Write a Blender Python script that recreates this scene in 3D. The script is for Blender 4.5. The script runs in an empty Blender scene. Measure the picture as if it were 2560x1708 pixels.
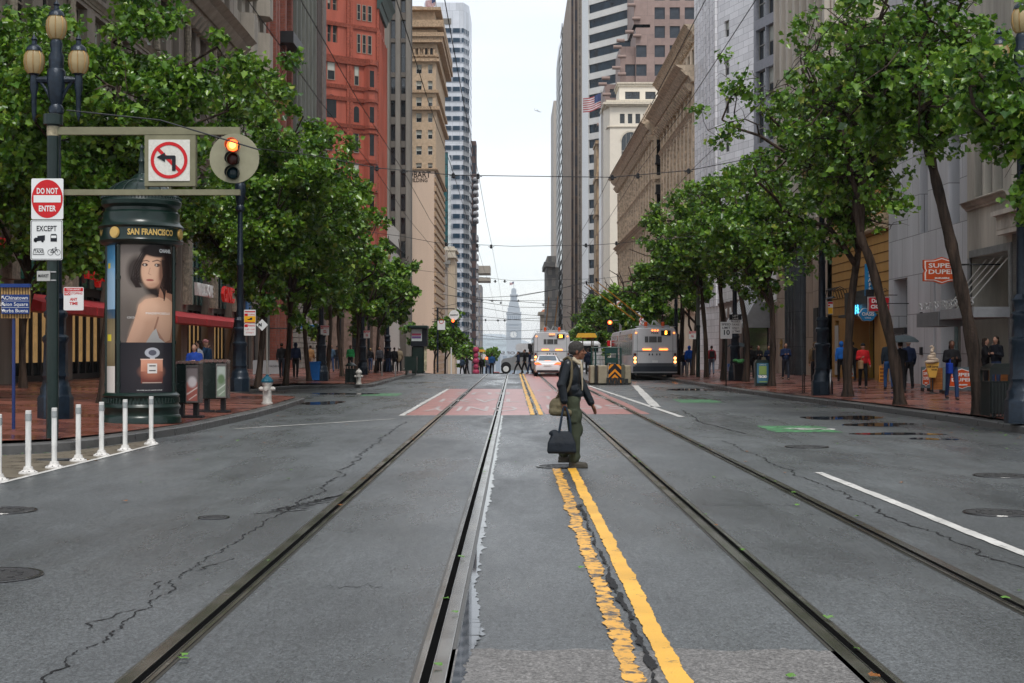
import bpy, math, random
import numpy as np
from mathutils import Vector, Matrix
PI = math.pi
sc = bpy.context.scene
COL = sc.collection
# ---------------------------------------------------------------- camera, sky, sun, exposure
VX, HY, F, CH = 1283.0, 880.0, 3556.0, 1.617        # vanishing point and focal length, in photo pixels; eye height in metres
cd = bpy.data.cameras.new('camera'); cam = bpy.data.objects.new('camera', cd); COL.objects.link(cam)
cd.sensor_width = 36; cd.lens = F / 2560 * 36; cd.clip_start = 0.1; cd.clip_end = 30000
cam.location = (0, 0, CH)
cam.rotation_euler = (PI / 2 + math.atan((HY - 854) / F), 0, math.atan((VX - 1280) / F))
sc.camera = cam
w = bpy.data.worlds.new('World'); sc.world = w; w.use_nodes = True
nt = w.node_tree; nt.nodes.clear()
out = nt.nodes.new('ShaderNodeOutputWorld'); bg1 = nt.nodes.new('ShaderNodeBackground'); bg2 = nt.nodes.new('ShaderNodeBackground')
mx = nt.nodes.new('ShaderNodeAddShader')
sky = nt.nodes.new('ShaderNodeTexSky'); sky.sky_type = 'NISHITA'; sky.sun_disc = False
sky.sun_elevation = math.radians(52); sky.sun_rotation = math.radians(200)
nt.links.new(sky.outputs[0], bg1.inputs[0]); bg1.inputs[1].default_value = 0.03
tc = nt.nodes.new('ShaderNodeTexCoord'); mp = nt.nodes.new('ShaderNodeMapping'); mp.inputs['Scale'].default_value = (2, 2, 9)
nz = nt.nodes.new('ShaderNodeTexNoise'); nz.inputs['Scale'].default_value = 1.6; nz.inputs['Detail'].default_value = 5
rp = nt.nodes.new('ShaderNodeValToRGB'); rp.color_ramp.elements[0].position = .35; rp.color_ramp.elements[1].position = .62
rp.color_ramp.elements[0].color = (.80, .83, .87, 1); rp.color_ramp.elements[1].color = (.95, .945, .945, 1)
nt.links.new(tc.outputs['Generated'], mp.inputs[0]); nt.links.new(mp.outputs[0], nz.inputs[0]); nt.links.new(nz.outputs[0], rp.inputs[0])
nt.links.new(rp.outputs[0], bg2.inputs[0]); bg2.inputs[1].default_value = 0.60     # the cloud cover
nt.links.new(bg1.outputs[0], mx.inputs[0]); nt.links.new(bg2.outputs[0], mx.inputs[1]); nt.links.new(mx.outputs[0], out.inputs[0])
sd = bpy.data.lights.new('sun', 'SUN'); sd.energy = 1.5; sd.angle = math.radians(16); sd.color = (1, .97, .92)
so = bpy.data.objects.new('sun', sd); COL.objects.link(so)
so.rotation_euler = (math.radians(30), 0, math.radians(10)); so.location = (0, 0, 80)
sc.view_settings.view_transform = 'Standard'; sc.view_settings.look = 'None'; sc.view_settings.gamma = 1; sc.view_settings.exposure = 0.68
sc.render.engine = 'CYCLES'
sc.cycles.use_denoising = True; sc.cycles.max_bounces = 6; sc.cycles.diffuse_bounces = 3; sc.cycles.glossy_bounces = 3
sc.cycles.transmission_bounces = 3; sc.cycles.transparent_max_bounces = 6; sc.cycles.caustics_reflective = False; sc.cycles.caustics_refractive = False
rnd = random.Random(7)

# ---------------------------------------------------------------- photo pixel -> place on the ground
CREST = 104.5
def ground(y):
 if y < CREST: return 0.0
 return -0.022 * (min(y, 1010) - CREST)
def walkh(x, y):
 return ground(y) + (.15 + .027 * max(0, -x - 6.3) if x < 0 else .15 + .033 * max(0, x - 9.2))
def at(px, py, h=0.0):
 y = F * (CH - h) / (py - HY); return ((px - VX) * y / F, y)
def walk(px, py):
 h = .2
 for _ in range(6):
  x, y = at(px, py, h); h = walkh(x, y)
 return (x, y, h)
def PX(px, y): return (px - VX) * y / F
def PZ(py, y): return CH + (HY - py) * y / F
XL, XR = -18.0, 15.8
def yL(px, X=XL): return F * X / (px - VX)
yR = lambda px, X=XR: F * X / (px - VX)

# ---------------------------------------------------------------- materials
MATS = {}
def M(name, col, rough=.6, metal=0., var=.12, scale=3., bump=0., bscale=40., emit=0., ecol=None, spec=.22, coat=0., streak=0., brick=None, rvar=0.):
 if name in MATS: return MATS[name]
 m = bpy.data.materials.new(name); m.use_nodes = True; MATS[name] = m
 n = m.node_tree.nodes; l = m.node_tree.links; b = n['Principled BSDF']
 b.inputs['Roughness'].default_value = rough; b.inputs['Metallic'].default_value = metal
 b.inputs['Specular IOR Level'].default_value = spec
 b.inputs['Coat Weight'].default_value = coat; b.inputs['Coat Roughness'].default_value = .08
 c = (*col, 1)
 tcn = n.new('ShaderNodeTexCoord'); cur = None
 if brick:
  bw, bh, mort, bc = brick
  bt = n.new('ShaderNodeTexBrick'); bt.inputs['Scale'].default_value = 1; bt.inputs['Brick Width'].default_value = bw; bt.inputs['Row Height'].default_value = bh
  bt.inputs['Mortar Size'].default_value = mort; bt.inputs['Color1'].default_value = c; bt.inputs['Color2'].default_value = (*[min(1, v * .78) for v in col], 1)
  bt.inputs['Mortar'].default_value = (*bc, 1); bt.inputs['Bias'].default_value = -.2
  # faces of walls: use (x+y, z)
  sx = n.new('ShaderNodeSeparateXYZ'); ad = n.new('ShaderNodeMath'); cb = n.new('ShaderNodeCombineXYZ')
  l.new(tcn.outputs['Object'], sx.inputs[0]); l.new(sx.outputs[0], ad.inputs[0]); l.new(sx.outputs[1], ad.inputs[1])
  l.new(ad.outputs[0], cb.inputs[0]); l.new(sx.outputs[2], cb.inputs[1]); l.new(cb.outputs[0], bt.inputs[0]); cur = bt.outputs[0]
 if var or streak:
  nn = n.new('ShaderNodeTexNoise'); nn.inputs['Scale'].default_value = scale; nn.inputs['Detail'].default_value = 6; nn.inputs['Roughness'].default_value = .65
  mpn = n.new('ShaderNodeMapping')
  if streak: mpn.inputs['Scale'].default_value = (1, 1, .12)
  l.new(tcn.outputs['Object'], mpn.inputs[0]); l.new(mpn.outputs[0], nn.inputs[0])
  mr = n.new('ShaderNodeMapRange'); mr.inputs[1].default_value = .3; mr.inputs[2].default_value = .7
  v = max(var, streak); mr.inputs[3].default_value = 1 - v * 1.3; mr.inputs[4].default_value = 1 + v * .7
  l.new(nn.outputs[0], mr.inputs[0])
  hs = n.new('ShaderNodeHueSaturation'); hs.inputs['Color'].default_value = c; l.new(mr.outputs[0], hs.inputs['Value'])
  if cur: l.new(cur, hs.inputs['Color'])
  cur = hs.outputs[0]
  if rvar:
   r2 = n.new('ShaderNodeMapRange'); r2.inputs[1].default_value = .35; r2.inputs[2].default_value = .65
   r2.inputs[3].default_value = max(.03, rough - rvar); r2.inputs[4].default_value = min(1, rough + rvar)
   l.new(nn.outputs[0], r2.inputs[0]); l.new(r2.outputs[0], b.inputs['Roughness'])
 if cur: l.new(cur, b.inputs['Base Color'])
 else: b.inputs['Base Color'].default_value = c
 if bump:
  bn = n.new('ShaderNodeTexNoise'); bn.inputs['Scale'].default_value = bscale; bn.inputs['Detail'].default_value = 4
  l.new(tcn.outputs['Object'], bn.inputs[0])
  bb = n.new('ShaderNodeBump'); bb.inputs['Strength'].default_value = min(1, bump); bb.inputs['Distance'].default_value = .02
  l.new(bn.outputs[0], bb.inputs['Height']); l.new(bb.outputs[0], b.inputs['Normal'])
 if emit:
  b.inputs['Emission Color'].default_value = (*(ecol or col), 1); b.inputs['Emission Strength'].default_value = emit
 return m

# ---------------------------------------------------------------- mesh building
class MB:
 def __init__(s): s.v = []; s.f = []; s.m = []
 def add(s, vs, fs, m=0):
  o = len(s.v); s.v.extend([tuple(map(float, p)) for p in vs]); s.f.extend([tuple(i + o for i in f) for f in fs]); s.m.extend([m] * len(fs)); return s
 def box(s, x0, x1, y0, y1, z0, z1, m=0, sh=0.):
  v = [(x0, y0, z0), (x1, y0, z0), (x1, y1, z0), (x0, y1, z0), (x0 + sh, y0 + sh, z1), (x1 - sh, y0 + sh, z1), (x1 - sh, y1 - sh, z1), (x0 + sh, y1 - sh, z1)]
  return s.add(v, [(3, 2, 1, 0), (4, 5, 6, 7), (0, 1, 5, 4), (1, 2, 6, 5), (2, 3, 7, 6), (3, 0, 4, 7)], m)
 def rbox(s, x0, x1, y0, y1, z0, z1, r, m=0, n=3):
  """a box with rounded vertical edges and chamfered top"""
  pts = []
  for cx, cy, a0 in ((x1 - r, y0 + r, -PI / 2), (x1 - r, y1 - r, 0), (x0 + r, y1 - r, PI / 2), (x0 + r, y0 + r, PI)):
   for k in range(n + 1):
    a = a0 + PI / 2 * k / n; pts.append((cx + r * math.cos(a), cy + r * math.sin(a)))
  cx, cy = (x0 + x1) / 2, (y0 + y1) / 2; q = min(r, (z1 - z0) / 2) * .5
  sx = max(0, 1 - 2 * q / (x1 - x0)); sy = max(0, 1 - 2 * q / (y1 - y0)); N = len(pts)
  rings = [(z0, sx, sy), (z0 + q, 1, 1), (z1 - q, 1, 1), (z1, sx, sy)]
  vs = [(cx + (p[0] - cx) * a, cy + (p[1] - cy) * b, z) for z, a, b in rings for p in pts]
  fs = [(k * N + i, k * N + (i + 1) % N, (k + 1) * N + (i + 1) % N, (k + 1) * N + i) for k in range(3) for i in range(N)]
  fs += [tuple(range(N - 1, -1, -1)), tuple(range(3 * N, 4 * N))]
  return s.add(vs, fs, m)
 def tube(s, pts, r, n=8, m=0, cap=True):
  pts = [Vector(p) for p in pts]; k = len(pts); rs = r if isinstance(r, (list, tuple)) else [r] * k
  vs = []; ref = Vector((0, 0, 1))
  for i, p in enumerate(pts):
   t = (pts[min(i + 1, k - 1)] - pts[max(i - 1, 0)]).normalized()
   a = t.cross(ref if abs(t.z) < .9 else Vector((0, 1, 0)))
   if a.length < 1e-5: a = t.cross(Vector((1, 0, 0)))
   a.normalize(); b = t.cross(a)
   if i and (a.dot(pa) < 0): a, b = -a, -b
   if i and a.dot(pa) < .7:
    a = (pa - t * pa.dot(t)).normalized(); b = t.cross(a)
   pa = a
   for j in range(n):
    g = 2 * PI * j / n; q = p + (a * math.cos(g) + b * math.sin(g)) * rs[i]; vs.append(q)
  fs = [(i * n + j, i * n + (j + 1) % n, (i + 1) * n + (j + 1) % n, (i + 1) * n + j) for i in range(k - 1) for j in range(n)]
  if cap: fs += [tuple(range(n - 1, -1, -1)), tuple(range((k - 1) * n, k * n))]
  return s.add(vs, fs, m)
 def lathe(s, prof, c=(0, 0, 0), n=16, m=0, a0=0., flute=0.):
  vs = [(c[0] + r * (1 + (flute if j % 2 else 0)) * math.cos(a0 + 2 * PI * j / n), c[1] + r * (1 + (flute if j % 2 else 0)) * math.sin(a0 + 2 * PI * j / n), c[2] + z) for r, z in prof for j in range(n)]
  k = len(prof)
  fs = [(i * n + j, i * n + (j + 1) % n, (i + 1) * n + (j + 1) % n, (i + 1) * n + j) for i in range(k - 1) for j in range(n)]
  if prof[0][0] > 1e-4: fs.append(tuple(range(n - 1, -1, -1)))
  if prof[-1][0] > 1e-4: fs.append(tuple(range((k - 1) * n, k * n)))
  return s.add(vs, fs, m)
 def prism(s, poly, o=(0, 0, 0), U=(1, 0, 0), V=(0, 0, 1), t=.02, m=0, side=None):
  """flat polygon in (U,V) at o, thickness t towards U x V away side; front faces -(UxV)... (U=x,V=z: front is -y)"""
  o = Vector(o); U = Vector(U); V = Vector(V); N = U.cross(V); k = len(poly)
  ar = sum(poly[i][0] * poly[(i + 1) % k][1] - poly[(i + 1) % k][0] * poly[i][1] for i in range(k))
  if ar < 0: poly = poly[::-1]
  fr = [o + U * a + V * b for a, b in poly]; bk = [p - N * t for p in fr]
  s.add(fr + bk, [tuple(range(k))], m)
  o2 = len(s.v) - 2 * k; ms = m if side is None else side
  s.f.append(tuple(o2 + k + i for i in range(k - 1, -1, -1))); s.m.append(ms)
  for i in range(k):
   j = (i + 1) % k; s.f.append((o2 + i, o2 + k + i, o2 + k + j, o2 + j)); s.m.append(ms)
  return s
 def ell(s, c, r, n=12, k=8, m=0, rot=None):
  vs = [];
  for i in range(k + 1):
   th = PI * i / k
   for j in range(n):
    ph = 2 * PI * j / n; p = Vector((r[0] * math.sin(th) * math.cos(ph), r[1] * math.sin(th) * math.sin(ph), r[2] * math.cos(th)))
    if rot: p = rot @ p
    vs.append(p + Vector(c))
  fs = [(i * n + j, (i + 1) * n + j, (i + 1) * n + (j + 1) % n, i * n + (j + 1) % n) for i in range(k) for j in range(n)]
  return s.add(vs, fs, m)
 def cap(s, a, b, ra, rb, n=10, m=0, sq=1.):
  """tapered capsule from a to b"""
  a = Vector(a); b = Vector(b); d = (b - a); L = d.length or 1e-6; d = d / L
  pts = [a - d * ra * .95, a - d * ra * .6, a, b, b + d * rb * .6, b + d * rb * .95]
  return s.tube(pts, [ra * .3, ra * .8, ra, rb, rb * .8, rb * .3], n, m)
 def mesh(s, name, mats, smooth=False, off=(0, 0, 0)):
  me = bpy.data.meshes.new(name)
  vs = [(x - off[0], y - off[1], z - off[2]) for x, y, z in s.v]
  me.from_pydata(vs, [], s.f)
  for mt in mats: me.materials.append(mt)
  if len(mats) > 1: me.polygons.foreach_set('material_index', s.m)
  if smooth: me.polygons.foreach_set('use_smooth', [True] * len(me.polygons));
  me.update()
  if smooth:
   try: me.set_sharp_from_angle(angle=math.radians(40))
   except Exception: pass
  return me
def link(name, me, parent=None, loc=(0, 0, 0), rz=0.):
 o = bpy.data.objects.new(name, me); COL.objects.link(o); o.location = loc
 if rz: o.rotation_euler = (0, 0, rz)
 if parent: o.parent = parent
 return o
def tag(o, label=None, cat=None, group=None, kind=None):
 if label: o['label'] = label
 if cat: o['category'] = cat
 if group: o['group'] = group
 if kind: o['kind'] = kind
 return o
class T:
 """a thing: an Empty at its base; parts are given in world coordinates unless local=True"""
 def __init__(s, name, label, cat, loc=(0, 0, 0), group=None, rz=0.):
  s.loc = tuple(loc); s.o = bpy.data.objects.new(name, None); COL.objects.link(s.o); s.o.location = loc; s.o.rotation_euler = (0, 0, rz)
  s.o.empty_display_size = .2
  tag(s.o, label, cat, group)
 def part(s, name, mb, mats, smooth=False, local=False, parent=None, label=None):
  mats = mats if isinstance(mats, (list, tuple)) else [mats]
  me = mb.mesh(name, mats, smooth, (0, 0, 0) if local else s.loc)
  o = link(name, me, parent or s.o)
  if label: o['label'] = label
  return o
def single(name, mb, mats, label, cat, group=None, smooth=False, kind=None, loc=(0, 0, 0)):
 mats = mats if isinstance(mats, (list, tuple)) else [mats]
 o = link(name, mb.mesh(name, mats, smooth, loc), None, loc); tag(o, label, cat, group, kind); return o
def struct(name, mb, mats, smooth=False):
 mats = mats if isinstance(mats, (list, tuple)) else [mats]
 o = link(name, mb.mesh(name, mats, smooth)); o['kind'] = 'structure'; return o
def dup(src, loc=None, rz=None, label=None):
 o = src.copy(); COL.objects.link(o)
 if loc is not None: o.location = loc
 if rz is not None: o.rotation_euler = (0, 0, rz)
 if label: o['label'] = label
 for ch in src.children:
  c = ch.copy(); COL.objects.link(c); c.parent = o
  for g in ch.children:
   d = g.copy(); COL.objects.link(d); d.parent = c
 return o
_TX = {}
def text_geo(txt, size=1., bold=0., align='CENTER'):
 """(verts, faces) of flat lettering in the xy plane"""
 k = (txt, size, bold, align)
 if k in _TX: return _TX[k]
 cu = bpy.data.curves.new('t', 'FONT'); cu.body = txt; cu.size = size; cu.align_x = align; cu.align_y = 'CENTER'; cu.offset = bold; cu.resolution_u = 2
 ob = bpy.data.objects.new('t', cu); COL.objects.link(ob); bpy.context.view_layer.update()
 me = bpy.data.meshes.new_from_object(ob.evaluated_get(bpy.context.evaluated_depsgraph_get()))
 v = [tuple(x.co) for x in me.vertices]; f = [tuple(p.vertices) for p in me.polygons]
 bpy.data.objects.remove(ob); bpy.data.curves.remove(cu); bpy.data.meshes.remove(me)
 _TX[k] = (v, f); return v, f
def put_text(mb, txt, o, size, U=(1, 0, 0), V=(0, 0, 1), m=0, bold=0., t=0., width=None, align='CENTER', fl=False):
 v, f = text_geo(txt, 1., bold / size, align)
 sx = size
 if width and v:
  ww = max(p[0] for p in v) - min(p[0] for p in v); sx = width / ww
 o = Vector(o); U = Vector(U); V = Vector(V); N = U.cross(V)
 pts = [o + U * (p[0] * sx) + V * (p[1] * size) for p in v]
 mb.add(pts, [tuple(q) for q in f], m)
 if t:
  mb.add([p - N * t for p in pts], [tuple(q)[::-1] for q in f], m)
  ed = {}
  for q in f:
   for i in range(len(q)):
    e = (q[i], q[(i + 1) % len(q)]); ed[e] = 1
  for a, b in [e for e in ed if (e[1], e[0]) not in ed]:
   mb.add([pts[a], pts[b], pts[b] - N * t, pts[a] - N * t], [(0, 3, 2, 1)], m)
 return mb
def smooth_path(pts, n=6):
 out = []
 P = [Vector(p) for p in pts]
 for i in range(len(P) - 1):
  p0 = P[max(i - 1, 0)]; p1 = P[i]; p2 = P[i + 1]; p3 = P[min(i + 2, len(P) - 1)]
  for k in range(n):
   t = k / n
   out.append(.5 * ((2 * p1) + (p2 - p0) * t + (2 * p0 - 5 * p1 + 4 * p2 - p3) * t * t + (3 * p1 - p0 - 3 * p2 + p3) * t ** 3))
 out.append(P[-1]); return out
# ================================================================= THE SETTING
def asphalt(name, base=.055, rough=.36, tint=(.97, 1.05, 1.09)):
 m = bpy.data.materials.new(name); m.use_nodes = True; n = m.node_tree.nodes; l = m.node_tree.links; b = n['Principled BSDF']; MATS[name] = m
 tcn = n.new('ShaderNodeTexCoord')
 def noise(s, d=4, sy=1., r=.6):
  q = n.new('ShaderNodeTexNoise'); q.inputs['Scale'].default_value = s; q.inputs['Detail'].default_value = d; q.inputs['Roughness'].default_value = r
  mp = n.new('ShaderNodeMapping'); mp.inputs['Scale'].default_value = (1, sy, 1); l.new(tcn.outputs['Object'], mp.inputs[0]); l.new(mp.outputs[0], q.inputs[0]); return q.outputs[0]
 def rng(i, a, b_, c, d):
  q = n.new('ShaderNodeMapRange'); q.inputs[1].default_value = a; q.inputs[2].default_value = b_; q.inputs[3].default_value = c; q.inputs[4].default_value = d; l.new(i, q.inputs[0]); return q.outputs[0]
 def mul(a, c):
  q = n.new('ShaderNodeMath'); q.operation = 'MULTIPLY'; l.new(a, q.inputs[0]); l.new(c, q.inputs[1]); return q.outputs[0]
 big = noise(.25, 6, .5); mid = noise(1.6, 6, .35, .7); fine = noise(55, 4, 1, .75); sp = noise(190, 2); chip = noise(22, 3, .7)
 v0 = rng(chip, .38, .62, .8, 1.22)
 v = mul(v0, mul(mul(rng(big, .4, .6, .8, 1.2), rng(mid, .3, .7, .8, 1.2)), mul(rng(fine, .38, .62, .45, 1.6), rng(sp, .55, .75, .85, 1.9))))
 vm = n.new('ShaderNodeVectorMath'); vm.operation = 'SCALE'; vm.inputs[0].default_value = [base * t for t in tint]; l.new(v, vm.inputs['Scale']); l.new(vm.outputs[0], b.inputs['Base Color'])
 wet = noise(.5, 7, .22, .68)
 r = rng(wet, .38, .6, rough - .16, rough + .16); l.new(r, b.inputs['Roughness'])
 b.inputs['Specular IOR Level'].default_value = .5
 bb = n.new('ShaderNodeBump'); bb.inputs['Strength'].default_value = .55; bb.inputs['Distance'].default_value = .012; l.new(fine, bb.inputs['Height'])
 b2 = n.new('ShaderNodeBump'); b2.inputs['Strength'].default_value = .25; b2.inputs['Distance'].default_value = .06; l.new(mid, b2.inputs['Height']); l.new(bb.outputs[0], b2.inputs['Normal'])
 l.new(b2.outputs[0], b.inputs['Normal'])
 return m
ASP = asphalt('wet_asphalt', .095, .33); ASP2 = asphalt('old_asphalt', .14, .5, (1.04, 1, .96))
def worn_paint(name, col, rough=.35, wear=.42, sc_=9.):
 m = bpy.data.materials.new(name); m.use_nodes = True; n = m.node_tree.nodes; l = m.node_tree.links; b = n['Principled BSDF']; MATS[name] = m
 tcn = n.new('ShaderNodeTexCoord'); q = n.new('ShaderNodeTexNoise'); q.inputs['Scale'].default_value = sc_; q.inputs['Detail'].default_value = 8; q.inputs['Roughness'].default_value = .72
 l.new(tcn.outputs['Object'], q.inputs[0]); r = n.new('ShaderNodeMapRange'); r.inputs[1].default_value = wear - .04; r.inputs[2].default_value = wear + .05; l.new(q.outputs[0], r.inputs[0])
 q2 = n.new('ShaderNodeTexNoise'); q2.inputs['Scale'].default_value = 1.2; q2.inputs['Detail'].default_value = 5; l.new(tcn.outputs['Object'], q2.inputs[0])
 r2 = n.new('ShaderNodeMapRange'); r2.inputs[1].default_value = .3; r2.inputs[2].default_value = .7; r2.inputs[3].default_value = .75; r2.inputs[4].default_value = 1.15; l.new(q2.outputs[0], r2.inputs[0])
 hs = n.new('ShaderNodeHueSaturation'); hs.inputs['Color'].default_value = (*col, 1); l.new(r2.outputs[0], hs.inputs['Value'])
 mixn = n.new('ShaderNodeMixRGB'); mixn.inputs[1].default_value = (.05, .05, .052, 1); l.new(r.outputs[0], mixn.inputs[0]); l.new(hs.outputs[0], mixn.inputs[2]); l.new(mixn.outputs[0], b.inputs['Base Color'])
 b.inputs['Roughness'].default_value = rough
 bb = n.new('ShaderNodeBump'); bb.inputs['Strength'].default_value = .3; bb.inputs['Distance'].default_value = .01
 q3 = n.new('ShaderNodeTexNoise'); q3.inputs['Scale'].default_value = 70; l.new(tcn.outputs['Object'], q3.inputs[0]); l.new(q3.outputs[0], bb.inputs['Height']); l.new(bb.outputs[0], b.inputs['Normal'])
 return m
YEL = worn_paint('yellow_paint', (.80, .43, .05), .42, .36); YEL2 = worn_paint('worn_yellow_paint', (.76, .39, .05), .42, .455)
WHT = worn_paint('white_road_paint', (.62, .61, .58), .4, .38); REDP = worn_paint('red_lane_paint', (.42, .175, .155), .3, .33, 14.)
GRN = worn_paint('green_road_paint', (.10, .34, .14), .35, .47, 5.); WH2 = worn_paint('faded_white_paint', (.50, .42, .40), .35, .40)

# road sheet, following the crest and the slope beyond it
ys = [-60, -20, 0, 4, 8, 12, 16, 20, 25, 30, 35, 40, 50, 60, 70, 80, 90, 100, CREST, 108, 115, 130, 160, 220, 320, 500, 800, 1010, 1080]
xs = [-260, -90, -40, -20, -10, -5, 0, 5, 10, 20, 40, 90, 260]
mb = MB(); vs = [(x, y, ground(y)) for y in ys for x in xs]; nx = len(xs)
mb.add(vs, [(j * nx + i, j * nx + i + 1, (j + 1) * nx + i + 1, (j + 1) * nx + i) for j in range(len(ys) - 1) for i in range(nx - 1)])
struct('road', mb, ASP, True)
mb = MB(); mb.add([(-3400, -150, -21.5), (3400, -150, -21.5), (3400, 7600, -21.5), (-3400, 7600, -21.5)], [(0, 1, 2, 3)])
struct('ground', mb, M('bay_ground', (.12, .16, .18), .25, var=.1, scale=.01))

def strip(mb, x0, x1, y0, y1, z=.004, rag=0., step=.05, m=0, seed=1, skew=0.):
 """painted strip with ragged edges"""
 r = random.Random(seed); n = max(1, int((y1 - y0) / step)); L = []; R = []; a = b = 0
 for i in range(n + 1):
  y = y0 + (y1 - y0) * i / n; a = a * .86 + r.gauss(0, rag * .75); b = b * .86 + r.gauss(0, rag * .75)
  zz = z + ground(y); L.append((x0 + a + skew * i / n, y, zz)); R.append((x1 + b + skew * i / n, y, zz))
 mb.add(L + R, [(i, n + 1 + i, n + 2 + i, i + 1) for i in range(n)], m); return mb
# old asphalt patch crossing the near foreground
mb = MB(); r = random.Random(3); n = 60; edge = [(-.33 + 2.08 * i / n, 7.72 + .03 * math.sin(i * .4) + r.gauss(0, .012)) for i in range(n + 1)]
mb.add([(x, y, .004) for x, y in edge] + [(x, 2.0, .004) for x, y in edge], [(i, n + 1 + i, n + 2 + i, i + 1) for i in range(n)])
struct('asphalt_patch', mb, ASP2)
# double yellow line, near and beyond the man
mb = MB(); strip(mb, .545, .655, 2, 19.9, .008, .009, .022, 0, 11); struct('yellow_line', mb, YEL2)
mb = MB(); strip(mb, .755, .868, 2, 19.9, .008, .004, .025, 0, 12); struct('yellow_line', mb, YEL)
for q, (a, b) in enumerate(((.44, .55), (.66, .77))):
 mb = MB(); strip(mb, a, b, 36.4, 130, .012, .008, .12, 0, 13 + q); struct('yellow_line', mb, YEL)
# tar seams between and beside the yellow lines
BLK = M('tar_seam', (.014, .014, .015), .6, var=.2, bump=.2, bscale=60)
mb = MB(); strip(mb, .69, .715, 4.5, 15, .012, .012, .05, 0, 15); strip(mb, .585, .60, 36.5, 104, .016, .012, .12, 0, 16)
def crack(mb, pts, w=.012, seed=5, step=.06, z=.004, amp=.02):
 r = random.Random(seed); px = []
 for (xa, ya), (xb, yb) in zip(pts[:-1], pts[1:]):
  n = max(2, int(abs(yb - ya) / step))
  for i in range(n): t = i / n; px.append((xa + (xb - xa) * t, ya + (yb - ya) * t))
 o = 0; L = []; R = []
 for x, y in px:
  o = o * .9 + r.gauss(0, amp); ww = w * (.35 + 1.3 * r.random() ** 1.5); L.append((x + o - ww, y, z)); R.append((x + o + ww, y + r.gauss(0, .01), z))
 k = len(px); mb.add(L + R, [(i, k + i, k + i + 1, i + 1) for i in range(k - 1)])
crack(mb, [(-2.22, 5.5), (-2.33, 8), (-2.38, 11), (-2.3, 14.5)], .006, 5, .03, .004, .013)
crack(mb, [(-2.3, 14.5), (-2.2, 16.5), (-2.35, 20), (-2.45, 28), (-2.5, 33)], .011, 6, .06, .004, .02)
for s in range(3): crack(mb, [(-2.36 + s * .05 - .1, 8.3 + s * 1.1), (-2.3 + rnd.uniform(-.25, .3), 9 + s * 1.1)], .005, 30 + s, .05)
for s in range(10): crack(mb, [(-2.55 + .1 * s * .5, 14.2 + .16 * s), (-2.1 + .03 * s, 14.6 + .2 * s)], .02, 50 + s, .03, .004, .02)
crack(mb, [(3.9, 8.5), (3.78, 11), (3.72, 14), (3.75, 20), (3.9, 26)], .010, 8, .08, .004, .02)
for s in range(2): crack(mb, [(3.7, 9.5 + s * .5), (4.0, 10.1 + s * .5)], .008, 60 + s, .05, .004, .03)
crack(mb, [(4.6, 28), (4.3, 33), (4.8, 40)], .02, 9, .2)
for x0, x1, y in ((-1.3, -.9, 9.8), (-.2, .5, 30), (-.2, .5, 33), (2.0, 3.0, 15), (-.3, .5, 24), (4.4, 6.5, 31), (4.4, 7.5, 26.5), (5, 8.5, 38)):
 k = 14; r = random.Random(int(y * 10)); c = [(x0 + (x1 - x0) * i / k, y + r.gauss(0, .05)) for i in range(k + 1)]
 mb.add([(a, b - .004 * r.random() * 3, .004) for a, b in c] + [(a, b + .01 * r.random(), .004) for a, b in c], [(i, i + 1, k + 2 + i, k + 1 + i) for i in range(k)])
struct('road_cracks', mb, BLK)
# red transit lanes
mb = MB(); strip(mb, -2.75, .42, 36.3, 62, .004, .01, .3, 0, 21); strip(mb, .80, 3.55, 36.9, 130, .004, .012, .3, 0, 22)
struct('red_lane', mb, REDP)
mb = MB()
strip(mb, -2.9, -2.76, 36.1, 62, .008, .006, .2); mb.add([(-2.9, 35.95, .008), (.42, 36.15, .008), (.42, 36.28, .008), (-2.9, 36.08, .008)], [(0, 1, 2, 3)])
def line2(mb, a, b, w, z=.008, n=30):
 a = Vector((*a, 0)); b = Vector((*b, 0)); d = (b - a).normalized(); s = Vector((-d.y, d.x, 0)) * w / 2; r = random.Random(int(a.x * 100)); L = []; R = []
 for i in range(n + 1):
  p = a.lerp(b, i / n); g = s * (1 + r.gauss(0, .06)); zz = z + ground(p.y); L.append((p.x + g.x, p.y + g.y, zz)); R.append((p.x - g.x, p.y - g.y, zz))
 mb.add(L + R, [(i, n + 1 + i, n + 2 + i, i + 1) for i in range(n)])
line2(mb, at(588, 1073), at(987, 1048), .11)
line2(mb, at(1704, 1043), at(1472, 965), .16); line2(mb, at(1588, 964), at(1640, 1018), .3)
for k in range(6): line2(mb, at(1480 + 14 * k, 968 + 6 * k), at(1592 - 4 * k * 0, 968 + 6 * k), .10, .008, 6)
strip(mb, 4.02, 4.14, 9.2, 19.05, .008, .004, .08)
line2(mb, at(0, 1209), at(392, 1111), .085); line2(mb, (-6.3, 17.4), (-6.35, 9), .085)
line2(mb, at(1930, 947), at(1700, 938), .1)
struct('white_road_markings', mb, WHT)
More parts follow.
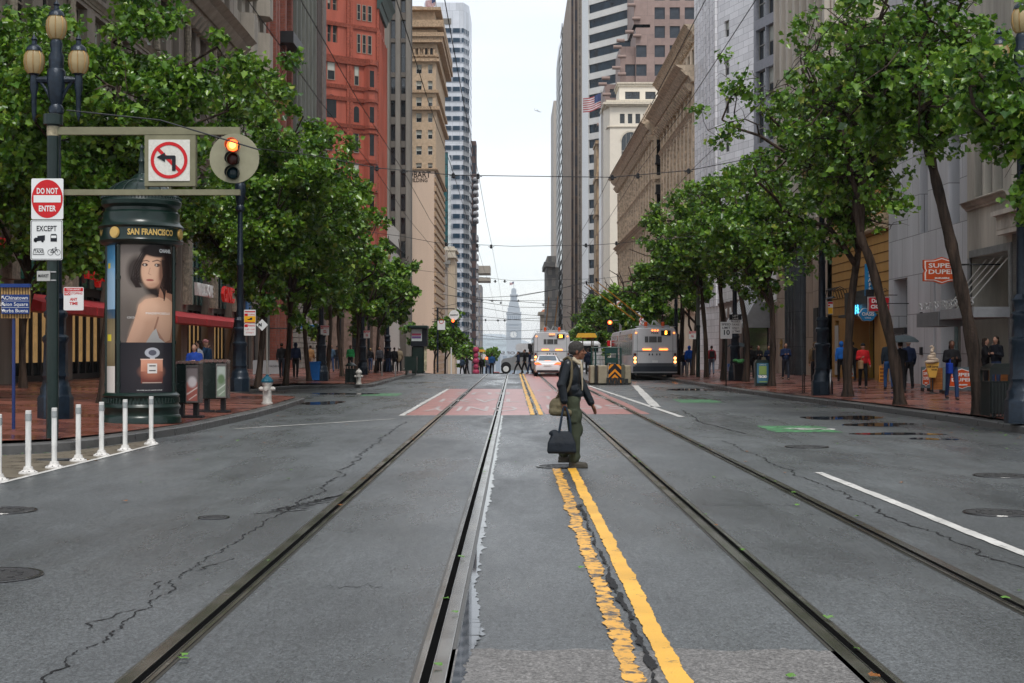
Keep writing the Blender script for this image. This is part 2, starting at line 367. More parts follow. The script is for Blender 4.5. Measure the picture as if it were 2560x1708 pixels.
# lane words: left lane faces the oncoming traffic, right lane faces us
mb = MB()
for t, y in (('ONLY', 40.5), ('TAXI', 47.5), ('BUS', 55.5)):
 put_text(mb, t, (-1.15, y, .010), 4.6, U=(-1, 0, 0), V=(0, -1, 0), bold=.03, width=2.6 if t != 'BUS' else 2.1)
for t, y in (('BUS', 41.5), ('TAXI', 50), ('ONLY', 59)):
 put_text(mb, t, (2.1, y, .010), 4.6, U=(1, 0, 0), V=(0, 1, 0), bold=.03, width=2.3)
struct('lane_lettering', mb, WH2)
mb = MB()
for px, a, b, w_ in ((2022, 1065, 1081, 1.35), (1757, 999, 1007, 1.35), (945, 984, 990, 1.4)):
 x, y0 = at(px, b); _, y1 = at(px, a); strip(mb, x - w_ / 2, x + w_ / 2, y0, y1, .004, .02, .1)
struct('green_cycle_marking', mb, GRN)
mb = MB(); x, y = at(2022, 1073)
put_text(mb, '<O', (x, y, .009), 1.3, U=(0, 1, 0), V=(-1, 0, 0), bold=.02, width=.6); put_text(mb, 'o-o', (x + .1, y, .009), 1.2, U=(1, 0, 0), V=(0, 1, 0), bold=.03, width=.85)
struct('cycle_symbol', mb, WHT)
# tram rails: steel head, groove, guard lip, side filler
STL = M('rail_steel', (.36, .34, .30), .22, .9, var=.12, scale=1.2, rvar=.06); GRV = M('rail_groove', (.006, .006, .006), .95, spec=0.); OLV = M('rail_filler', (.06, .057, .05), .33, var=.15, scale=1.5); LIP = M('rail_lip', (.60, .59, .56), .2, .9, var=.2)
def rail(x, s, nm):
 mb = MB(); sg = 1 if s > 0 else -1
 def st(a, b, z, m):
  for y0, y1 in ((1.5, CREST), (CREST, 200)):
   xa, xb = sorted((x + sg * a, x + sg * b)); mb.add([(xa, y0, z + ground(y0)), (xb, y0, z + ground(y0)), (xb, y1, z + ground(y1)), (xa, y1, z + ground(y1))], [(0, 1, 2, 3)], m)
 st(-.10, .098, .004, 1); st(-.075, -.004, .011, 0); st(-.004, .0, .015, 3); st(.0, .046, .007, 2); st(.046, .051, .014, 3); st(.051, .08, .010, 0); st(-.08, -.075, .013, 3)
 struct('tram_rail', mb, [STL, OLV, GRV, LIP])
rail(-1.85, 1, ''); rail(-.41, -1, ''); rail(1.81, 1, ''); rail(3.22, -1, '')
# water lying along the second rail
WAT = M('standing_water', (.035, .037, .04), .03, var=.1, spec=.5)
mb = MB(); r = random.Random(9); n = 1100; L = []; R = []; q = 0
for i in range(n + 1):
 y = 3 + (36 - 3) * (i / n) ** 1.25; q = q * .8 + r.random() ** 4 * .03; L.append((-.30, y, .006)); R.append((-.285 + q + .07 * max(0, math.sin(y * 1.1 - 7.6)) ** 4 * (y < 10), y + r.gauss(0, .015), .006))
mb.add(L + R, [(i, n + 1 + i, n + 2 + i, i + 1) for i in range(n)])
def blob(mb, cx, cy, rx, ry, seed, z=.006, n=40):
 r = random.Random(seed); ph = [r.uniform(0, 6.28) for _ in range(5)]
 mb.add([(cx + rx * (1 + .25 * sum(math.sin((k + 2) * a + ph[k]) / (k + 1) for k in range(5))) * math.cos(a), cy + ry * (1 + .25 * sum(math.sin((k + 2) * a + ph[k]) / (k + 1) for k in range(5))) * math.sin(a), z) for a in [2 * PI * i / n for i in range(n)]], [tuple(range(n))])
for (px, py), rx, ry, s in (((2110, 1045), .9, 1.1, 1), ((2190, 1062), .8, .7, 2), ((2240, 1085), .7, .5, 3), ((800, 1008), .9, 1.2, 6), ((860, 985), 1.1, 1.2, 7), ((730, 1010), .35, .5, 8), ((2330, 1098), .4, .3, 9), ((160, 1150), .5, .25, 10), ((1760, 975), 1.5, 1.6, 11)):
 x, y = at(px, py); blob(mb, x, y, rx, ry, s)
struct('puddles', mb, WAT)
# manholes
IRON = M('cast_iron', (.055, .055, .056), .45, .2, var=.3, scale=20, bump=.5, bscale=90)
IRN2 = M('wet_iron_rim', (.10, .10, .10), .2, .8, var=.2)
for i, ((px, py), R_, lab) in enumerate((((-20, 1440), .33, 'round iron manhole cover cut by the left edge of the photo'), ((1402, 1167), .32, 'round iron manhole cover beside the walking man\'s feet'), ((2016, 1118), .34, 'oval looking iron cover in the right lane short of the white line'),
        ((10, 1278), .30, 'large iron cover in the left lane behind the near manhole'), ((535, 1295), .14, 'small utility cover beside the long road crack'), ((2500, 1190), .32, 'barred iron cover in the right lane near the gutter'), ((2490, 1283), .3, 'iron cover at the right edge beside the white lane line'))):
 x, y = at(px, py); mb = MB(); mb.lathe([(R_, .0), (R_, .009), (R_ * .93, .012), (R_ * .9, .007), (0.001, .007)], (x, y, .002), 40, 0)
 for a in range(12):
  g = a * PI / 6; mb.box(x + R_ * .6 * math.cos(g) - .02, x + R_ * .6 * math.cos(g) + .02, y + R_ * .6 * math.sin(g) - .02, y + R_ * .6 * math.sin(g) + .02, .009, .014)
 t = T('manhole_cover', lab, 'manhole', (x, y, 0), 'iron covers set in the road'); t.part('cover', mb, IRON)
 mb = MB(); mb.lathe([(R_ * 1.0, 0), (R_ * 1.0, .011), (R_ * 1.08, .011), (R_ * 1.1, .003)], (x, y, .002), 40); t.part('rim', mb, IRN2)

# pavements with kerbs
def brickwalk(name):
 m = bpy.data.materials.new(name); m.use_nodes = True; n = m.node_tree.nodes; l = m.node_tree.links; b = n['Principled BSDF']; MATS[name] = m
 tcn = n.new('ShaderNodeTexCoord'); bt = n.new('ShaderNodeTexBrick'); bt.inputs['Scale'].default_value = 1
 bt.inputs['Brick Width'].default_value = .2; bt.inputs['Row Height'].default_value = .1; bt.inputs['Mortar Size'].default_value = .006
 bt.inputs['Color1'].default_value = (.26, .085, .055, 1); bt.inputs['Color2'].default_value = (.17, .055, .04, 1); bt.inputs['Mortar'].default_value = (.06, .045, .04, 1)
 mp = n.new('ShaderNodeMapping'); mp.inputs['Rotation'].default_value = (0, 0, .785); l.new(tcn.outputs['Object'], mp.inputs[0]); l.new(mp.outputs[0], bt.inputs[0])
 q = n.new('ShaderNodeTexNoise'); q.inputs['Scale'].default_value = .8; q.inputs['Detail'].default_value = 7; l.new(tcn.outputs['Object'], q.inputs[0])
 r = n.new('ShaderNodeMapRange'); r.inputs[1].default_value = .3; r.inputs[2].default_value = .7; r.inputs[3].default_value = .6; r.inputs[4].default_value = 1.25; l.new(q.outputs[0], r.inputs[0])
 hs = n.new('ShaderNodeHueSaturation'); l.new(bt.outputs[0], hs.inputs['Color']); l.new(r.outputs[0], hs.inputs['Value']); l.new(hs.outputs[0], b.inputs['Base Color'])
 r2 = n.new('ShaderNodeMapRange'); r2.inputs[1].default_value = .4; r2.inputs[2].default_value = .6; r2.inputs[3].default_value = .16; r2.inputs[4].default_value = .42; l.new(q.outputs[0], r2.inputs[0]); l.new(r2.outputs[0], b.inputs['Roughness'])
 bb = n.new('ShaderNodeBump'); bb.inputs['Strength'].default_value = .35; bb.inputs['Distance'].default_value = .01; l.new(bt.outputs['Fac'], bb.inputs['Height']); bb.invert = True; l.new(bb.outputs[0], b.inputs['Normal'])
 return m
BRK = brickwalk('wet_brick_paving'); GRA = M('granite_kerb', (.11, .108, .105), .38, var=.3, scale=2.5, bump=.3, bscale=50, rvar=.15)
kl = [(-60, 19.2), (-20, 19.6), (-12, 20.2), (-9.6, 21.2)] + [at(*p) for p in ((0, 1137), (100, 1132), (176, 1126.5), (286, 1112), (392, 1096), (478, 1082), (560, 1063), (640, 1045), (710, 1025))] + \
  [(-6.65, 45.4), (-6.8, 46.1), (-7.3, 46.7), (-8.6, 47.4), (-9.5, 48.6), (-10.05, 51), (-10.1, 55), (-9.9, 60), (-9.4, 62.3), (-8.2, 63.3), (-7.1, 63.9), (-6.6, 64.5), (-6.45, 65.6), (-6.55, 75), (-6.75, 90), (-6.9, CREST), (-7, 150), (-7, 300), (-7, 1000)]
kr = [(60, 18), (22, 18.4), (14, 19.6), (11.2, 21.5), (10.4, 24)] + [at(*p) for p in ((2560, 1085), (2432, 1063), (2340, 1050), (2249, 1037), (2150, 1023), (2048, 1010), (1950, 997), (1846, 982), (1770, 969), (1700, 957))] + [(8.85, 85), (8.9, CREST), (9, 150), (9, 300), (9, 1000)]
def pavement(ks, X, nm):
 sg = 1 if X > 0 else -1; W = .3
 ins = []      # inner edge of the kerb stone
 for i, (x, y) in enumerate(ks):
  a = Vector(ks[max(0, i - 1)]); b = Vector(ks[min(len(ks) - 1, i + 1)]); d = (b - a).normalized(); nn = Vector((d.y, -d.x)) * sg
  ins.append((x + nn.x * W, y + nn.y * W))
 k = len(ks); kb = MB()
 bot = [(x, y, ground(y) - .05) for x, y in ks]; top = [(x, y, walkh(x, y) - .0) for x, y in ks]; ch = []
 lo = [(x, y, ground(y) + .13) for x, y in ks]
 hi = [(x + (ix - x) * .07, y + (iy - y) * .07, ground(y) + .15) for (x, y), (ix, iy) in zip(ks, ins)]
 inn = [(ix, iy, ground(iy) + .152) for ix, iy in ins]
 inb = [(ix, iy, ground(iy) - .05) for ix, iy in ins]
 kb.add(bot + lo + hi + inn + inb, [((i + j * k), i + 1 + j * k, i + 1 + (j + 1) * k, i + (j + 1) * k) if sg < 0 else (i + (j + 1) * k, i + 1 + (j + 1) * k, i + 1 + j * k, i + j * k) for j in range(4) for i in range(k - 1)])
 struct('kerb_' + nm, kb, GRA)
 pv = MB(); outx = X + sg * 1.0; cols = 6; V_ = []
 for i, (x, y) in enumerate(ins):
  xo = outx if abs(x) < abs(outx) - 2 else x + sg * 30
  for c in range(cols + 1):
   xx = x + (xo - x) * c / cols; V_.append((xx, y, max(ground(y) + .156, walkh(xx, y) + .004)))
 c1 = cols + 1
 pv.add(V_, [((i * c1 + c), (i * c1 + c + 1), ((i + 1) * c1 + c + 1), ((i + 1) * c1 + c)) if sg > 0 else ((i + 1) * c1 + c, (i + 1) * c1 + c + 1, i * c1 + c + 1, i * c1 + c) for i in range(len(ins) - 1) for c in range(cols)])
 struct('pavement_' + nm, pv, BRK, True)
pavement(kl, XL, 'left'); pavement(kr, XR, 'right')
# concrete gutter strip behind the white posts
mb = MB(); gp = [at(0, 1206), at(120, 1176), at(250, 1146), at(390, 1112)]; gq = [at(0, 1139), at(120, 1134), at(250, 1119), at(388, 1099)]
mb.add([(x, y, .004) for x, y in gp + gq], [(i, i + 1, 5 + i, 4 + i) for i in range(3)])
struct('concrete_gutter', mb, M('gutter_concrete', (.17, .145, .11), .35, var=.3, scale=3, rvar=.15))
# ================================================================= BUILDINGS
GLS = M('window_glass', (.018, .024, .028), .06, var=.25, scale=.6, spec=.7)
GLD = M('dark_glass', (.012, .014, .015), .12, var=.3, scale=.8)
BLI = M('window_blind', (.42, .43, .38), .7, var=.1)
def frame_dir(a): return Vector((math.cos(a), math.sin(a), 0)), Vector((math.sin(a), -math.cos(a), 0))
def facade(mb, ox, oy, a, W, z0, z1, cols, rows, d=.3, m=0, mr=None):
 """wall of width W from (ox,oy) along angle a, with recessed openings cols x rows; returns the openings"""
 U, N = frame_dir(a); mr = m if mr is None else mr
 xs = sorted({0., W, *[c for q in cols for c in q]}); zs = sorted({z0, z1, *[c for q in rows for c in q]})
 inh = lambda v, L: any(p[0] - 1e-6 <= v <= p[1] + 1e-6 for p in L)
 P = lambda u, z, dd=0.: (ox + U.x * u - N.x * dd, oy + U.y * u - N.y * dd, z)
 for i in range(len(xs) - 1):
  cm = inh((xs[i] + xs[i + 1]) / 2, cols)
  if not cm: mb.add([P(xs[i], z0), P(xs[i + 1], z0), P(xs[i + 1], z1), P(xs[i], z1)], [(0, 1, 2, 3)], m); continue
  for j in range(len(zs) - 1):
   if not inh((zs[j] + zs[j + 1]) / 2, rows): mb.add([P(xs[i], zs[j]), P(xs[i + 1], zs[j]), P(xs[i + 1], zs[j + 1]), P(xs[i], zs[j + 1])], [(0, 1, 2, 3)], m)
 H = []
 for u0, u1 in cols:
  for a0, a1 in rows:
   mb.add([P(u0, a0), P(u1, a0), P(u1, a1), P(u0, a1), P(u0, a0, d), P(u1, a0, d), P(u1, a1, d), P(u0, a1, d)], [(0, 4, 5, 1), (1, 5, 6, 2), (2, 6, 7, 3), (3, 7, 4, 0)], mr)
   H.append((ox, oy, a, u0, u1, a0, a1, d))
 return H
_WM = {}
def win_mesh(w, h, kind, fm, gm):
 k = (round(w, 2), round(h, 2), kind, fm.name, gm.name)
 if k in _WM: return _WM[k]
 mb = MB(); f = .07 if kind != 'thin' else .05
 mb.add([(0, .0, 0), (w, .0, 0), (w, .0, h), (0, .0, h)], [(0, 1, 2, 3)], 1)
 bars = [(0, f, 0, h), (w - f, w, 0, h), (f, w - f, 0, f), (f, w - f, h - f, h)]
 if kind in ('sash', 'blind'): bars.append((f, w - f, h * .5 - .04, h * .5 + .04))
 if kind == 'pair': bars += [(w / 2 - .05, w / 2 + .05, f, h - f), (f, w / 2 - .05, h * .55, h * .55 + .06), (w / 2 + .05, w - f, h * .55, h * .55 + .06)]
 if kind == 'grid': bars += [(w * k / 4 - .03, w * k / 4 + .03, f, h - f) for k in (1, 2, 3)]
 for a, b, c, d in bars: mb.box(a, b, -.06, -.005, c, d, 0)
 mats = [fm, gm]
 if kind == 'blind': mb.add([(f, -.003, h * .52), (w - f, -.003, h * .52), (w - f, -.003, h - f), (f, -.003, h - f)], [(0, 1, 2, 3)], 2); mats.append(BLI)
 me = mb.mesh('window', mats); _WM[k] = me; return me
def put_windows(t, H, kind='sash', fm=None, gm=None, maxn=100, seed=1, blinds=.2):
 fm = fm or MATS['frame_grey']; gm = gm or GLS; r = random.Random(seed); cnt = getattr(t, 'nw', 0); rest = []
 for h in H:
  if cnt >= maxn: rest.append(h); continue
  cnt += 1; ox, oy, a, u0, u1, a0, a1, d = h; U, N = frame_dir(a); k = kind
  if kind == 'sash' and r.random() < blinds: k = 'blind'
  me = win_mesh(u1 - u0, a1 - a0, k, fm, gm)
  x = ox + U.x * u0 - N.x * d; y = oy + U.y * u0 - N.y * d
  link('window', me, t.o, (x - t.loc[0], y - t.loc[1], a0 - t.loc[2]), a)
 t.nw = cnt
 if rest:
  mb = MB()
  for ox, oy, a, u0, u1, a0, a1, d in rest:
   U, N = frame_dir(a); P = lambda u, z: (ox + U.x * u - N.x * d, oy + U.y * u - N.y * d, z)
   mb.add([P(u0, a0), P(u1, a0), P(u1, a1), P(u0, a1)], [(0, 1, 2, 3)])
  o = t.part('window', mb, gm); o['kind'] = 'stuff'
def shell(mb, x0, x1, y0, y1, z0, z1, skip='', m=0, roof=None):
 """plain faces of a block; skip any of l r f b"""
 q = {'f': [(x0, y0), (x1, y0)], 'r': [(x1, y0), (x1, y1)], 'b': [(x1, y1), (x0, y1)], 'l': [(x0, y1), (x0, y0)]}
 for k, (a, b) in q.items():
  if k not in skip: mb.add([(*a, z0), (*b, z0), (*b, z1), (*a, z1)], [(0, 1, 2, 3)], m)
 mb.add([(x0, y0, z1), (x1, y0, z1), (x1, y1, z1), (x0, y1, z1)], [(0, 1, 2, 3)], m if roof is None else roof)
def ledge(mb, ox, oy, a, W, z0, z1, out, m=0, back=.0, u0=0.):
 U, N = frame_dir(a); P = lambda u, z, o: (ox + U.x * u + N.x * o, oy + U.y * u + N.y * o, z)
 mb.add([P(u0, z0, -back), P(W, z0, -back), P(W, z1, -back), P(u0, z1, -back), P(u0, z0, out * .6), P(W, z0, out * .6), P(W, z1, out), P(u0, z1, out)],
     [(0, 3, 2, 1), (4, 5, 6, 7), (0, 1, 5, 4), (3, 7, 6, 2), (0, 4, 7, 3), (1, 2, 6, 5)], m)
def cornice(mb, ox, oy, a, W, z, h, out, m=0, teeth=0., tm=None):
 ledge(mb, ox, oy, a, W, z, z + h * .35, out * .35, m); ledge(mb, ox, oy, a, W, z + h * .35 + .002, z + h * .7, out * .75, m); ledge(mb, ox, oy, a, W, z + h * .7 + .002, z + h, out, m)
 if teeth:
  U, N = frame_dir(a); n = int(W / teeth)
  for i in range(n):
   u = (i + .25) * teeth; P = lambda uu, zz, o: (ox + U.x * uu + N.x * o, oy + U.y * uu + N.y * o, zz)
   a0, a1, b0, b1 = u, u + teeth * .5, z - h * .45, z - .002
   mb.add([P(a0, b0, .01), P(a1, b0, .01), P(a1, b1, .01), P(a0, b1, .01), P(a0, b0, out * .25), P(a1, b0, out * .25), P(a1, b1, out * .55), P(a0, b1, out * .55)],
       [(4, 5, 6, 7), (0, 1, 5, 4), (0, 4, 7, 3), (1, 2, 6, 5)], m if tm is None else tm)
def cols_even(W, n, w, pad=.5): s = (W - 2 * pad) / n; return [(pad + s * i + (s - w) / 2, pad + s * i + (s + w) / 2) for i in range(n)]
FRG = M('frame_grey', (.25, .24, .22), .5); FRT = M('frame_tan', (.30, .26, .21), .5); FRB = M('frame_black', (.02, .02, .022), .4); FRW = M('frame_white', (.55, .54, .5), .5)
TAN = M('tan_stone', (.235, .20, .165), .7, var=.2, scale=1.2, streak=.25, bump=.15, bscale=8); TAN2 = M('pale_tan_stone', (.32, .285, .235), .7, var=.15, scale=1.5, streak=.22)
TND = M('carved_stone', (.30, .26, .20), .75, var=.5, scale=6, bump=.9, bscale=7)
TEAL = M('teal_glass', (.03, .13, .12), .1, var=.3, scale=1.5, spec=.6); AWN = M('red_awning', (.42, .03, .035), .5, var=.2, scale=3)
SHOP = M('shop_interior', (.30, .19, .08), .5, var=.9, scale=1.6, emit=.16, ecol=(.9, .55, .22)); SHP2 = M('shop_glass', (.03, .035, .035), .08, var=.5, scale=2)
REDL = M('red_letters', (.55, .02, .02), .4, emit=.06, ecol=(.8, .03, .02)); WHTL = M('white_letters', (.8, .8, .78), .4)
PI2 = PI / 2

# --- A1: ornate tan block with shops, left
t = T('stone_building', 'ornate tan stone block with red awnings and green arched shop glass behind the kiosk', 'building', (XL, 30, 0))
mb = MB(); y0, y1 = 30, 91.5; H = []
nb = 9; W = y1 - y0; bw = W / nb
bays = [(i * bw + .75, (i + 1) * bw - .75) for i in range(nb)]
facade(mb, XL, y0, PI2, W, 0.3, 9.2, bays, [(.42, 8.4)], .7)
mb.add([(XL - .7, y0, 9.2), (XL, y0, 9.2), (XL, y1, 9.2), (XL - .7, y1, 9.2)], [(0, 1, 2, 3)])
wc = []
for i in range(nb): c = (i + .5) * bw; wc += [(c - 2.4, c - .75), (c + .75 - .35, c + 2.4 - .35)]
for z0_, z1_, rr in ((9.2, 12.4, (9.9, 12.0)), (12.4, 16.6, (13.1, 16.1)), (16.6, 20.9, (17.0, 20.0)), (20.9, 25.5, (22, 25)), (25.5, 30, (26, 29.2))):
 H += facade(mb, XL, y0, PI2, W, z0_, z1_, wc, [rr], .4)
shell(mb, XL - 30, XL, y0, y1, 0, 30, skip='r')
t.part('wall', mb, TAN); put_windows(t, [h for h in H if h[1] + h[3] > 40], 'sash', FRT, GLD, 100, 3, .12)
mb = MB()
cornice(mb, XL, y0, PI2, W, 9.0, .75, .75, teeth=.6); cornice(mb, XL, y0, PI2, W, 12.15, .5, .45); cornice(mb, XL, y0, PI2, W, 16.3, .3, .25); cornice(mb, XL, y0, PI2, W, 20.2, 1.3, 1.5, teeth=.9); cornice(mb, XL, y0, PI2, W, 25.3, .5, .4); cornice(mb, XL, y0, PI2, W, 30.0, 1.5, 1.4, teeth=1.)
t.part('cornice', mb, TAN2)
for i in range(nb + 1):   # carved pilasters between the bays, twisted columns above
 yy = y0 + i * bw; mb = MB()
 mb.box(XL + .003, XL + .35, yy - .42, yy + .42, 4.2, 8.98)
 for zz, zt in ((9.8, 12.1), (12.7, 16.2), (16.7, 20.1)): mb.tube([(XL + .18, yy, zz + (zt - zz) * k / 6) for k in range(7)], [.2, .16, .2, .16, .2, .16, .22], 8)
 t.part('carved_pilaster', mb, TND, True)
for i in range(nb):
 yy = y0 + i * bw; a, b = yy + .78, yy + bw - .78; r = (b - a) / 2; cy = (a + b) / 2
 g = MB(); top = [(cy - a) * 0 + 0]; poly = [(a, 4.35), (b, 4.35)] + [(cy + r * math.cos(th), 6.4 + 1.75 * math.sin(th)) for th in [PI * k / 14 for k in range(15)]]
 g.prism(poly, (XL - .32, 0, 0), (0, 1, 0), (0, 0, 1), .05)
 for q in range(1, 5): yq = a + (b - a) * q / 5; g.box(XL - .318, XL - .27, yq - .035, yq + .035, 4.35, 6.4 + 1.7 * math.sqrt(max(.01, 1 - ((yq - cy) / r) ** 2)), 1)
 g.box(XL - .318, XL - .26, a, b, 6.35, 6.45, 1); t.part('arched_window', g, [TEAL, FRB])
 s = MB()   # spandrel above arch
 arc = [(cy + r * math.cos(th), 6.4 + 1.78 * math.sin(th)) for th in [PI * k / 14 for k in range(15)]]
 for (ua, za), (ub, zb) in zip(arc[:-1], arc[1:]): s.add([(XL - .2, ua, za), (XL - .2, ub, zb), (XL - .2, ub, 8.42), (XL - .2, ua, 8.42)], [(0, 3, 2, 1)]); s.add([(XL - .2, ua, za), (XL - .2, ub, zb), (XL - .7, ub, zb), (XL - .7, ua, za)], [(0, 1, 2, 3)])
 t.part('carved_spandrel', s, TND)
 g = MB(); n = 5     # storefront
 g.add([(XL - .55, a, .4), (XL - .55, b, .4), (XL - .55, b, 4.3), (XL - .55, a, 4.3)], [(0, 1, 2, 3)], 0)
 g.add([(XL - .545, a, 1.2), (XL - .545, b, 1.2), (XL - .545, b, 3.7), (XL - .545, a, 3.7)], [(0, 1, 2, 3)], 1)
 for q in range(n + 1): yq = a + (b - a) * q / n; g.box(XL - .54, XL - .42, yq - .07, yq + .07, .4, 4.3, 2)
 g.box(XL - .54, XL - .40, a, b, 4.0, 4.34, 2); g.box(XL - .54, XL - .40, a, b, .35, .7, 2)
 t.part('shop_front', g, [SHP2, SHOP, FRB])
 if i in (3, 4, 6, 7, 8):   # awnings
  g = MB(); k = 8; pts = []
  aa, bb_ = yy + .1, yy + bw - .05
  g.prism([(0, 3.8), (1.2, 3.4), (1.2, 3.08), (0, 3.1)], (XL + .02, aa, 0), (1, 0, 0), (0, 0, 1), (bb_ - aa))
  t.part('awning', g, AWN)
for i, txt, m_, sz in ((2, 'PHARMACY', REDL, 1.1), (4, 'Walgreens', REDL, 1.35), (7, 'WIRELESS ONE', WHTL, .95), (8, 'GNC', REDL, 1.3)):
 yy = y0 + (i + .5) * bw; g = MB(); put_text(g, txt, (XL + .42, yy, 5.1), sz, U=(0, 1, 0), V=(0, 0, 1), t=.18, bold=.03, width=4.3 if i != 8 else 3.4)
 t.part('shop_lettering', g, m_)
# --- A2: lighter block with bay windows
def block(name, label, X, ya, yb, h, mat, ncol, ww, rows, cw=None, side='L', fm=None, gm=None, kind='sash', cor=(), cmat=None, maxn=100, depth=.35, base=0., blinds=.2, d=.35, cat='building', front=None, front_cols=None, front_rows=None, seed=1):
 a = PI2 if side == 'L' else -PI2; W = yb - ya; oy = ya if side == 'L' else yb
 t = T(name, label, cat, (X, ya, base)); mb = MB(); fw = 30 if side == 'L' else -30
 x0, x1 = (X - 30, X) if side == 'L' else (X, X + 30)
 H = facade(mb, X, oy, a, W, base, h, cols_even(W, ncol, ww), rows, d)
 sk = 'r' if side == 'L' else 'l'; HF = []
 if front: HF = facade(mb, x0 if side == 'L' else X, ya, 0, 30, base, h, front_cols, front_rows, d); sk += 'f'
 shell(mb, x0, x1, ya, yb, base, h, skip=sk)
 t.part('wall', mb, mat); put_windows(t, HF + H, kind, fm, gm, maxn, seed, blinds)
 if cor:
  mb = MB()
  for z, hh, o, te in cor:
   cornice(mb, X, oy, a, W, z, hh, o, teeth=te)
   cornice(mb, x0 if side == 'L' else X, ya, 0, 30, z + .001, hh, o, teeth=te)
  t.part('cornice', mb, cmat or mat)
 return t
rowsN = lambda z0, n, sp, h: [(z0 + sp * i, z0 + sp * i + h) for i in range(n)]
BRN = M('brown_granite', (.12, .065, .05), .35, var=.35, scale=1.4, rvar=.1)
t = block('stone_building', 'pale tan block with bay windows rising next to the ornate tan block, left', XL - .01, 91.6, 103.5, 32, TAN2, 4, 1.5, rowsN(6, 7, 3.6, 2.3), cor=((5.2, .5, .5, 0), (12.3, .4, .3, 0), (19.6, .4, .3, 0)), kind='pair', fm=FRG, gm=GLD, seed=4)
for yy in (95, 101):
 g = MB()
 for k in range(5):
  z = 8.9 + 4.1 * k; g.prism([(-1.2, 0), (-.7, .8), (.7, .8), (1.2, 0)], (XL, yy, z), (0, 1, 0), (1, 0, 0), 2.9)
 t.part('bay_window', g, TAN2)
g = MB(); g.box(XL, XL + .25, 91.8, 103.3, .3, 5.1);
for k in range(5): g.box(XL + .25, XL + .33, 92.6 + 2.4 * k, 93.6 + 2.4 * k, .5, 4.9, 1)
t.part('shop_base', g, [BRN, FRB])
g = MB(); g.box(XL + .26, XL + .4, 94.2, 95.6, 4.3, 7.2); t.part('banner', g, M('blue_banner', (.06, .16, .34), .5))
# --- B: dark recess with brick piers
BRKR = M('red_brick_pier', (.26, .075, .05), .7, var=.2, brick=(.4, .2, .02, (.2, .1, .08)))
t = block('brick_building', 'dark block with red brick piers and black balconies left of the grey green tower', XL - .4, 103.6, 115.6, 40, M('dark_facade', (.02, .018, .018), .5, var=.3), 3, 2.6, rowsN(6, 8, 4.1, 3.2), kind='plain', fm=FRB, gm=GLD)
for yy in (104.1, 107.5, 108.7, 111.9, 115.1): t.part('brick_pier', MB().box(XL - .39, XL + .1, yy - .35, yy + .35, 0, 40), BRKR)
for z in (9.5, 17.5, 25.7, 33.8): t.part('balcony', MB().box(XL - .38, XL + .9, 110.5, 115.5, z, z + .9), FRB)
# --- C: grey-green piers
GGR = M('grey_green_stone', (.15, .155, .135), .7, var=.2, streak=.25)
t = block('stone_building', 'grey green building with tall narrow piers beside the brown slab wall', XL, 115.7, 127.6, 46, GGR, 5, 1.3, rowsN(7, 10, 3.9, 2.7), cor=((6, .4, .4, 0),), kind='sash', fm=FRG, gm=GLD)
for k in range(6): t.part('pier', MB().box(XL + .003, XL + .35, 115.8 + k * 2.25, 116.3 + k * 2.25, 6.5, 46), GGR)
RST = M('rusticated_stone', (.30, .28, .25), .7, var=.2, scale=4, bump=.3, bscale=10)
for k in range(5):
 mb = MB()
 for z in range(14): mb.box(XL + .002, XL + .5 - .04 * (z % 2), 115.9 + k * 2.6, 117 + k * 2.6, .3 + z * .42, .3 + z * .42 + .36)
 t.part('rusticated_column', mb, RST)
# --- D brown slab
t = T('concrete_building', 'plain dark brown brick slab wall left of the red sandstone building', 'building', (-17.6, 127.7, 0)); mb = MB(); shell(mb, -40, -17.6, 127.7, 132.6, 0, 60)
t.part('wall', mb, M('dark_brown_brick', (.085, .055, .045), .75, var=.25, scale=2, brick=(.5, .25, .02, (.06, .045, .04))))
mb = MB(); mb.box(-17.595, -17.45, 130.5, 132.6, 0, 60); t.part('corner_pier', mb, M('grey_brown_pier', (.17, .14, .125), .75, var=.25))
# --- E red sandstone building, corner at (-18,188), oblique face
RED = M('red_sandstone', (.38, .10, .065), .75, var=.22, scale=.8, streak=.2, bump=.1, bscale=10); RED2 = M('carved_red_stone', (.31, .08, .05), .8, var=.4, scale=5, bump=.5, bscale=8)
BST = M('brown_rough_stone', (.17, .115, .09), .8, var=.35, scale=2, bump=.8, bscale=6)
t = T('red_building', 'red sandstone building with arched windows and a bay at its corner', 'building', (-18, 188, 0))
aE = math.atan2(1, 1.31); LE = 16.0; exs, eys = -18 - LE * math.cos(aE), 188 - LE * math.sin(aE)
mb = MB(); S = 188 / 3556
zr = lambda py: PZ(py, 186)
def uE(px):      # distance along the oblique face for a photo column
 q = (px - VX) / F; # exs + u cos = q (eys + u sin)
 return (q * eys - exs) / (math.cos(aE) - q * math.sin(aE))
z12 = 13.
H = facade(mb, exs, eys, aE, LE, z12, 49, [(uE(818), uE(828)), (uE(831), uE(843)), ], [(zr(33), zr(-2)), (zr(113), zr(68)), ], .35)
H2 = []
for pa, pb in ((891, 901), (905, 914), (918, 928)):
 pass
t.part('wall', mb, RED); put_windows(t, H, 'sash', FRT, GLD)
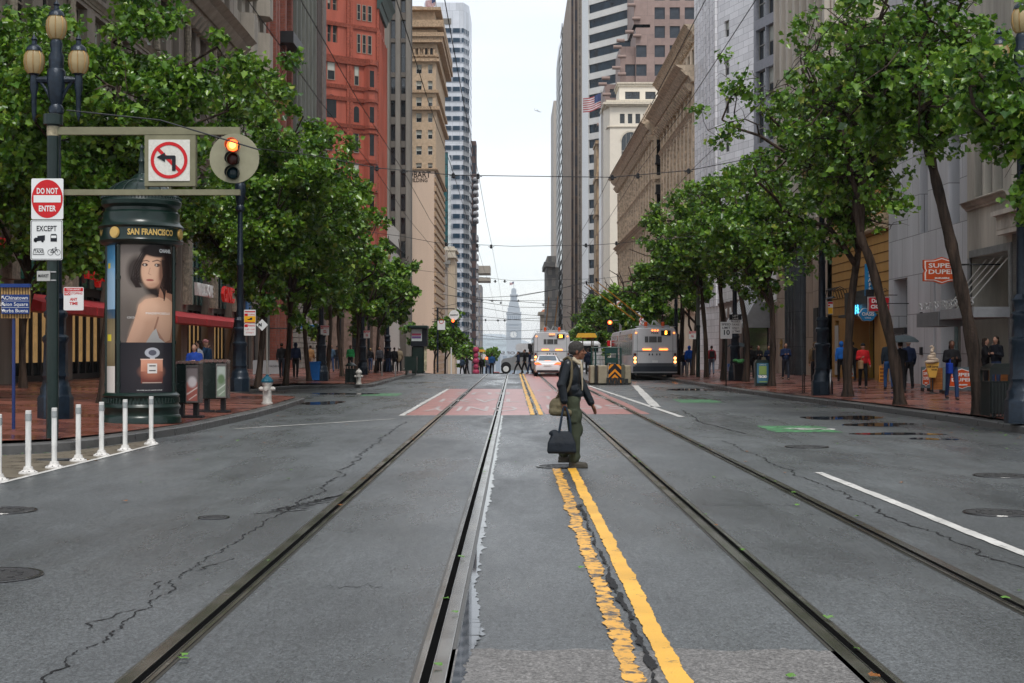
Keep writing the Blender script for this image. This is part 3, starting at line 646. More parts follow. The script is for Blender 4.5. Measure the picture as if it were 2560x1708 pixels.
def ewin(pa, pb, ya, yb, out=0., kind='sash', arch=False):
 u0, u1 = uE(pa), uE(pb); z0_, z1_ = zr(yb), zr(ya); U, N = frame_dir(aE)
 x = exs + U.x * u0 + N.x * (.03 + out); y = eys + U.y * u0 + N.y * (.03 + out); w_ = u1 - u0
 if arch:
  g = MB(); h = z1_ - z0_; r_ = w_ / 2; g.prism([(0, 0), (w_, 0)] + [(r_ + r_ * math.cos(th), h - r_ + r_ * math.sin(th)) for th in [PI * k / 8 for k in range(9)]], (0, 0, 0), t=.03); me = g.mesh('arched_window', [GLD])
  link('arched_window', me, t.o, (x - t.loc[0], y - t.loc[1], z0_), aE)
 else: link('window', win_mesh(w_, z1_ - z0_, kind, FRT, GLD), t.o, (x - t.loc[0], y - t.loc[1], z0_), aE)
for ya, yb in ((8, 48), (83, 130)):
 for pa, pb in ((891, 900), (904.5, 914), (918, 928)): ewin(pa, pb, ya, yb)
ewin(817, 836, 160, 207, kind='blind')
for ya, yb in ((165, 213),): ewin(884.5, 896, ya, yb, kind='blind')
ewin(884, 897, 265, 305, arch=True); ewin(816, 840, 243, 300, arch=True)
for ya, yb, k in ((333, 382, 'sash'), (410, 455, 'blind'), (485, 530, 'sash'), (560, 600, 'sash')): ewin(883, 896, ya, yb, kind=k); ewin(815, 830, ya + 8, yb, kind='sash')
g = MB(); U, N = frame_dir(aE)      # bay at the corner
ub = uE(909);
for za, zb in ((zr(650), zr(146)),):
 g.prism([(ub, 0), (ub + .15, 1.0), (ub + 1.05, 1.0), (LE, .1), (LE, 0)], (exs, eys, za), U, N, (zb - za))
t.part('corner_bay', g, RED)
g = MB()
for pa, pb, ya, yb in ((919, 930, 175, 218), (917, 928, 266, 305), (914, 923, 335, 388), (914, 922, 413, 458), (913, 922, 488, 530)):
 u0, u1 = ub + .3, ub + .95; o = 1.03; g.prism([(u0, zr(yb)), (u1, zr(yb)), (u1, zr(ya)), (u0, zr(ya))], (exs + N.x * o, eys + N.y * o, 0), U, (0, 0, 1), .02)
t.part('bay_glass', g, GLD)
g = MB()
for py, h, o in ((62, .5, .25), (146, .9, .5), (216, .5, .25), (246, .5, .3), (312, .5, .3), (326, .4, .2), (398, .6, .2), (470, .6, .2), (540, 1.2, .6)):
 ledge(g, exs, eys, aE, LE, zr(py) - h, zr(py), o + .02);
 if py > 140: U_, N_ = frame_dir(aE); g.prism([(ub - .1, 0), (ub + .1, 1.15 + o * .4), (ub + 1.1, 1.15 + o * .4), (LE + .1, .15), (LE, 0)], (exs, eys, zr(py) - h * .9), U_, N_, h * .8)
for px in (868, 876, 942): u = uE(px); ledge(g, exs + U.x * (u - .18), eys + U.y * (u - .18), aE, .4, z12, 49, .22)
t.part('string_course', g, RED2)
mb = MB(); W = 198.5 - 188
H = facade(mb, -18, 188, PI2, W, z12, 49, cols_even(W, 5, 1.2), rowsN(15, 9, 3.75, 2.6), .4); mb.add([(exs, eys, 49), (-18, 188, 49), (-18, 198.5, 49), (exs - 5, 198.5, 49)], [(0, 1, 2, 3)])
for k in range(6): mb.box(-17.995, -17.6, 188.1 + k * 2, 188.5 + k * 2, z12, 44)
t.part('street_wall', mb, RED); put_windows(t, H, 'sash', FRT, GLD)
mb = MB(); cornice(mb, -18, 187.5, PI2, 11.5, 47, 2.2, 1.5); t.part('roof_cornice', mb, M('dark_copper', (.03, .055, .05), .5))
mb = MB(); H = facade(mb, exs, eys, aE, LE, -2, z12, [(uE(790), uE(815)), (uE(848), uE(860)), (uE(880), uE(900)), (uE(918), uE(932))], [(1., 7.5)], .8); facade(mb, -18, 188, PI2, W, -2, z12, cols_even(W, 3, 2), [(1, 7)], .8)
for z in (7.9, 12.6): ledge(mb, exs, eys, aE, LE, z, z + .35, .3)
t.part('rough_stone_base', mb, BST); put_windows(t, H, 'plain', FRB, GLD)
# --- low pale roof building
PAL = M('pale_cladding', (.50, .46, .41), .7, var=.12)
t = T('low_building', 'low pale building with a dark roof edge below the grey concrete tower', 'building', (-18, 198.6, 0)); mb = MB(); shell(mb, -40, -18, 198.6, 225.5, -3, 20.6); t.part('wall', mb, PAL)
mb = MB(); cornice(mb, -18, 198.6, PI2, 26.9, 16.9, .6, .5); t.part('dark_ledge', mb, FRB)
# --- F grey concrete tower
GCN = M('grey_brown_concrete', (.125, .11, .095), .75, var=.15, scale=.8, streak=.12); GCL = M('grey_pier', (.165, .15, .13), .75, var=.12, streak=.12)
y = 226; t = T('office_tower', 'grey brown concrete tower with two columns of tall windows', 'tower', (PX(960, y), y, 0)); mb = MB()
xa, xb = PX(955, y), PX(1022, y); X_ = lambda px: PX(px, y) - xa
rws = [(PZ(yb, y), PZ(ya, y)) for ya, yb in ((-60, -20), (-2, 30), (48, 95), (105, 180), (192, 234), (250, 292), (310, 352), (368, 412), (427, 468), (485, 528), (544, 585), (603, 645), (661, 703), (720, 762))]
H = facade(mb, xa, y, 0, xb - xa, -4, 75, [(X_(976.5), X_(987.5)), (X_(1002), X_(1013))], rws, .5); shell(mb, xa, xb, y, 233.5, -4, 75, skip='f'); shell(mb, xa - 12, xa, y + 1, 233, -4, 75)
t.part('wall', mb, GCN); put_windows(t, H, 'thin', FRB, GLS)
mb = MB(); mb.box(PX(989, y), PX(1000.5, y), y - .5, y - .004, -4, 75); mb.box(PX(961, y), PX(974, y), y - .5, y - .004, -4, 75); mb.box(PX(1015, y), xb + .3, y - .5, y - .004, -4, 75); t.part('pier', mb, GCL)
# --- G building with painted side wall
HB = M('peach_wall', (.62, .47, .36), .7, var=.05, scale=.6, streak=.06); HOR = M('buff_terracotta', (.50, .37, .25), .7, var=.2, scale=2, bump=.3, bscale=6); HOD = M('buff_ornament', (.44, .31, .2), .7, var=.4, scale=4, bump=.8, bscale=5)
y = 250; t = T('corner_tower', 'slender buff terracotta tower with a peach painted wall reading BART ILDING', 'tower', (PX(1030, y), y, 0)); mb = MB()
xa, xb = PX(1010, y), PX(1085, y); zt = PZ(427, y); shell(mb, xa, xb, y, 284, -4, zt, skip=''); t.part('painted_wall', mb, HB)
mb = MB(); xs0 = xb; X_ = lambda px: PX(px, y) - xa; z_ = lambda py: PZ(py, y)
H = facade(mb, xa, y + .02, 0, xb + .3 - xa, zt + .01, z_(150), [(X_(1040), X_(1054)), (X_(1069.5), X_(1081))], [(z_(b), z_(a)) for a, b in ((407, 422), (365, 387), (324, 347), (282, 305), (242, 267), (201, 224), (160, 183))], .3)
shell(mb, xa, xb + .3, y + .02, 284, zt + .01, z_(150), skip='f'); mb.box(xa, xb + .5, y - .2, 284.3, z_(150) + .01, z_(74)); mb.box(xa, xb + .1, y + .4, 283, z_(72), z_(24))
t.part('wall', mb, HOR); put_windows(t, H, 'blind', FRW, GLS)
mb = MB()
for py, h, o in ((424, .25, .15), (275, .6, .5), (232, .5, .3), (154, .5, .4), (142, .35, .3), (108, 1.3, 1.0), (94, .7, 1.3), (70, 1.2, 1.2), (26, .5, .7)):
 z = z_(py); mb.box(xa, xb + .5 + o, y - .2 - o, 284.5 + o, z, z + h)
for k in range(5): mb.lathe([(.22, z_(141)), (.2, z_(122)), (.35, z_(121))], (PX(1035 + 12.5 * k, y), y - .5, 0), 8)
t.part('ornate_band', mb, HOD)
mb = MB()
for k in range(3): mb.box(PX(1046 + 12.5 * k * 1.3, y) - .35, PX(1046 + 12.5 * k * 1.3, y) + .35, y - .23, y - .205, z_(141), z_(120))
t.part('loggia_opening', mb, GLD)
mb = MB(); xl = PX(1034, y); mb.add([(xa, y, z_(22)), (PX(1078, y), y, z_(22)), (PX(1078, y), 283, z_(22)), (xa, 283, z_(22)), (xl - 4, y + 8, z_(-14)), (PX(1046, y), y + 8, z_(-14)), (PX(1046, y), 276, z_(-14)), (xl - 4, 276, z_(-14))], [(0, 1, 5, 4), (1, 2, 6, 5), (2, 3, 7, 6), (4, 5, 6, 7)])
t.part('tiled_roof', mb, M('brown_roof_tile', (.16, .10, .07), .7, var=.3, brick=(.5, .4, .06, (.35, .28, .2))))
mb = MB(); put_text(mb, 'HOBART', (PX(1041, y), y - .03, z_(437)), 1.55, t=.02, bold=.03, width=4.9); put_text(mb, 'BUILDING', (PX(1043, y), y - .03, z_(451)), .95, t=.02, bold=.02, width=3.6); t.part('painted_lettering', mb, M('black_paint', (.05, .03, .02), .6))
mb = MB(); zz = -3
for k in range(24): mb.box(xb + .003, xb + .35, 250.4, 283.8, zz + 1.5 * k, zz + 1.5 * k + .9)
t.part('banded_side', mb, HOD)
for kx, py, nm in ((1061, -8, 1),):
 pass
# --- H, I, J, K, L
y = 400; t = T('glass_tower', 'thin sliver of teal glass tower between the buff tower and the striped tower', 'tower', (PX(1103, y), y, 0)); mb = MB(); shell(mb, PX(1070, y), PX(1120, y), y, y + 20, -8, PZ(380, y)); t.part('glass_wall', mb, M('teal_curtain_wall', (.03, .12, .13), .1, var=.5, scale=.4, brick=(1.8, 3.4, .12, (.015, .03, .03))))
y = 480; t = T('striped_tower', 'tall office tower with alternating white and dark blue bands', 'tower', (PX(1140, y), y, 0)); mb = MB()
SIL = M('white_metal_panel', (.60, .62, .66), .35, .3, var=.08, scale=.3, brick=(2.3, 9, .06, (.42, .44, .48))); BLU = M('blue_ribbon_glass', (.02, .05, .085), .08, var=.5, scale=.35, brick=(3., 40, .35, (.30, .33, .38)))
P = [(PX(1060, y), y), (PX(1158, y), y), (PX(1171, y), y + 5), (PX(1172.5, y), y + 30), (PX(1060, y), y + 30)]
def ring(mb, P, z0, z1, off=0., m=0, top=True):
 c = Vector((sum(p[0] for p in P) / len(P), sum(p[1] for p in P) / len(P))); Q = []
 for p in P: d = (Vector(p) - c); Q.append(tuple(c + d * (1 + off / d.length)))
 k = len(Q); mb.add([(*q, z0) for q in Q] + [(*q, z1) for q in Q], [(i, (i + 1) % k, k + (i + 1) % k, k + i) for i in range(k)] + ([tuple(range(k, 2 * k))] if top else []), m)
ring(mb, P, -10, PZ(5, y)); t.part('wall', mb, SIL)
g = MB(); ring(g, P, 0, 14 * y / F, .12, 0, True); me = g.mesh('window_band', [BLU], off=t.loc)
for k in range(34): link('window_band', me, t.o, (0, 0, PZ(83.3 + 24.5 * k, y)))
mb = MB(); mb.box(PX(1100, y), PX(1128, y), y - .2, y - .15, PZ(60, y), PZ(45, y)); t.part('louvre', mb, GCL)
y = 520; t = T('brown_tower', 'narrow brown tower with stacked rounded balconies right of the striped tower', 'tower', (PX(1185, y), y, 0)); mb = MB(); shell(mb, PX(1160, y), PX(1190, y), y, y + 12, -10, PZ(352, y)); t.part('wall', mb, M('brown_cladding', (.16, .10, .09), .5, var=.4, scale=.3, streak=.2, brick=(2.2, 3.2, .4, (.04, .05, .07))))
mb = MB()
for k in range(7): z = PZ(452 + 17 * k, y); mb.rbox(PX(1183, y), PX(1195.5 - .0 * k, y), y - 2, y + 10, z, z + 1.2, .9)
for k in range(12): z = PZ(600 + 24 * k, y); mb.box(PX(1190, y), PX(1195, y), y, y + 12, z, z + 1.8)
t.part('balcony', mb, M('balcony_white', (.5, .5, .52), .5))
mb = MB()
for a, b in ((659, 678), (689, 698)): mb.box(PX(1190, y), PX(1224, y), y + 13, y + 30, PZ(b, y), PZ(a, y))
t.part('cantilevered_slab', mb, M('beige_panel', (.50, .46, .40), .6, var=.08))
y = 620; t = T('far_building', 'grey far block at the left edge of the sky gap beneath the beige slabs', 'building', (PX(1198, y), y, 0)); mb = MB(); shell(mb, PX(1180, y), PX(1203.5, y), y, y + 30, -14, PZ(712, y)); t.part('wall', mb, M('far_grey', (.30, .27, .24), .7, var=.2, brick=(2, 3.5, .5, (.2, .2, .22))))
y = 300; t = T('cream_building', 'short cream building with a crown like balcony in front of the striped tower', 'building', (PX(1120, y), y, 0)); mb = MB(); shell(mb, PX(1118, y), PX(1137, y), y, y + 12, -5, PZ(645, y)); t.part('wall', mb, M('cream_stone', (.56, .46, .34), .7, var=.12, streak=.1))
mb = MB(); shell(mb, PX(1090, y), PX(1119.5, y), y - 4, y + 8, -5, PZ(632, y)); t.part('grey_wing', mb, M('warm_grey', (.34, .29, .25), .7, var=.1, streak=.15))
mb = MB(); cx = PX(1124, y)
for a, b, c, d in ((1108, 1140, 645, 640), (1110, 1138, 640, 632), (1107, 1142, 627, 622), (1112, 1136, 622, 617)): mb.box(PX(a, y), PX(b, y), y - 1, y + 12, PZ(c, y), PZ(d, y))
for k in range(7): mb.lathe([(.12, PZ(632, y)), (.2, PZ(629.5, y)), (.12, PZ(627, y))], (PX(1110 + 4.5 * k, y), y - .7, 0), 6)
t.part('balcony_crown', mb, M('cream_trim', (.6, .54, .44), .7, var=.2))
mb = MB(); mb.box(PX(1098, y), PX(1128, y), y - 5.2, y - 3.9, PZ(664, y), PZ(655, y)); mb.box(PX(1104, y), PX(1124, y), y - 4.8, y - 3.9, PZ(672, y), PZ(664.1, y)); t.part('dark_cornice', mb, FRG)
# ---------------- right side, far to near
def rblock(name, label, pxs, y0, y1, ptop, mat, cat='tower', pxw=40, base=-8):
 x0 = PX(pxs, y0); t = T(name, label, cat, (x0, y0, 0)); mb = MB(); shell(mb, x0, x0 + pxw * y0 / F, y0, y1, base, PZ(ptop, y0)); t.part('wall', mb, mat); return t, x0
t, x0 = rblock('far_building', 'small tan block with an orange tiled roof right of the clock tower', 1352, 560, 580, 787, M('far_tan', (.40, .33, .26), .7, var=.15), 'building', 60, -12)
mb = MB(); mb.box(PX(1346, 560), PX(1390, 560), 558, 580, PZ(787, 560), PZ(780, 560), 1); mb.box(PX(1352, 560), PX(1390, 560), 558.5, 580, PZ(780, 560) + .01, PZ(774, 560), 0, 1.); t.part('roof', mb, [M('orange_tile', (.45, .17, .08), .7), FRT])
t, x0 = rblock('far_building', 'grey stone block with a curved cornice beside the first bus poles', 1366, 470, 500, 668, M('far_stone', (.27, .25, .225), .7, var=.2, brick=(2.4, 3.8, .6, (.16, .155, .15))), 'building', 30, -10)
mb = MB(); mb.box(PX(1360, 470), PX(1388, 470), 467, 500, PZ(668, 470), PZ(656, 470)); mb.box(PX(1368, 470), PX(1390, 470), 470, 500, PZ(656, 470) + .01, PZ(640, 470)); t.part('cornice', mb, MATS['far_stone'])
t, x0 = rblock('office_tower', 'slim grey tower with white fins at the right edge of the sky', 1407, 459, 527, 66, M('pale_grey_concrete', (.36, .355, .34), .6, var=.08), 'tower', 30)
mb = MB(); zs_ = [PZ(118 + 23.6 * k, 490) for k in range(33)]
for z in zs_: mb.box(x0 - .25, x0 + .02, 461, 476, z, z + 1.7)
t.part('side_window', mb, GLD); mb = MB()
for k in range(33): mb.add([(x0 - .3, 484, zs_[k] - .8), (x0 - .3, 512, zs_[k] - 1.8), (x0 - .3, 512, zs_[k] - .6), (x0 - .3, 484, zs_[k] + .4)], [(0, 3, 2, 1)])
t.part('white_fin', mb, WHTL)
t2 = T('office_tower', 'lower brownish tower edge left of the slim grey tower', 'tower', (16.6, 560, 0)); mb = MB(); shell(mb, 15.9, 30, 560, 600, -12, PZ(262, 570)); t2.part('wall', mb, M('far_beige', (.40, .36, .32), .6, var=.1))
t, x0 = rblock('office_tower', 'tall brown slab tower with dark vertical window strips', 1427, 390, 453, -60, M('brown_concrete', (.30, .235, .185), .7, var=.08, scale=.4, brick=(3, 4., .05, (.24, .19, .15))), 'tower', 34)
mb = MB(); y = 390
for a, b in ((1428.5, 1434), (1437, 1444)): mb.box(PX(a, y), PX(b, y), y - .15, y - .01, -5, PZ(-59, y))
t.part('window_strip', mb, M('dark_strip_glass', (.02, .022, .03), .1, var=.4, brick=(3, 4., .5, (.05, .035, .03)))); mb = MB(); mb.box(PX(1447, y), PX(1452, y), y - .2, y - .01, -5, PZ(-59, y))
t.part('textured_strip', mb, M('rough_strip', (.16, .14, .12), .8, var=.6, scale=1.5, bump=.5, bscale=3)); mb = MB(); mb.box(PX(1454, y), PX(1460, y), y - .3, y - .01, -5, PZ(-59, y)); t.part('pier', mb, M('light_pier', (.36, .34, .31), .7))
# R4 banded
xa, ya = PX(1471, 360), 360; aB = math.atan2(-1, .77); Lb = 30; t = T('banded_tower', 'white office tower with slanting bands of dark blue windows', 'tower', (xa, ya, 0)); mb = MB(); U, N = frame_dir(aB)
rws = [(PZ(34 + 37.5 * k, 360), PZ(12.5 + 37.5 * k, 360)) for k in range(-3, 23)]
WPN = M('white_panel', (.62, .61, .58), .6, var=.06, scale=.5, brick=(6, 3.79, .05, (.5, .49, .47)))
H = facade(mb, xa, ya, aB, Lb, -5, PZ(-90, 360), [(.15, Lb)], rws, .35);
mb.add([(xa - .9, ya + 14, -5), (xa, ya, -5), (xa, ya, 95), (xa - .9, ya + 14, 95)], [(0, 1, 2, 3)], 1); t.part('wall', mb, [WPN, M('white_side', (.8, .8, .79), .6, var=.03)])
for h in H:
 g = MB(); P_ = lambda u, z, o: (xa + U.x * u - N.x * o, ya + U.y * u - N.y * o, z); g.add([P_(.15, h[5], .35), P_(Lb, h[5], .35), P_(Lb, h[6], .35), P_(.15, h[6], .35)], [(0, 1, 2, 3)]); t.part('window_band', g, M('navy_band_glass', (.012, .028, .045), .08, var=.6, scale=.5, brick=(4.4, 40, .12, (.006, .012, .018))))
# R5 stepped pink granite
PNK = M('pink_granite', (.30, .215, .19), .55, var=.12, scale=.8, brick=(3.45, 4.43, .04, (.2, .15, .135))); y = 330
t = T('stepped_tower', 'pinkish brown granite tower stepping down to the left with rounded corner rolls', 'tower', (PX(1600, y), y, 0)); mb = MB(); wr = [(47, 17), (94, 64), (142, 112), (189, 160), (0, -30)]
cr = [(1637, 1663), (1675, 1700.5), (1712.5, 1738), (1750, 1776)]; xa = PX(1626, y); HH = facade(mb, xa, y, 0, 20, -5, 95, [(PX(a, y) - xa, PX(b, y) - xa) for a, b in cr], [(PZ(a, y), PZ(b, y)) for a, b in wr] + rowsN(PZ(236, y), 1, 4.4, 2.7), .4); shell(mb, xa, xa + 20, y, y + 20, -5, 95, skip='f')
for pl, pr, ptop, dy in ((1590, 1626, 68, 0), (1552, 1590, 112, 1.5), (1515, 1552, 204, 3)):
 x0_ = PX(pl, y); W_ = PX(pr, y) - x0_; rr = [(PZ(a + .0, y + dy), PZ(b, y + dy)) for a, b in wr if b > ptop - 3 or pl > 1600]
 rr = [q for q in rr if q[1] < PZ(ptop, y)]; rr = rr + ([(PZ(238, y), PZ(216, y))] if pl == 1515 else [])
 HH += facade(mb, x0_, y + dy, 0, W_, -5, PZ(ptop, y), [(W_ * .33, W_ * .99)] if pl < 1590 else [(W_ * .02, W_ * .75)], rr, .4); shell(mb, x0_, x0_ + W_, y + dy, y + dy + 15, -5, PZ(ptop, y), skip='f')
shell(mb, PX(1585, y), PX(1626, y), y - .05, y + 20, PZ(60, y), 95)
t.part('wall', mb, PNK); put_windows(t, HH, 'thin', FRB, M('smoke_glass', (.05, .06, .075), .08, var=.5, scale=.3))
mb = MB()
for px, py in ((1578, 13), (1590, 47), (1573, 80), (1592, 90), (1551, 102), (1543, 118), (1554, 142), (1540, 170), (1554, 186), (1514, 196), (1506, 211), (1516, 237), (1503, 262), (1502, 312)):
 x = PX(px, y); z = PZ(py, y); mb.tube([(x - .9, y - .6, z), (x + 1., y - .6, z)], .42, 10)
t.part('corner_roll', mb, M('rounded_granite', (.25, .175, .15), .55, var=.1), True)
# R6 cream block
CRM = M('cream_wall', (.72, .66, .56), .7, var=.05, scale=.8); CRT = M('cream_moulding', (.60, .54, .44), .7, var=.2); y = 300; z_ = lambda p: PZ(p, y)
t = T('cream_building', 'cream classical block with an arched window and penthouse behind the flag', 'building', (PX(1560, y), y, 0)); mb = MB(); xa = PX(1525, y)
HH = facade(mb, xa, y, 0, 16, -5, z_(266), [(PX(a, y) - xa, PX(b, y) - xa) for a, b in ((1550, 1562), (1570, 1581), (1589, 1601), (1608, 1620))], [(z_(308), z_(284))], .3)
mb.add([(PX(1513, y), y + 6, -5), (xa, y, -5), (xa, y, z_(266)), (PX(1513, y), y + 6, z_(266))], [(0, 1, 2, 3)]); mb.add([(xa, y, z_(266)), (xa + 16, y, z_(266)), (xa + 16, y + 12, z_(266)), (xa, y + 12, z_(266))], [(0, 1, 2, 3)])
xp = PX(1551, y); HH += facade(mb, xp, y + 3, 0, 11, z_(255), z_(200), [(PX(a, y) - xp, PX(b, y) - xp) for a, b in ((1566, 1603), (1617, 1643))], [(z_(241), z_(222))], .3); shell(mb, xp, xp + 11, y + 3, y + 12, z_(255), z_(200), skip='f')
t.part('wall', mb, CRM); put_windows(t, HH, 'pair', FRB, GLS)
mb = MB()
for a, b, o in ((266, 262, .5), (262, 256, 1.0), (256, 250, .4), (318, 315, .2)): mb.box(PX(1520, y) - o, xa + 16, y - o, y + 12, z_(a) + .01, z_(b))
for a, b, o in ((209, 203, .25), (203, 199, .5)): mb.box(xp - o, xp + 11 + o, y + 3 - o, y + 12, z_(a) + .01, z_(b))
t.part('cornice', mb, CRT)
g = MB(); cx = PX(1577, y); r_ = 23 * y / F; g.prism([(-r_, -16), (r_, -16)] + [(r_ * math.cos(th), r_ * math.sin(th)) for th in [PI * k / 16 for k in range(17)]], (cx, y - .05, z_(353)), t=.04);
for k in (-1, 0, 1): g.box(cx + k * r_ / 2 - .05, cx + k * r_ / 2 + .05, y - .12, y - .06, z_(353) - 16, z_(353) + r_ * .8, 1)
g.box(cx - r_, cx + r_, y - .12, y - .06, z_(353) - 2.2, z_(353) - 1.9, 1); t.part('arched_window', g, [GLS, FRG])
g = MB(); r2 = r_ + .35; arc = [(math.cos(PI * k / 16), math.sin(PI * k / 16)) for k in range(17)]
for (c0, s0), (c1, s1) in zip(arc[:-1], arc[1:]): g.add([(cx + r_ * c0, y - .14, z_(353) + r_ * s0), (cx + r2 * c0, y - .14, z_(353) + r2 * s0), (cx + r2 * c1, y - .14, z_(353) + r2 * s1), (cx + r_ * c1, y - .14, z_(353) + r_ * s1)], [(0, 1, 2, 3)])
t.part('arch_moulding', g, CRT)
t = T('white_strip_building', 'narrow white wall strip between the banded tower and the cream block', 'building', (PX(1506, 310), 310, 0)); mb = MB(); shell(mb, PX(1503, 310), PX(1517, 310), 310, 318, -5, z_(262)); t.part('wall', mb, MATS['white_side'])
mb = MB(); mb.box(PX(1508.5, 310), PX(1510, 310), 309.9, 309.99, -4, z_(275)); t.part('dark_joint', mb, FRG)
t = T('tan_building', 'slim tan ornate building low between the banded tower and the white strip', 'building', (PX(1496, 330), 330, 0)); mb = MB(); shell(mb, PX(1491, 330), PX(1504, 330), 330, 340, -6, PZ(352, 330)); t.part('wall', mb, M('tan_ornate', (.42, .30, .18), .7, var=.3, scale=1.5, brick=(1., 3.6, .25, (.25, .17, .1))))
mb = MB()
for p in (352, 440, 530): mb.box(PX(1488.5, 330), PX(1505, 330), 329, 340, PZ(p + 8, 330), PZ(p, 330) + .01)
t.part('cornice', mb, MATS['tan_ornate'])
# R7, R8 ornate tan blocks on the street line
TNR = M('tan_terracotta', (.74, .61, .46), .7, var=.2, scale=1.5, streak=.2, bump=.2, bscale=8); TNO = M('tan_ornament', (.62, .50, .37), .75, var=.45, scale=3, bump=.8, bscale=6)
def ornate(label, X, ya, yb, h, ncol, rws, cors, fc=None, seed=1):
 t = T('ornate_building', label, 'building', (X, ya, 0)); W = yb - ya; mb = MB()
 H = facade(mb, X, yb, -PI2, W, -4, h, cols_even(W, ncol, W / ncol * .5, .8), rws, .2)
 HF = facade(mb, X, ya, 0, 8, -4, h, [(.25, .25 + .55)], rws, .3) if fc else []
 shell(mb, X, X + (8 if fc else 30), ya, yb, -4, h, skip='lf' if fc else 'l'); t.part('wall', mb, TNR); put_windows(t, HF + H, 'thin', FRB, GLD, 100, seed)
 mb = MB()
 for z, hh, o, te in cors: cornice(mb, X, yb, -PI2, W, z, hh, o, teeth=te); cornice(mb, X, ya, 0, 6, z + .001, hh, o)
 for k in range(ncol + 1): u = .8 + (W - 1.6) / ncol * k; ledge(mb, X, yb - u + .3, -PI2, .6, 5, h - 3, .25)
 t.part('cornice', mb, TNO); return t
ornate('tan terracotta block with a huge bracketed cornice right of the corner balconies', 16.6, 129, 158.6, 30.4, 9, rowsN(6, 5, 3.7, 2.2) + [(24.4, 25.6), (27.6, 29.6)], ((5, .5, .5, 0), (12.6, .4, .3, 0), (23.2, .5, .5, .8), (26.2, 1.5, 1.9, 1.2), (30.4, 1.0, 1.1, .8)))
t = ornate('tan corner block with iron balconies and a spiky roof crest by the far trees', 15.8, 159, 213, 28.2, 15, rowsN(5.5, 3, 3.8, 2.5) + [(17.6, 20.2), (21.4, 25.4)], ((4.8, .6, .6, 0), (16.4, .6, .9, .9), (20.6, .35, .35, 0), (26, 1.4, 1.6, 1.2)), True, 2)
mb = MB()
for k in range(34): mb.lathe([(.35, 27.4), (.28, 28.1), (.42, 28.5), (.02, 29.6)], (15.4, 159.3 + 1.6 * k, 0), 6)
t.part('roof_crest', mb, TNO)
for z in (PZ(550, 159) , PZ(462, 159), PZ(388, 159)): t.part('balcony', MB().box(15.95, 16.75, 158.5, 158.98, z - .9, z).box(15.85, 16.85, 158.4, 159, z - 1.05, z - .9), FRB)
# R9 white glazed tower
WGL = M('white_glazed_brick', (.80, .80, .82), .4, var=.07, scale=1.5, streak=.1, brick=(1.1, .55, .02, (.42, .42, .44)), coat=.2)
t = T('white_tower', 'white glazed brick tower with ribbed edge behind the right hand trees', 'tower', (17, 118, 0)); mb = MB()
pa, pb, pc, pd = (PX(1742, 128.9), 128.9), (PX(1798, 120), 120), (PX(1885, 114), 114), (PX(1972, 108), 108)
def seg(p, q): d = Vector(q) - Vector(p); return p[0], p[1], math.atan2(d.y, d.x), d.length
ox, oy, a, L = seg(pa, pb); facade(mb, ox, oy, a, L, 0, 52, [], [], .3)
for k in range(7): u = L * k / 7 + .15; ledge(mb, ox, oy, a, u + L / 13, 5.5, 52, .3, 0, 0, u)
ox, oy, a, L = seg(pb, pc); rr = [(PZ(y1_, 117), PZ(y0_, 117)) for y0_, y1_ in [(39 + 97.3 * k, 81 + 97.3 * k) for k in range(-2, 7)]]
H = facade(mb, ox, oy, a, L, 0, 52, [(L * 14 / 87, L * 14 / 87 + 27 * 117 / F)], rr, .25)
mb.add([(*pd, 0), (40, 112, 0), (40, 112, 52), (*pd, 52)], [(0, 1, 2, 3)]); t.part('wall', mb, WGL); put_windows(t, H, 'blind', FRG, GLS)
ox, oy, a, L = seg(pc, pd); mb = MB(); rr = [(5 + 3.3 * k, 7.5 + 3.3 * k) for k in range(14)]; H = facade(mb, ox, oy, a, L, 0, 52, [(.3 + (L - .6) * k / 3 + .06, .3 + (L - .6) * (k + 1) / 3 - .06) for k in range(3)], rr, .35); t.part('grey_bay', mb, M('grey_spandrel', (.24, .25, .28), .5, var=.15)); put_windows(t, H, 'sash', FRG, GLS)
# low white tiled building in front of it, with a striped awning
t = T('white_building', 'low white tiled shop with a grey striped awning beside the granite portal', 'building', (15.8, 84, 0)); mb = MB()
H = facade(mb, 15.8, 108, -PI2, 22, .2, 12.5, [(2, 3.2), (5, 6.2), (9, 10.3), (14.5, 19.)], [(7.2, 10.2)], .4)
H2 = facade(mb, 15.8, 108.001, -PI2, 0.01, .2, .3, [], [])
shell(mb, 15.8, 35, 86, 108, 0, 12.5, skip='l'); t.part('wall', mb, WGL); put_windows(t, H, 'sash', FRG, GLS)
mb = MB(); mb.box(15.72, 15.79, 97, 106, .3, 5.2, 0); mb.box(15.70, 15.79, 88, 95, .3, 4.2, 0); t.part('shop_front', mb, [SHP2]); mb = MB()
for k in range(5): t.part('column', MB().lathe([(.35, .3), (.3, .8), (.28, 4.9), (.4, 5.2)], (15.55, 97.5 + 2. * k, 0), 12), M('brown_column', (.22, .17, .15), .5))
g = MB()
for k in range(20): y_ = 87.0 + .38 * k; g.add([(15.75, y_, 6.3), (15.75, y_ + .38, 6.3), (13.9, y_ + .38, 3.1), (13.9, y_, 3.1)], [(0, 1, 2, 3)], k % 2)
g.add([(15.75, 87, 6.3), (13.9, 87, 3.1), (15.75, 87, 3.1)], [(0, 1, 2)], 0); t.part('awning', g, [M('awning_grey', (.20, .205, .21), .6), M('awning_light', (.50, .51, .52), .6)])
mb = MB(); put_text(mb, 'McMoBell', (15.4, 101, 4.4), .9, U=(0, -1, 0), t=.1, bold=.03, width=5); t.part('shop_lettering', mb, WHTL)
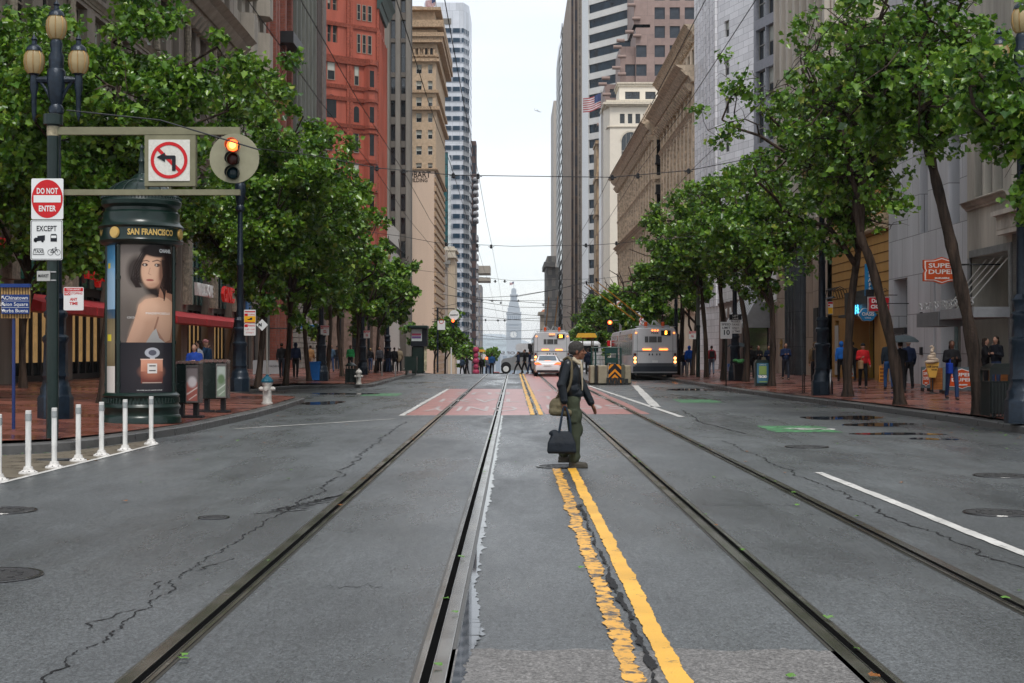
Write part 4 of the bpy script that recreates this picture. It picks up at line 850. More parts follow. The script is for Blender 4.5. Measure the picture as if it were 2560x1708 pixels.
# R10 beige granite portal building
BGR = M('beige_granite', (.46, .36, .29), .5, var=.12, scale=1.2, streak=.18, brick=(1.2, 2.4, .02, (.24, .19, .155))); CRS = M('cream_fluted_stone', (.58, .54, .47), .7, var=.12, streak=.25, scale=1.5)
DGR = M('dark_polished_granite', (.07, .08, .09), .22, var=.2, scale=1.5, brick=(.6, 1.9, .012, (.03, .035, .04)))
t = T('granite_building', 'tall beige granite building with dark polished columns beside the yellow restaurant', 'building', (XR, 70.8, 0)); mb = MB(); ya, yb = yR(2080), 86
H = facade(mb, XR, yb, -PI2, yb - ya, .2, 8.5, [(1.2, 3.4), (9.3, 11)], [(.4, 6.5)], .8); facade(mb, XR, yb, -PI2, yb - ya, 8.5, 46, [], [])
t.part('wall', mb, BGR)
mb = MB()
for k in range(4):
 u = (yR(1987 + 8 * k) ); mb.lathe([(.42, .3), (.42, 8.6)], (XR - .15, u, 0), 20)
t.part('dark_column', mb, DGR, True)
mb = MB(); HQ = facade(mb, XR, ya, 0, 25, 9.5, 46, [(1.2 + 3.2 * k, 2.3 + 3.2 * k) for k in range(7)], rowsN(11.5, 9, 3.8, 2.5), .5)
for k in range(8): mb.box(XR + .1 + 3.2 * k, XR + .75 + 3.2 * k, ya - .35, ya - .003, 9.5, 46)
shell(mb, XR, XR + 25, ya, ya + 1, 0, 9.5); t.part('side_wall', mb, CRS); put_windows(t, HQ, 'sash', FRG, GLS)
mb = MB()
for k in range(8): mb.box(XR - .3, XR - .003, ya + .3 + 1.9 * k, ya + .8 + 1.9 * k, 8.5, 46)
t.part('fin', mb, CRS); mb = MB(); mb.box(XR - .1, XR - .02, yR(1990), yR(1980), 1.2, 4.2); mb.box(XR - .1, XR - .02, yR(2048), yR(2038), 1.3, 3.9); t.part('wall_panel', mb, FRB)
mb = MB();
for k in range(3): mb.lathe([(.09, 0), (.12, .05), (.09, .1), (.05, .3)], (XR - .5, yR(1975), 1.45 + .3 * k), 10)
t.part('brass_standpipe', mb, M('brass', (.5, .32, .1), .3, .8))
g = MB(); g.box(XR - 1.0, XR - .2, yR(1950), yR(1950) + .25, 4.6, 6.2); t.part('hanging_box', g, WHTL)
# R11 yellow-tan restaurant
OCH = M('ochre_stucco', (.48, .27, .085), .75, var=.12, scale=1.5, streak=.12)
t = T('restaurant_building', 'low ochre yellow restaurant front with neon signs between two granite buildings', 'building', (XR, 60, 0)); ya, yb = yR(2222), yR(2080); W = yb - ya; uo = lambda px: yb - yR(px); mb = MB()
H = facade(mb, XR, yb, -PI2, W, .2, 7.1, [(uo(2088), uo(2097)), (uo(2132), uo(2186))], [(.35, 3.15)], 1.1); facade(mb, XR, yb, -PI2, W, 7.1, 9.8, [], []); shell(mb, XR, XR + 20, ya, yb, .1, 9.8, skip='l')
for k in range(9): ledge(mb, XR, yb, -PI2, W, 3.35 + .42 * k, 3.37 + .42 * k, .025, 1)
t.part('wall', mb, [OCH, M('ochre_joint', (.1, .06, .02), .8)])
mb = MB()
for k in range(3): mb.tube([(XR - .12, ya, 6.95 + .22 * k), (XR - .12, yb, 6.95 + .22 * k)], .13, 8)
t.part('moulding', mb, M('pale_moulding', (.42, .32, .2), .7), True)
mb = MB(); mb.add([(XR + .9, ya + .01, .4), (XR + .9, yb - .01, .4), (XR + .9, yb - .01, 3.2), (XR + .9, ya + .01, 3.2)], [(0, 1, 2, 3)]);
for px in (2133, 2150, 2160, 2172, 2184): mb.box(XR + .75, XR + .89, yR(px) - .12, yR(px) + .12, .4, 3.1, 1)
mb.box(XR - .05, XR - .02, yR(2097), yR(2089), .5, 2.9, 2); t.part('doorway', mb, [SHP2, M('gold_post', (.45, .28, .06), .4), FRW])
g = MB(); g.box(XR - .6, XR - .02, yR(2188), yR(2128), 3.2, 3.32); g.box(XR - .35, XR - .02, yR(2186), yR(2130), 3.33, 4.35, 0); t.part('canopy', g, FRB)
NEO = M('blue_neon', (.05, .4, .7), .4, emit=1.6, ecol=(.08, .55, .95)); SGB = M('blue_sign', (.02, .22, .48), .35)
def hang(name, label, cat, px, py, wpx, hpx, y, poly, mat, group=None, thick=.12):
 s = y / F; x = PX(px, y); z = PZ(py, y); t = T(name, label, cat, (x, y, z - hpx * s / 2), group); g = MB()
 g.prism([(a * wpx * s / 2, b * hpx * s / 2) for a, b in poly], (x, y, z), t=-thick); t.part('panel', g, mat); return t, x, z, s
OV = [(math.cos(a) * (1 + .06 * math.cos(6 * a)), math.sin(a) * (1 + .08 * math.cos(6 * a))) for a in [2 * PI * k / 40 for k in range(40)]]
t, x, z, s = hang('grill_sign', 'blue cloud shaped grill sign with white lettering over the restaurant door', 'sign', 2168, 787, 40, 31, 61.5, OV, SGB)
g = MB(); put_text(g, 'OASIS', (x, 61.35, z + .02), .21, t=.01, width=.53, bold=.004); put_text(g, 'GRILL', (x, 61.35, z - .14), .09, t=.01, width=.28); t.part('lettering', g, WHTL)
g = MB(); g.prism([(p[0] * 21.3 * s, p[1] * 16.8 * s) for p in OV], (x, 61.56, z), t=.02); t.part('border', g, WHTL); g = MB(); g.tube([(x, 61.6, z), (XR, 61.6, z)], .03, 6); t.part('bracket', g, FRB)
t, x, z, s = hang('falafel_sign', 'tall blue vertical sign with white capitals on the yellow front', 'sign', 2172, 702, 21, 84, 62.5, [(-1, -.9), (-.6, -1), (.6, -1), (1, -.9), (1, 1), (-1, 1)], SGB)
g = MB();
for k, ch in enumerate('FALAFEL'): put_text(g, ch, (x, 62.3, z + .63 - .205 * k), .21, t=.02, bold=.006)
t.part('lettering', g, WHTL); g = MB(); g.tube([(x, 62.6, z), (XR, 62.6, z)], .03, 6); t.part('bracket', g, FRB)
t, x, z, s = hang('cigar_sign', 'red cigar shop sign with notched corners hanging from a scroll bracket', 'sign', 2196, 761, 50, 33, 58.5, [(-.92, -1), (.92, -1), (1, -.8), (.95, 0), (1, .8), (.92, 1), (-.92, 1), (-1, .8), (-.95, 0), (-1, -.8)], M('sign_red', (.5, .02, .03), .35))
g = MB(); put_text(g, 'Draft', (x - .08, 58.36, z + .13), .22, t=.01, bold=.006); put_text(g, 'CIGARS', (x, 58.36, z - .11), .2, t=.01, bold=.008, width=.7); t.part('lettering', g, WHTL)
g = MB(); g.box(x - .46, x + .46, 58.48, 58.5, z - .31, z + .31); t.part('border', g, M('silver_edge', (.5, .5, .5), .3, .5)); g = MB(); g.tube([(x - .5, 58.5, z + .38), (XR, 58.5, z + .38)], .02, 6); g.tube([(x + .25 + .12 * math.cos(k * .6) * (1 - k / 14), 58.5, z + .55 + .12 * math.sin(k * .6) * (1 - k / 14)) for k in range(12)], .012, 5); g.tube([(x - .3, 58.5, z + .3), (x - .3, 58.5, z + .38)], .01, 5); g.tube([(x + .3, 58.5, z + .3), (x + .3, 58.5, z + .38)], .01, 5); t.part('bracket', g, FRB)
t = T('neon_sign', 'glowing blue neon grill lettering above the ochre restaurant entrance', 'sign', (XR - .4, 63, 3.4)); g = MB(); put_text(g, 'GRILL', (XR - .45, (yR(2136) + yR(2165)) / 2 - .5, PZ(777, 63)), .75, U=(0, -1, 0), t=.04, bold=-.01, width=2.2); put_text(g, 'GR', (XR - .75, 62.9, PZ(778, 63)), .45, t=.04); t.part('neon_tube', g, NEO); g = MB(); g.box(XR - .42, XR - .03, 61.5, 64.3, PZ(792, 63), PZ(788, 63)); t.part('mount', g, FRB)
for k in range(5):
 y_ = yR(2094) - .0 - k * .55; t = T('gooseneck_lamp', ['leftmost', 'second', 'middle', 'fourth', 'rightmost'][k] + ' of the black gooseneck lamps over the yellow wall', 'lamp', (XR, y_, 4.1), 'gooseneck lamps on the restaurant front')
 g = MB(); g.tube([(XR, y_, 4.2), (XR - .1, y_, 4.55), (XR - .4, y_, 4.7), (XR - .65, y_, 4.55), (XR - .7, y_, 4.3)], .02, 6); t.part('arm', g, FRB); g = MB(); g.lathe([(.03, .12), (.05, .08), (.14, 0)], (XR - .7, y_, 4.15), 10); t.part('shade', g, FRB)
# R12 white-grey granite block
WGR = M('grey_white_granite', (.58, .59, .61), .45, var=.10, scale=1., streak=.15, brick=(1.55, 1.55, .015, (.2, .2, .21)))
t = T('granite_building', 'pale grey granite block with deep square openings behind the leaning trees, right', 'building', (XR, 50, 0)); ya, yb = yR(2418), yR(2222); W = yb - ya; uo = lambda px: yb - yR(px); mb = MB()
H = facade(mb, XR, yb, -PI2, W, .2, 5.6, [(uo(2234), uo(2268)), (uo(2334), uo(2339)), (uo(2352), uo(2402))], [(.4, 4.6)], .7)
H2 = facade(mb, XR, yb, -PI2, W, 5.6, 34, [(uo(2300), uo(2320)), (uo(2372), uo(2400))], [(6.2, 9.6), (10.4, 13.8), (14.6, 18), (19, 33)], .5)
shell(mb, XR, XR + 20, ya, yb, .1, 34, skip='l'); t.part('wall', mb, WGR); put_windows(t, H2, 'grid', FRG, M('blue_grey_glass', (.04, .06, .08), .1, var=.3))
mb = MB(); mb.add([(XR + .55, ya + .1, .4), (XR + .55, yb - .1, .4), (XR + .55, yb - .1, 4.7), (XR + .55, ya + .1, 4.7)], [(0, 1, 2, 3)]);
for a, b, z0_, z1_ in ((2240, 2266, 2.7, 4.4), (2356, 2366, .5, 3.0), (2376, 2400, .5, 3.0), (2358, 2400, 3.4, 4.5)): mb.box(XR + .45, XR + .54, yR(b), yR(a), z0_, z1_, 1); mb.box(XR + .42, XR + .44, yR(b) + .05, yR(a) - .05, z0_ + .05, z1_ - .05, 2)
t.part('shop_front', mb, [M('taupe_panel', (.16, .145, .125), .5, var=.1), FRG, M('sea_glass', (.08, .13, .12), .1, var=.3)])
mb = MB(); mb.box(XR - .12, XR + .3, yR(2268), yR(2236), 2.35, 2.6); t.part('black_valance', mb, FRB)
mb = MB(); mb.box(XR - .08, XR - .003, yR(2307), yR(2303), 1.5, 1.8); mb.box(XR - .08, XR - .003, yR(2307), yR(2304), 3.0, 3.15); mb.tube([(XR, yR(2272), 3.55), (XR - 1.4, yR(2272), 3.55)], .02, 6); t.part('wall_fitting', mb, FRB)
# R13 dark recess
CRB = M('stained_cream_wall', (.46, .43, .37), .7, var=.15, scale=1., streak=.35)
t = T('shop_building', 'cream building with a dark recessed shop front and white canopy rods', 'building', (XR, 46, 0)); ya, yb = yR(2530), yR(2418.5); W = yb - ya; mb = MB()
facade(mb, XR, yb, -PI2, W, .2, 5.0, [(.35, W - .25)], [(.35, 4.85)], 1.6); H = facade(mb, XR, yb, -PI2, W, 5.0, 34, [(.8 + 1.0 * k, 1.6 + 1.0 * k) for k in range(3)], [(6.9, 9), (10, 12), (13.5, 16)], .3); shell(mb, XR, XR + 20, ya, yb, .1, 34, skip='l'); cornice(mb, XR, yb, -PI2, W, 6.5, .25, .3)
t.part('wall', mb, CRB); put_windows(t, H, 'grid', FRG, GLS)
mb = MB(); mb.add([(XR + 1.5, ya + .1, .35), (XR + 1.5, yb - .1, .35), (XR + 1.5, yb - .1, 4.9), (XR + 1.5, ya + .1, 4.9)], [(0, 1, 2, 3)]);
for k in range(5): mb.box(XR + 1.4, XR + 1.49, ya + .3 + k, ya + .36 + k, .4, 4.8, 1)
mb.box(XR + 1.38, XR + 1.49, ya + .2, yb - .2, 2.2, 2.35, 1); t.part('shop_front', mb, [GLD, FRG])
mb = MB(); mb.box(XR - .05, XR + .1, ya, yb - .3, 4.86, 5.1); mb.box(XR - .05, XR + .05, ya + .0, ya + .2, .3, 4.85); mb.box(XR - .05, XR + .05, yb - .35, yb - .15, .3, 4.85); t.part('metal_surround', mb, M('zinc', (.22, .225, .22), .5, var=.2))
mb = MB(); mb.box(XR - 1.2, XR + .2, yR(2528), yR(2437), 2.72, 3.05); t.part('canopy', mb, M('canopy_grey', (.36, .38, .40), .45)); mb = MB()
for a, b in ((2426, 2452), (2436, 2472), (2454, 2492), (2476, 2512)):
 y1_ = yR(a); y2_ = yR(b); mb.tube([(XR - .9, y1_, 3.0), (XR + .2, y2_, 4.75)], .022, 6)
t.part('tie_rod', mb, FRW)
mb = MB(); put_text(mb, 'BURGERS FRIES SHAKES', (XR - 1.22, (yR(2528) + yR(2380)) / 2, 3.22), .38, U=(0, -1, 0), t=.03, bold=-.004, width=yR(2380) - yR(2528)); t.part('shop_lettering', mb, M('pale_letters', (.55, .56, .56), .5))
mb = MB(); mb.box(XR - 1.25, XR - .4, yR(2437) + .01, yR(2378), 2.5, 3.0); t.part('grey_fascia', mb, M('canopy_grey2', (.2, .21, .22), .5))
# R14 grey brick
GBR = M('painted_grey_brick', (.14, .14, .13), .6, var=.12, brick=(.22, .075, .006, (.09, .09, .085)))
t = T('brick_building', 'grey painted brick building with a ribbed cornice at the right edge', 'building', (XR, 34, 0)); mb = MB(); facade(mb, XR, yR(2531), -PI2, 14, .2, 5.4, [(2.2, 6)], [(.4, 3.2)], .6); shell(mb, XR, XR + 20, yR(2531) - 14, yR(2531), .1, 5.4, skip='l'); t.part('wall', mb, GBR)
mb = MB(); mb.box(XR - .3, XR + 1, yR(2531) - 14, yR(2531) + .6, 5.35, 5.5); mb.box(XR - .45, XR + 1, yR(2531) - 14, yR(2531) + .7, 5.95, 6.1)
for k in range(110): mb.box(XR - .32, XR - .2, yR(2531) + .5 - .13 * k, yR(2531) + .57 - .13 * k, 5.51, 5.94)
mb.box(XR - .2, XR + 1, yR(2531) - 14, yR(2531) + .55, 5.5, 5.95); t.part('ribbed_cornice', mb, CRS)
mb = MB(); shell(mb, XR + .2, XR + 20, yR(2531) - 14, yR(2531) - .1, 5.6, 34); t.part('upper_wall', mb, CRB)
mb = MB(); mb.add([(XR + .5, yR(2531) - 8, .3), (XR + .5, yR(2531) - 2, .3), (XR + .5, yR(2531) - 2, 3.3), (XR + .5, yR(2531) - 8, 3.3)], [(0, 1, 2, 3)]); t.part('shop_glass', mb, GLD)

# --- clock tower at the end of the street, its long hall, letters and flag
FT = M('tower_stone', (.40, .44, .48), .7, var=.06); FTD = M('dark_tower_stone', (.26, .31, .37), .7)  # second, darker tone for openings, clock rim, hands and flagpole
y = 1050; s = y / F; t = T('clock_tower', 'pale clock tower with stepped top closing the end of the street', 'tower', (PX(1284.5, y), y, -20)); cx = PX(1284.5, y); z_ = lambda p: PZ(p, y); mb = MB()
def blk(w, a, b, m=0, d=None): mb.box(cx - w * s / 2, cx + w * s / 2, y - w * s / 2, y + w * s / 2, z_(b), z_(a), m)
blk(37.5, 820, 960); blk(39.5, 808, 812); blk(38.5, 812, 820); blk(36, 786, 808); blk(38, 780, 786); blk(31, 770, 780); blk(27, 764, 770); blk(24, 757, 764); blk(20, 752, 757); blk(17, 740, 752); blk(20, 736, 740); blk(13, 726, 736); blk(12, 723, 726); blk(8, 730 - 9, 723)
mb.lathe([(3.6 * s, 0), (3.6 * s, z_(727) - z_(737)), (.3, z_(719.5) - z_(737))], (cx, y, z_(737)), 12)
t.part('shaft', mb, FT)
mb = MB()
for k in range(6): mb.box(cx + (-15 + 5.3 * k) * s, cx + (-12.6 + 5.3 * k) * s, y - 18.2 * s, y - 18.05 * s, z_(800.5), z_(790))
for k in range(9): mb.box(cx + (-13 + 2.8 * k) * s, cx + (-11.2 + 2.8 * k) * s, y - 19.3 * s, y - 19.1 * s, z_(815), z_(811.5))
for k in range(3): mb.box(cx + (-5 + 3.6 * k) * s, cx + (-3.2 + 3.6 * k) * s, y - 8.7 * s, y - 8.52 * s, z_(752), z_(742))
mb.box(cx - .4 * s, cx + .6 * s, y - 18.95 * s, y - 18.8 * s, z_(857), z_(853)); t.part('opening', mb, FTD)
mb = MB(); R_ = 11.2 * s; mb.prism([(R_ * math.cos(2 * PI * k / 32), R_ * math.sin(2 * PI * k / 32)) for k in range(32)], (cx - 1.2 * s, y - 18.9 * s, z_(837)), t=.3)
t.part('clock_rim', mb, FTD); mb = MB(); mb.prism([(R_ * .86 * math.cos(2 * PI * k / 32), R_ * .86 * math.sin(2 * PI * k / 32)) for k in range(32)], (cx - 1.2 * s, y - 19. * s, z_(837)), t=.05); t.part('clock_face', mb, M('clock_white', (.72, .73, .72), .5))
mb = MB(); ccx = cx - 1.2 * s; yy = y - 19.1 * s
for k in range(12): a = k * PI / 6; mb.box(ccx + R_ * .72 * math.cos(a) - .3, ccx + R_ * .72 * math.cos(a) + .3, yy - .05, yy, z_(837) + R_ * .72 * math.sin(a) - .3, z_(837) + R_ * .72 * math.sin(a) + .3)
mb.prism([(-.18, 0), (.18, 0), (.1, R_ * .62), (-.1, R_ * .62)], (ccx, yy, z_(837)), t=.1); mb.prism([(-.2, 0), (.2, 0), (.9 + .3, -R_ * .45), (.9, -R_ * .45)], (ccx, yy, z_(837)), t=.1); t.part('clock_hands', mb, FTD)
mb = MB(); zt = z_(720); mb.tube([(cx, y, zt), (cx, y, z_(703))], .12, 6); t.part('flagpole', mb, FTD)
mb = MB(); t.part('dome', MB().lathe([(4 * s, 0), (3.2 * s, 3 * s), (1 * s, 6 * s), (.2, 8 * s)], (cx, y, z_(728)), 12), M('copper_brown', (.28, .18, .12), .6), True)
def flag(label, x, y, z, w_, h_, sgn=-1, group='flags flying over the street'):
 t = T('flag', label, 'flag', (x, y, z - h_), group); st = MB(); n = 14
 P = lambda u, v: (x + sgn * w_ * u, y + .15 * w_ * math.sin(u * 7), z - h_ * v - h_ * .35 * u + .06 * w_ * math.sin(u * 6 + 1))
 for k in range(13):
  for i in range(n): st.add([P(i / n, k / 13), P((i + 1) / n, k / 13), P((i + 1) / n, (k + 1) / 13), P(i / n, (k + 1) / 13)], [(0, 1, 2, 3)], 0 if k % 2 == 0 else 1)
 t.part('stripes', st, [M('flag_red', (.35, .05, .06), .6), M('flag_white', (.6, .6, .6), .6)]); st = MB(); d = .02 * w_
 for dd in (-d, d): st.add([tuple(Vector(P(i / n, v)) + Vector((0, dd, 0))) for v in (0, 7 / 13) for i in range(6)], [(i, i + 1, 7 + i, 6 + i) for i in range(5)])
 t.part('canton', st, M('flag_blue', (.05, .07, .17), .6)); return t
flag('small flag on top of the distant clock tower', cx, y, z_(705), 10.5 * s, 6 * s)
yy = 290; t = flag('large striped flag flying from a pole by the cream building', PX(1503, yy), yy, PZ(234, yy), 3.7, 2.9); g = MB(); g.tube([(PX(1505, yy), yy, PZ(480, yy)), (PX(1503, yy), yy, PZ(225, yy))], .07, 6); t.part('pole', g, FRG)
yy = 255; t = flag('flag high above the buff terracotta tower roof', PX(1088, yy), yy, PZ(-6, yy), 1.8, 1.4); g = MB(); g.tube([(PX(1096, yy), yy, PZ(60, yy)), (PX(1086, yy), yy, PZ(-20, yy))], .06, 6); t.part('pole', g, FRG)
t = T('terminal_hall', 'long pale terminal hall on both sides of the clock tower foot', 'building', (cx, y - 10, -20)); mb = MB(); shell(mb, cx - 60, cx + 60, y - 12, y + 12, -21, z_(886)); t.part('wall', mb, FT); mb = MB()
for k in range(24): mb.box(cx - 58 + 5 * k, cx - 55 + 5 * k, y - 12.3, y - 12.05, -18, z_(890))
t.part('arched_opening', mb, FTD)
mb = MB(); put_text(mb, 'PORT OF SAN FRANCISCO', (cx - 14, y - 9, z_(883)), 3.0, U=(-1, 0, 0), t=-.3, bold=.1, width=56); single('roof_letters', mb, M('rust_letters', (.12, .10, .10), .5), 'large reversed letters standing on the terminal roof', 'sign', loc=(cx, y - 9, z_(888)))
# hills across the bay, distance haze painted into their pale colour
def hills(name, yy, base, amp, seed, col, lo=-1500, hi=1500, depth=900):
 r = random.Random(seed); ph = [r.uniform(0, 6.28) for _ in range(7)]; n = 120; mb = MB(); k = 6
 f = lambda x: amp * (.62 + .38 * sum(math.sin(x / (260 / (j + 1)) + ph[j]) / (j + 1) for j in range(7)) / 1.6)
 for q in range(k + 1):
  u = q / k
  mb.v += [(lo + (hi - lo) * i / n, yy + depth * u, base + f(lo + (hi - lo) * i / n + u * 170) * math.sin(u * PI / 2) ** .8 + r.gauss(0, amp * .012)) for i in range(n + 1)]
 for q in range(k):
  for i in range(n): a = q * (n + 1) + i; mb.f.append((a, a + 1, a + n + 2, a + n + 1)); mb.m.append(0)
 struct(name, mb, M(name + '_green', col, .9, var=.4, scale=.02), True)
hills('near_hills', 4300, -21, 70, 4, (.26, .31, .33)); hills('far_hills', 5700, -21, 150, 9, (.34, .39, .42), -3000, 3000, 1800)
# ================================================================= TREES
def leafmat():
 m = bpy.data.materials.new('plane_leaf'); m.use_nodes = True; n = m.node_tree.nodes; l = m.node_tree.links; b = n['Principled BSDF']; MATS['leaf'] = m
 at_ = n.new('ShaderNodeAttribute'); at_.attribute_name = 'tint'
 r = n.new('ShaderNodeValToRGB'); e = r.color_ramp.elements
 e[0].position = 0; e[0].color = (.024, .078, .012, 1); e[1].position = 1; e[1].color = (.28, .33, .05, 1)
 for p, c in ((.35, (.078, .185, .016, 1)), (.7, (.17, .30, .026, 1)), (.93, (.23, .38, .055, 1))): q = e.new(p); q.color = c
 l.new(at_.outputs['Fac'], r.inputs[0]); l.new(r.outputs[0], b.inputs['Base Color']); b.inputs['Roughness'].default_value = .3; b.inputs['Specular IOR Level'].default_value = .55
 tr = n.new('ShaderNodeBsdfTranslucent'); l.new(r.outputs[0], tr.inputs[0]); ad = n.new('ShaderNodeMixShader'); ad.inputs[0].default_value = .3
 l.new(b.outputs[0], ad.inputs[1]); l.new(tr.outputs[0], ad.inputs[2]); l.new(ad.outputs[0], n['Material Output'].inputs[0]); return m
LEAF = leafmat()
BARK = M('plane_bark', (.055, .037, .027), .75, var=.85, scale=7, bump=1., bscale=18, streak=.3); TWIG = M('twig_bark', (.04, .028, .022), .7, var=.3)
HL = np.array([(0, 0), (.36, -.04), (.33, .20), (.56, .42), (.32, .62), (0, 1.0), (-.32, .62), (-.56, .42), (-.33, .20), (-.36, -.04)])
LV = np.zeros((10, 3)); LV[:, 0] = HL[:, 0]; LV[:, 1] = HL[:, 1]; LV[:, 2] = np.abs(HL[:, 0]) * .38 - (HL[:, 1] ** 2) * .18
def leaves(name, pos, size, rng, far=False):
 n = len(pos)
 if far: lv = np.array([(0, 0, 0), (.42, .3, .1), (.3, .75, 0), (0, 1, -.1), (-.3, .75, 0), (-.42, .3, .1)]); fc = [(0, 1, 2, 3), (0, 3, 4, 5)]
 else: lv = LV; fc = [(0, 1, 2, 3, 4, 5), (0, 5, 6, 7, 8, 9)]
 k = len(lv)
 nrm = rng.normal(size=(n, 3)) * .9 + np.array([0, -.25, .75]); nrm /= np.linalg.norm(nrm, axis=1)[:, None]
 d = rng.normal(size=(n, 3)) + np.array([0, 0, -.5]); d -= nrm * (d * nrm).sum(1)[:, None]; d /= np.linalg.norm(d, axis=1)[:, None]; x = np.cross(d, nrm)
 s = size * np.clip(rng.lognormal(-.12, .32, n), .4, 1.6)
 V = pos[:, None, :] + (lv[None, :, 0:1] * x[:, None, :] + lv[None, :, 1:2] * d[:, None, :] + lv[None, :, 2:3] * nrm[:, None, :]) * s[:, None, None]
 me = bpy.data.meshes.new(name); me.vertices.add(n * k); me.vertices.foreach_set('co', V.astype(np.float32).ravel())
 F_ = len(fc); L_ = len(fc[0]); idx = (np.arange(n)[:, None, None] * k + np.array(fc)[None]).reshape(-1)
 me.loops.add(len(idx)); me.loops.foreach_set('vertex_index', idx.astype(np.int32)); me.polygons.add(n * F_)
 me.polygons.foreach_set('loop_start', (np.arange(n * F_) * L_).astype(np.int32))
 try: me.polygons.foreach_set('loop_total', np.full(n * F_, L_, np.int32))
 except Exception: pass
 me.update(calc_edges=True); me.materials.append(LEAF)
 at_ = me.attributes.new('tint', 'FLOAT', 'POINT'); tt = np.clip(rng.normal(.45, .24, n), 0, 1); tt[rng.random(n) > .99] = 1.0; at_.data.foreach_set('value', np.repeat(tt, k).astype(np.float32))
 return me
def tree(label, base, path, cc, cr, nleaf, seed, tr=.13, size=.16, group='plane trees along the pavements', far=False, limbs=6, bare=.36, name='plane_tree', dens=.37):
 """base (x,y,z); path: trunk points relative to base; cc crown centre relative; cr crown radii"""
 R_ = random.Random(seed); rng = np.random.default_rng(seed); t = T(name, label, 'tree', base, group)
 P = smooth_path([Vector(p) for p in path], 4); k = len(P); mb = MB()
 rad = [tr * (1 - .38 * i / (k - 1)) * (1 + .09 * math.sin(i * 2.1) + .07 * math.sin(i * 4.7 + seed)) for i in range(k)]; rad[0] *= 1.35
 mb.tube(P, rad, 10, 0, False); top = P[-1]; cc = Vector(cc); clumps = []; tw = MB()
 def bend(a, b, r0, r1, n, wob, m_=mb, mat=0, sides=6):
  q = []; d = b - a; o = Vector((0, 0, 0))
  for i in range(n + 1):
   u = i / n; o = o * .6 + Vector((R_.gauss(0, 1), R_.gauss(0, 1), R_.gauss(0, .8))) * wob; q.append(a + d * u + o * math.sin(u * PI) + Vector((0, 0, d.length * .08 * math.sin(u * PI))))
  m_.tube(q, [r0 + (r1 - r0) * i / n for i in range(n + 1)], sides, mat, False); return q
 st = [top, P[-3], P[-5] if k > 6 else P[-3]]
 for i in range(limbs):
  a = 2 * PI * (i + R_.random() * .6) / limbs; el = R_.uniform(-.3, .9) if i else 1.2
  tgt = cc + Vector((math.cos(a) * math.cos(el) * cr[0], math.sin(a) * math.cos(el) * cr[1], math.sin(el) * cr[2])) * R_.uniform(.6, .85)
  s = st[0] if i % 3 != 2 else st[i % 2 + 1]
  q = bend(s, tgt, tr * .6, tr * .2, 7, .10 * cr[0])
  for j in range(8 if not far else 5):
   p0 = q[min(len(q) - 1, 2 + (j * 5) // 7)]; v = Vector((R_.gauss(0, 1), R_.gauss(0, 1), R_.gauss(.15, .8))).normalized()
   e = p0 + Vector((v.x * cr[0], v.y * cr[1], v.z * cr[2])) * R_.uniform(.25, .55)
   dd = Vector(((e.x - cc.x) / cr[0], (e.y - cc.y) / cr[1], (e.z - cc.z) / cr[2]))
   if dd.length > 1.05: dd = dd / dd.length; e = cc + Vector((dd.x * cr[0], dd.y * cr[1], dd.z * cr[2])) * R_.uniform(.85, 1.03)
   w_ = bend(p0, e, tr * .2, tr * .06, 4, .05 * cr[0], mb, 0, 4)
   for z in ((1, 2, 3, 4) if not far else (2, 4)):
    c = w_[z]
    for _ in range(2 if not far else 1):
     vv = Vector((R_.gauss(0, 1), R_.gauss(0, 1), R_.gauss(-.1, .7))).normalized() * R_.uniform(.25, .75)
     g = bend(c, c + vv, tr * .05 + .004, .004, 3, .05, tw, 0, 3)
     if R_.random() > bare: clumps.append((tuple(g[-1]), R_.uniform(.18, .48)))
 t.part('trunk', mb, BARK, True, local=True)
 if tw.f: t.part('twigs', tw, TWIG, False, local=True)
 C = np.array([c[0] for c in clumps]); S = np.array([c[1] for c in clumps]); wts = S ** 1.6; wts /= wts.sum()
 ii = rng.choice(len(C), nleaf, p=wts); pos = C[ii] + rng.normal(size=(nleaf, 3)) * S[ii][:, None] * np.array([dens * 1.25, dens * 1.25, dens])
 o = link('crown', leaves('crown', pos, size, rng, far), t.o); return t
def wk(px, py): x, y, z = walk(px, py); return (x, y, z)
def rel(b, pts):      # photo points at the depth of the tree -> offsets from its base
 return [(PX(px, b[1]) - b[0], dy, PZ(py, b[1]) - b[2]) for px, py, dy in pts]
# left row
b = wk(257, 1008); tree('tall plane tree directly behind the green advertising column', b, [(0, 0, 0)] + rel(b, [(264, 850, 0), (270, 700, .1), (240, 540, .2)]), (.6, 0, 8.0), (5.0, 3.2, 5.3), 38000, 1, .14, .15, bare=.1, limbs=8)
tree('plane tree whose crown hangs in at the left edge of the photo', (-15.2, 38, .4), [(0, 0, 0), (0, 0, 2), (.3, 0, 3.8)], (.3, 0, 6.6), (3.8, 3, 4.6), 17000, 2, .14, .17, bare=.1, limbs=7)
tree('plane tree at the far left pavement behind the blue direction sign', (-16.2, 47, .4), [(0, 0, 0), (0, 0, 2), (.2, 0, 3.6)], (.6, 0, 8), (4., 3, 5.4), 13000, 22, .13, .18, limbs=6)
b = wk(570, 954); tree('plane tree with a leaning dark trunk left of the second street lamp', b, [(0, 0, 0)] + rel(b, [(585, 860, 0), (600, 770, 0), (612, 690, 0)]), (.6, -1, 7.9), (4.3, 3, 5.5), 22000, 3, .2, .17, bare=.1, limbs=7)
b = wk(644, 970); tree('plane tree just right of the striped parking signs on the left', b, [(0, 0, 0)] + rel(b, [(655, 860, 0), (660, 770, 0), (655, 700, 0)]), (.8, .3, 7.4), (3.9, 2.8, 5.2), 20000, 4, .13, .17, bare=.1, limbs=7)
b = wk(700, 972);
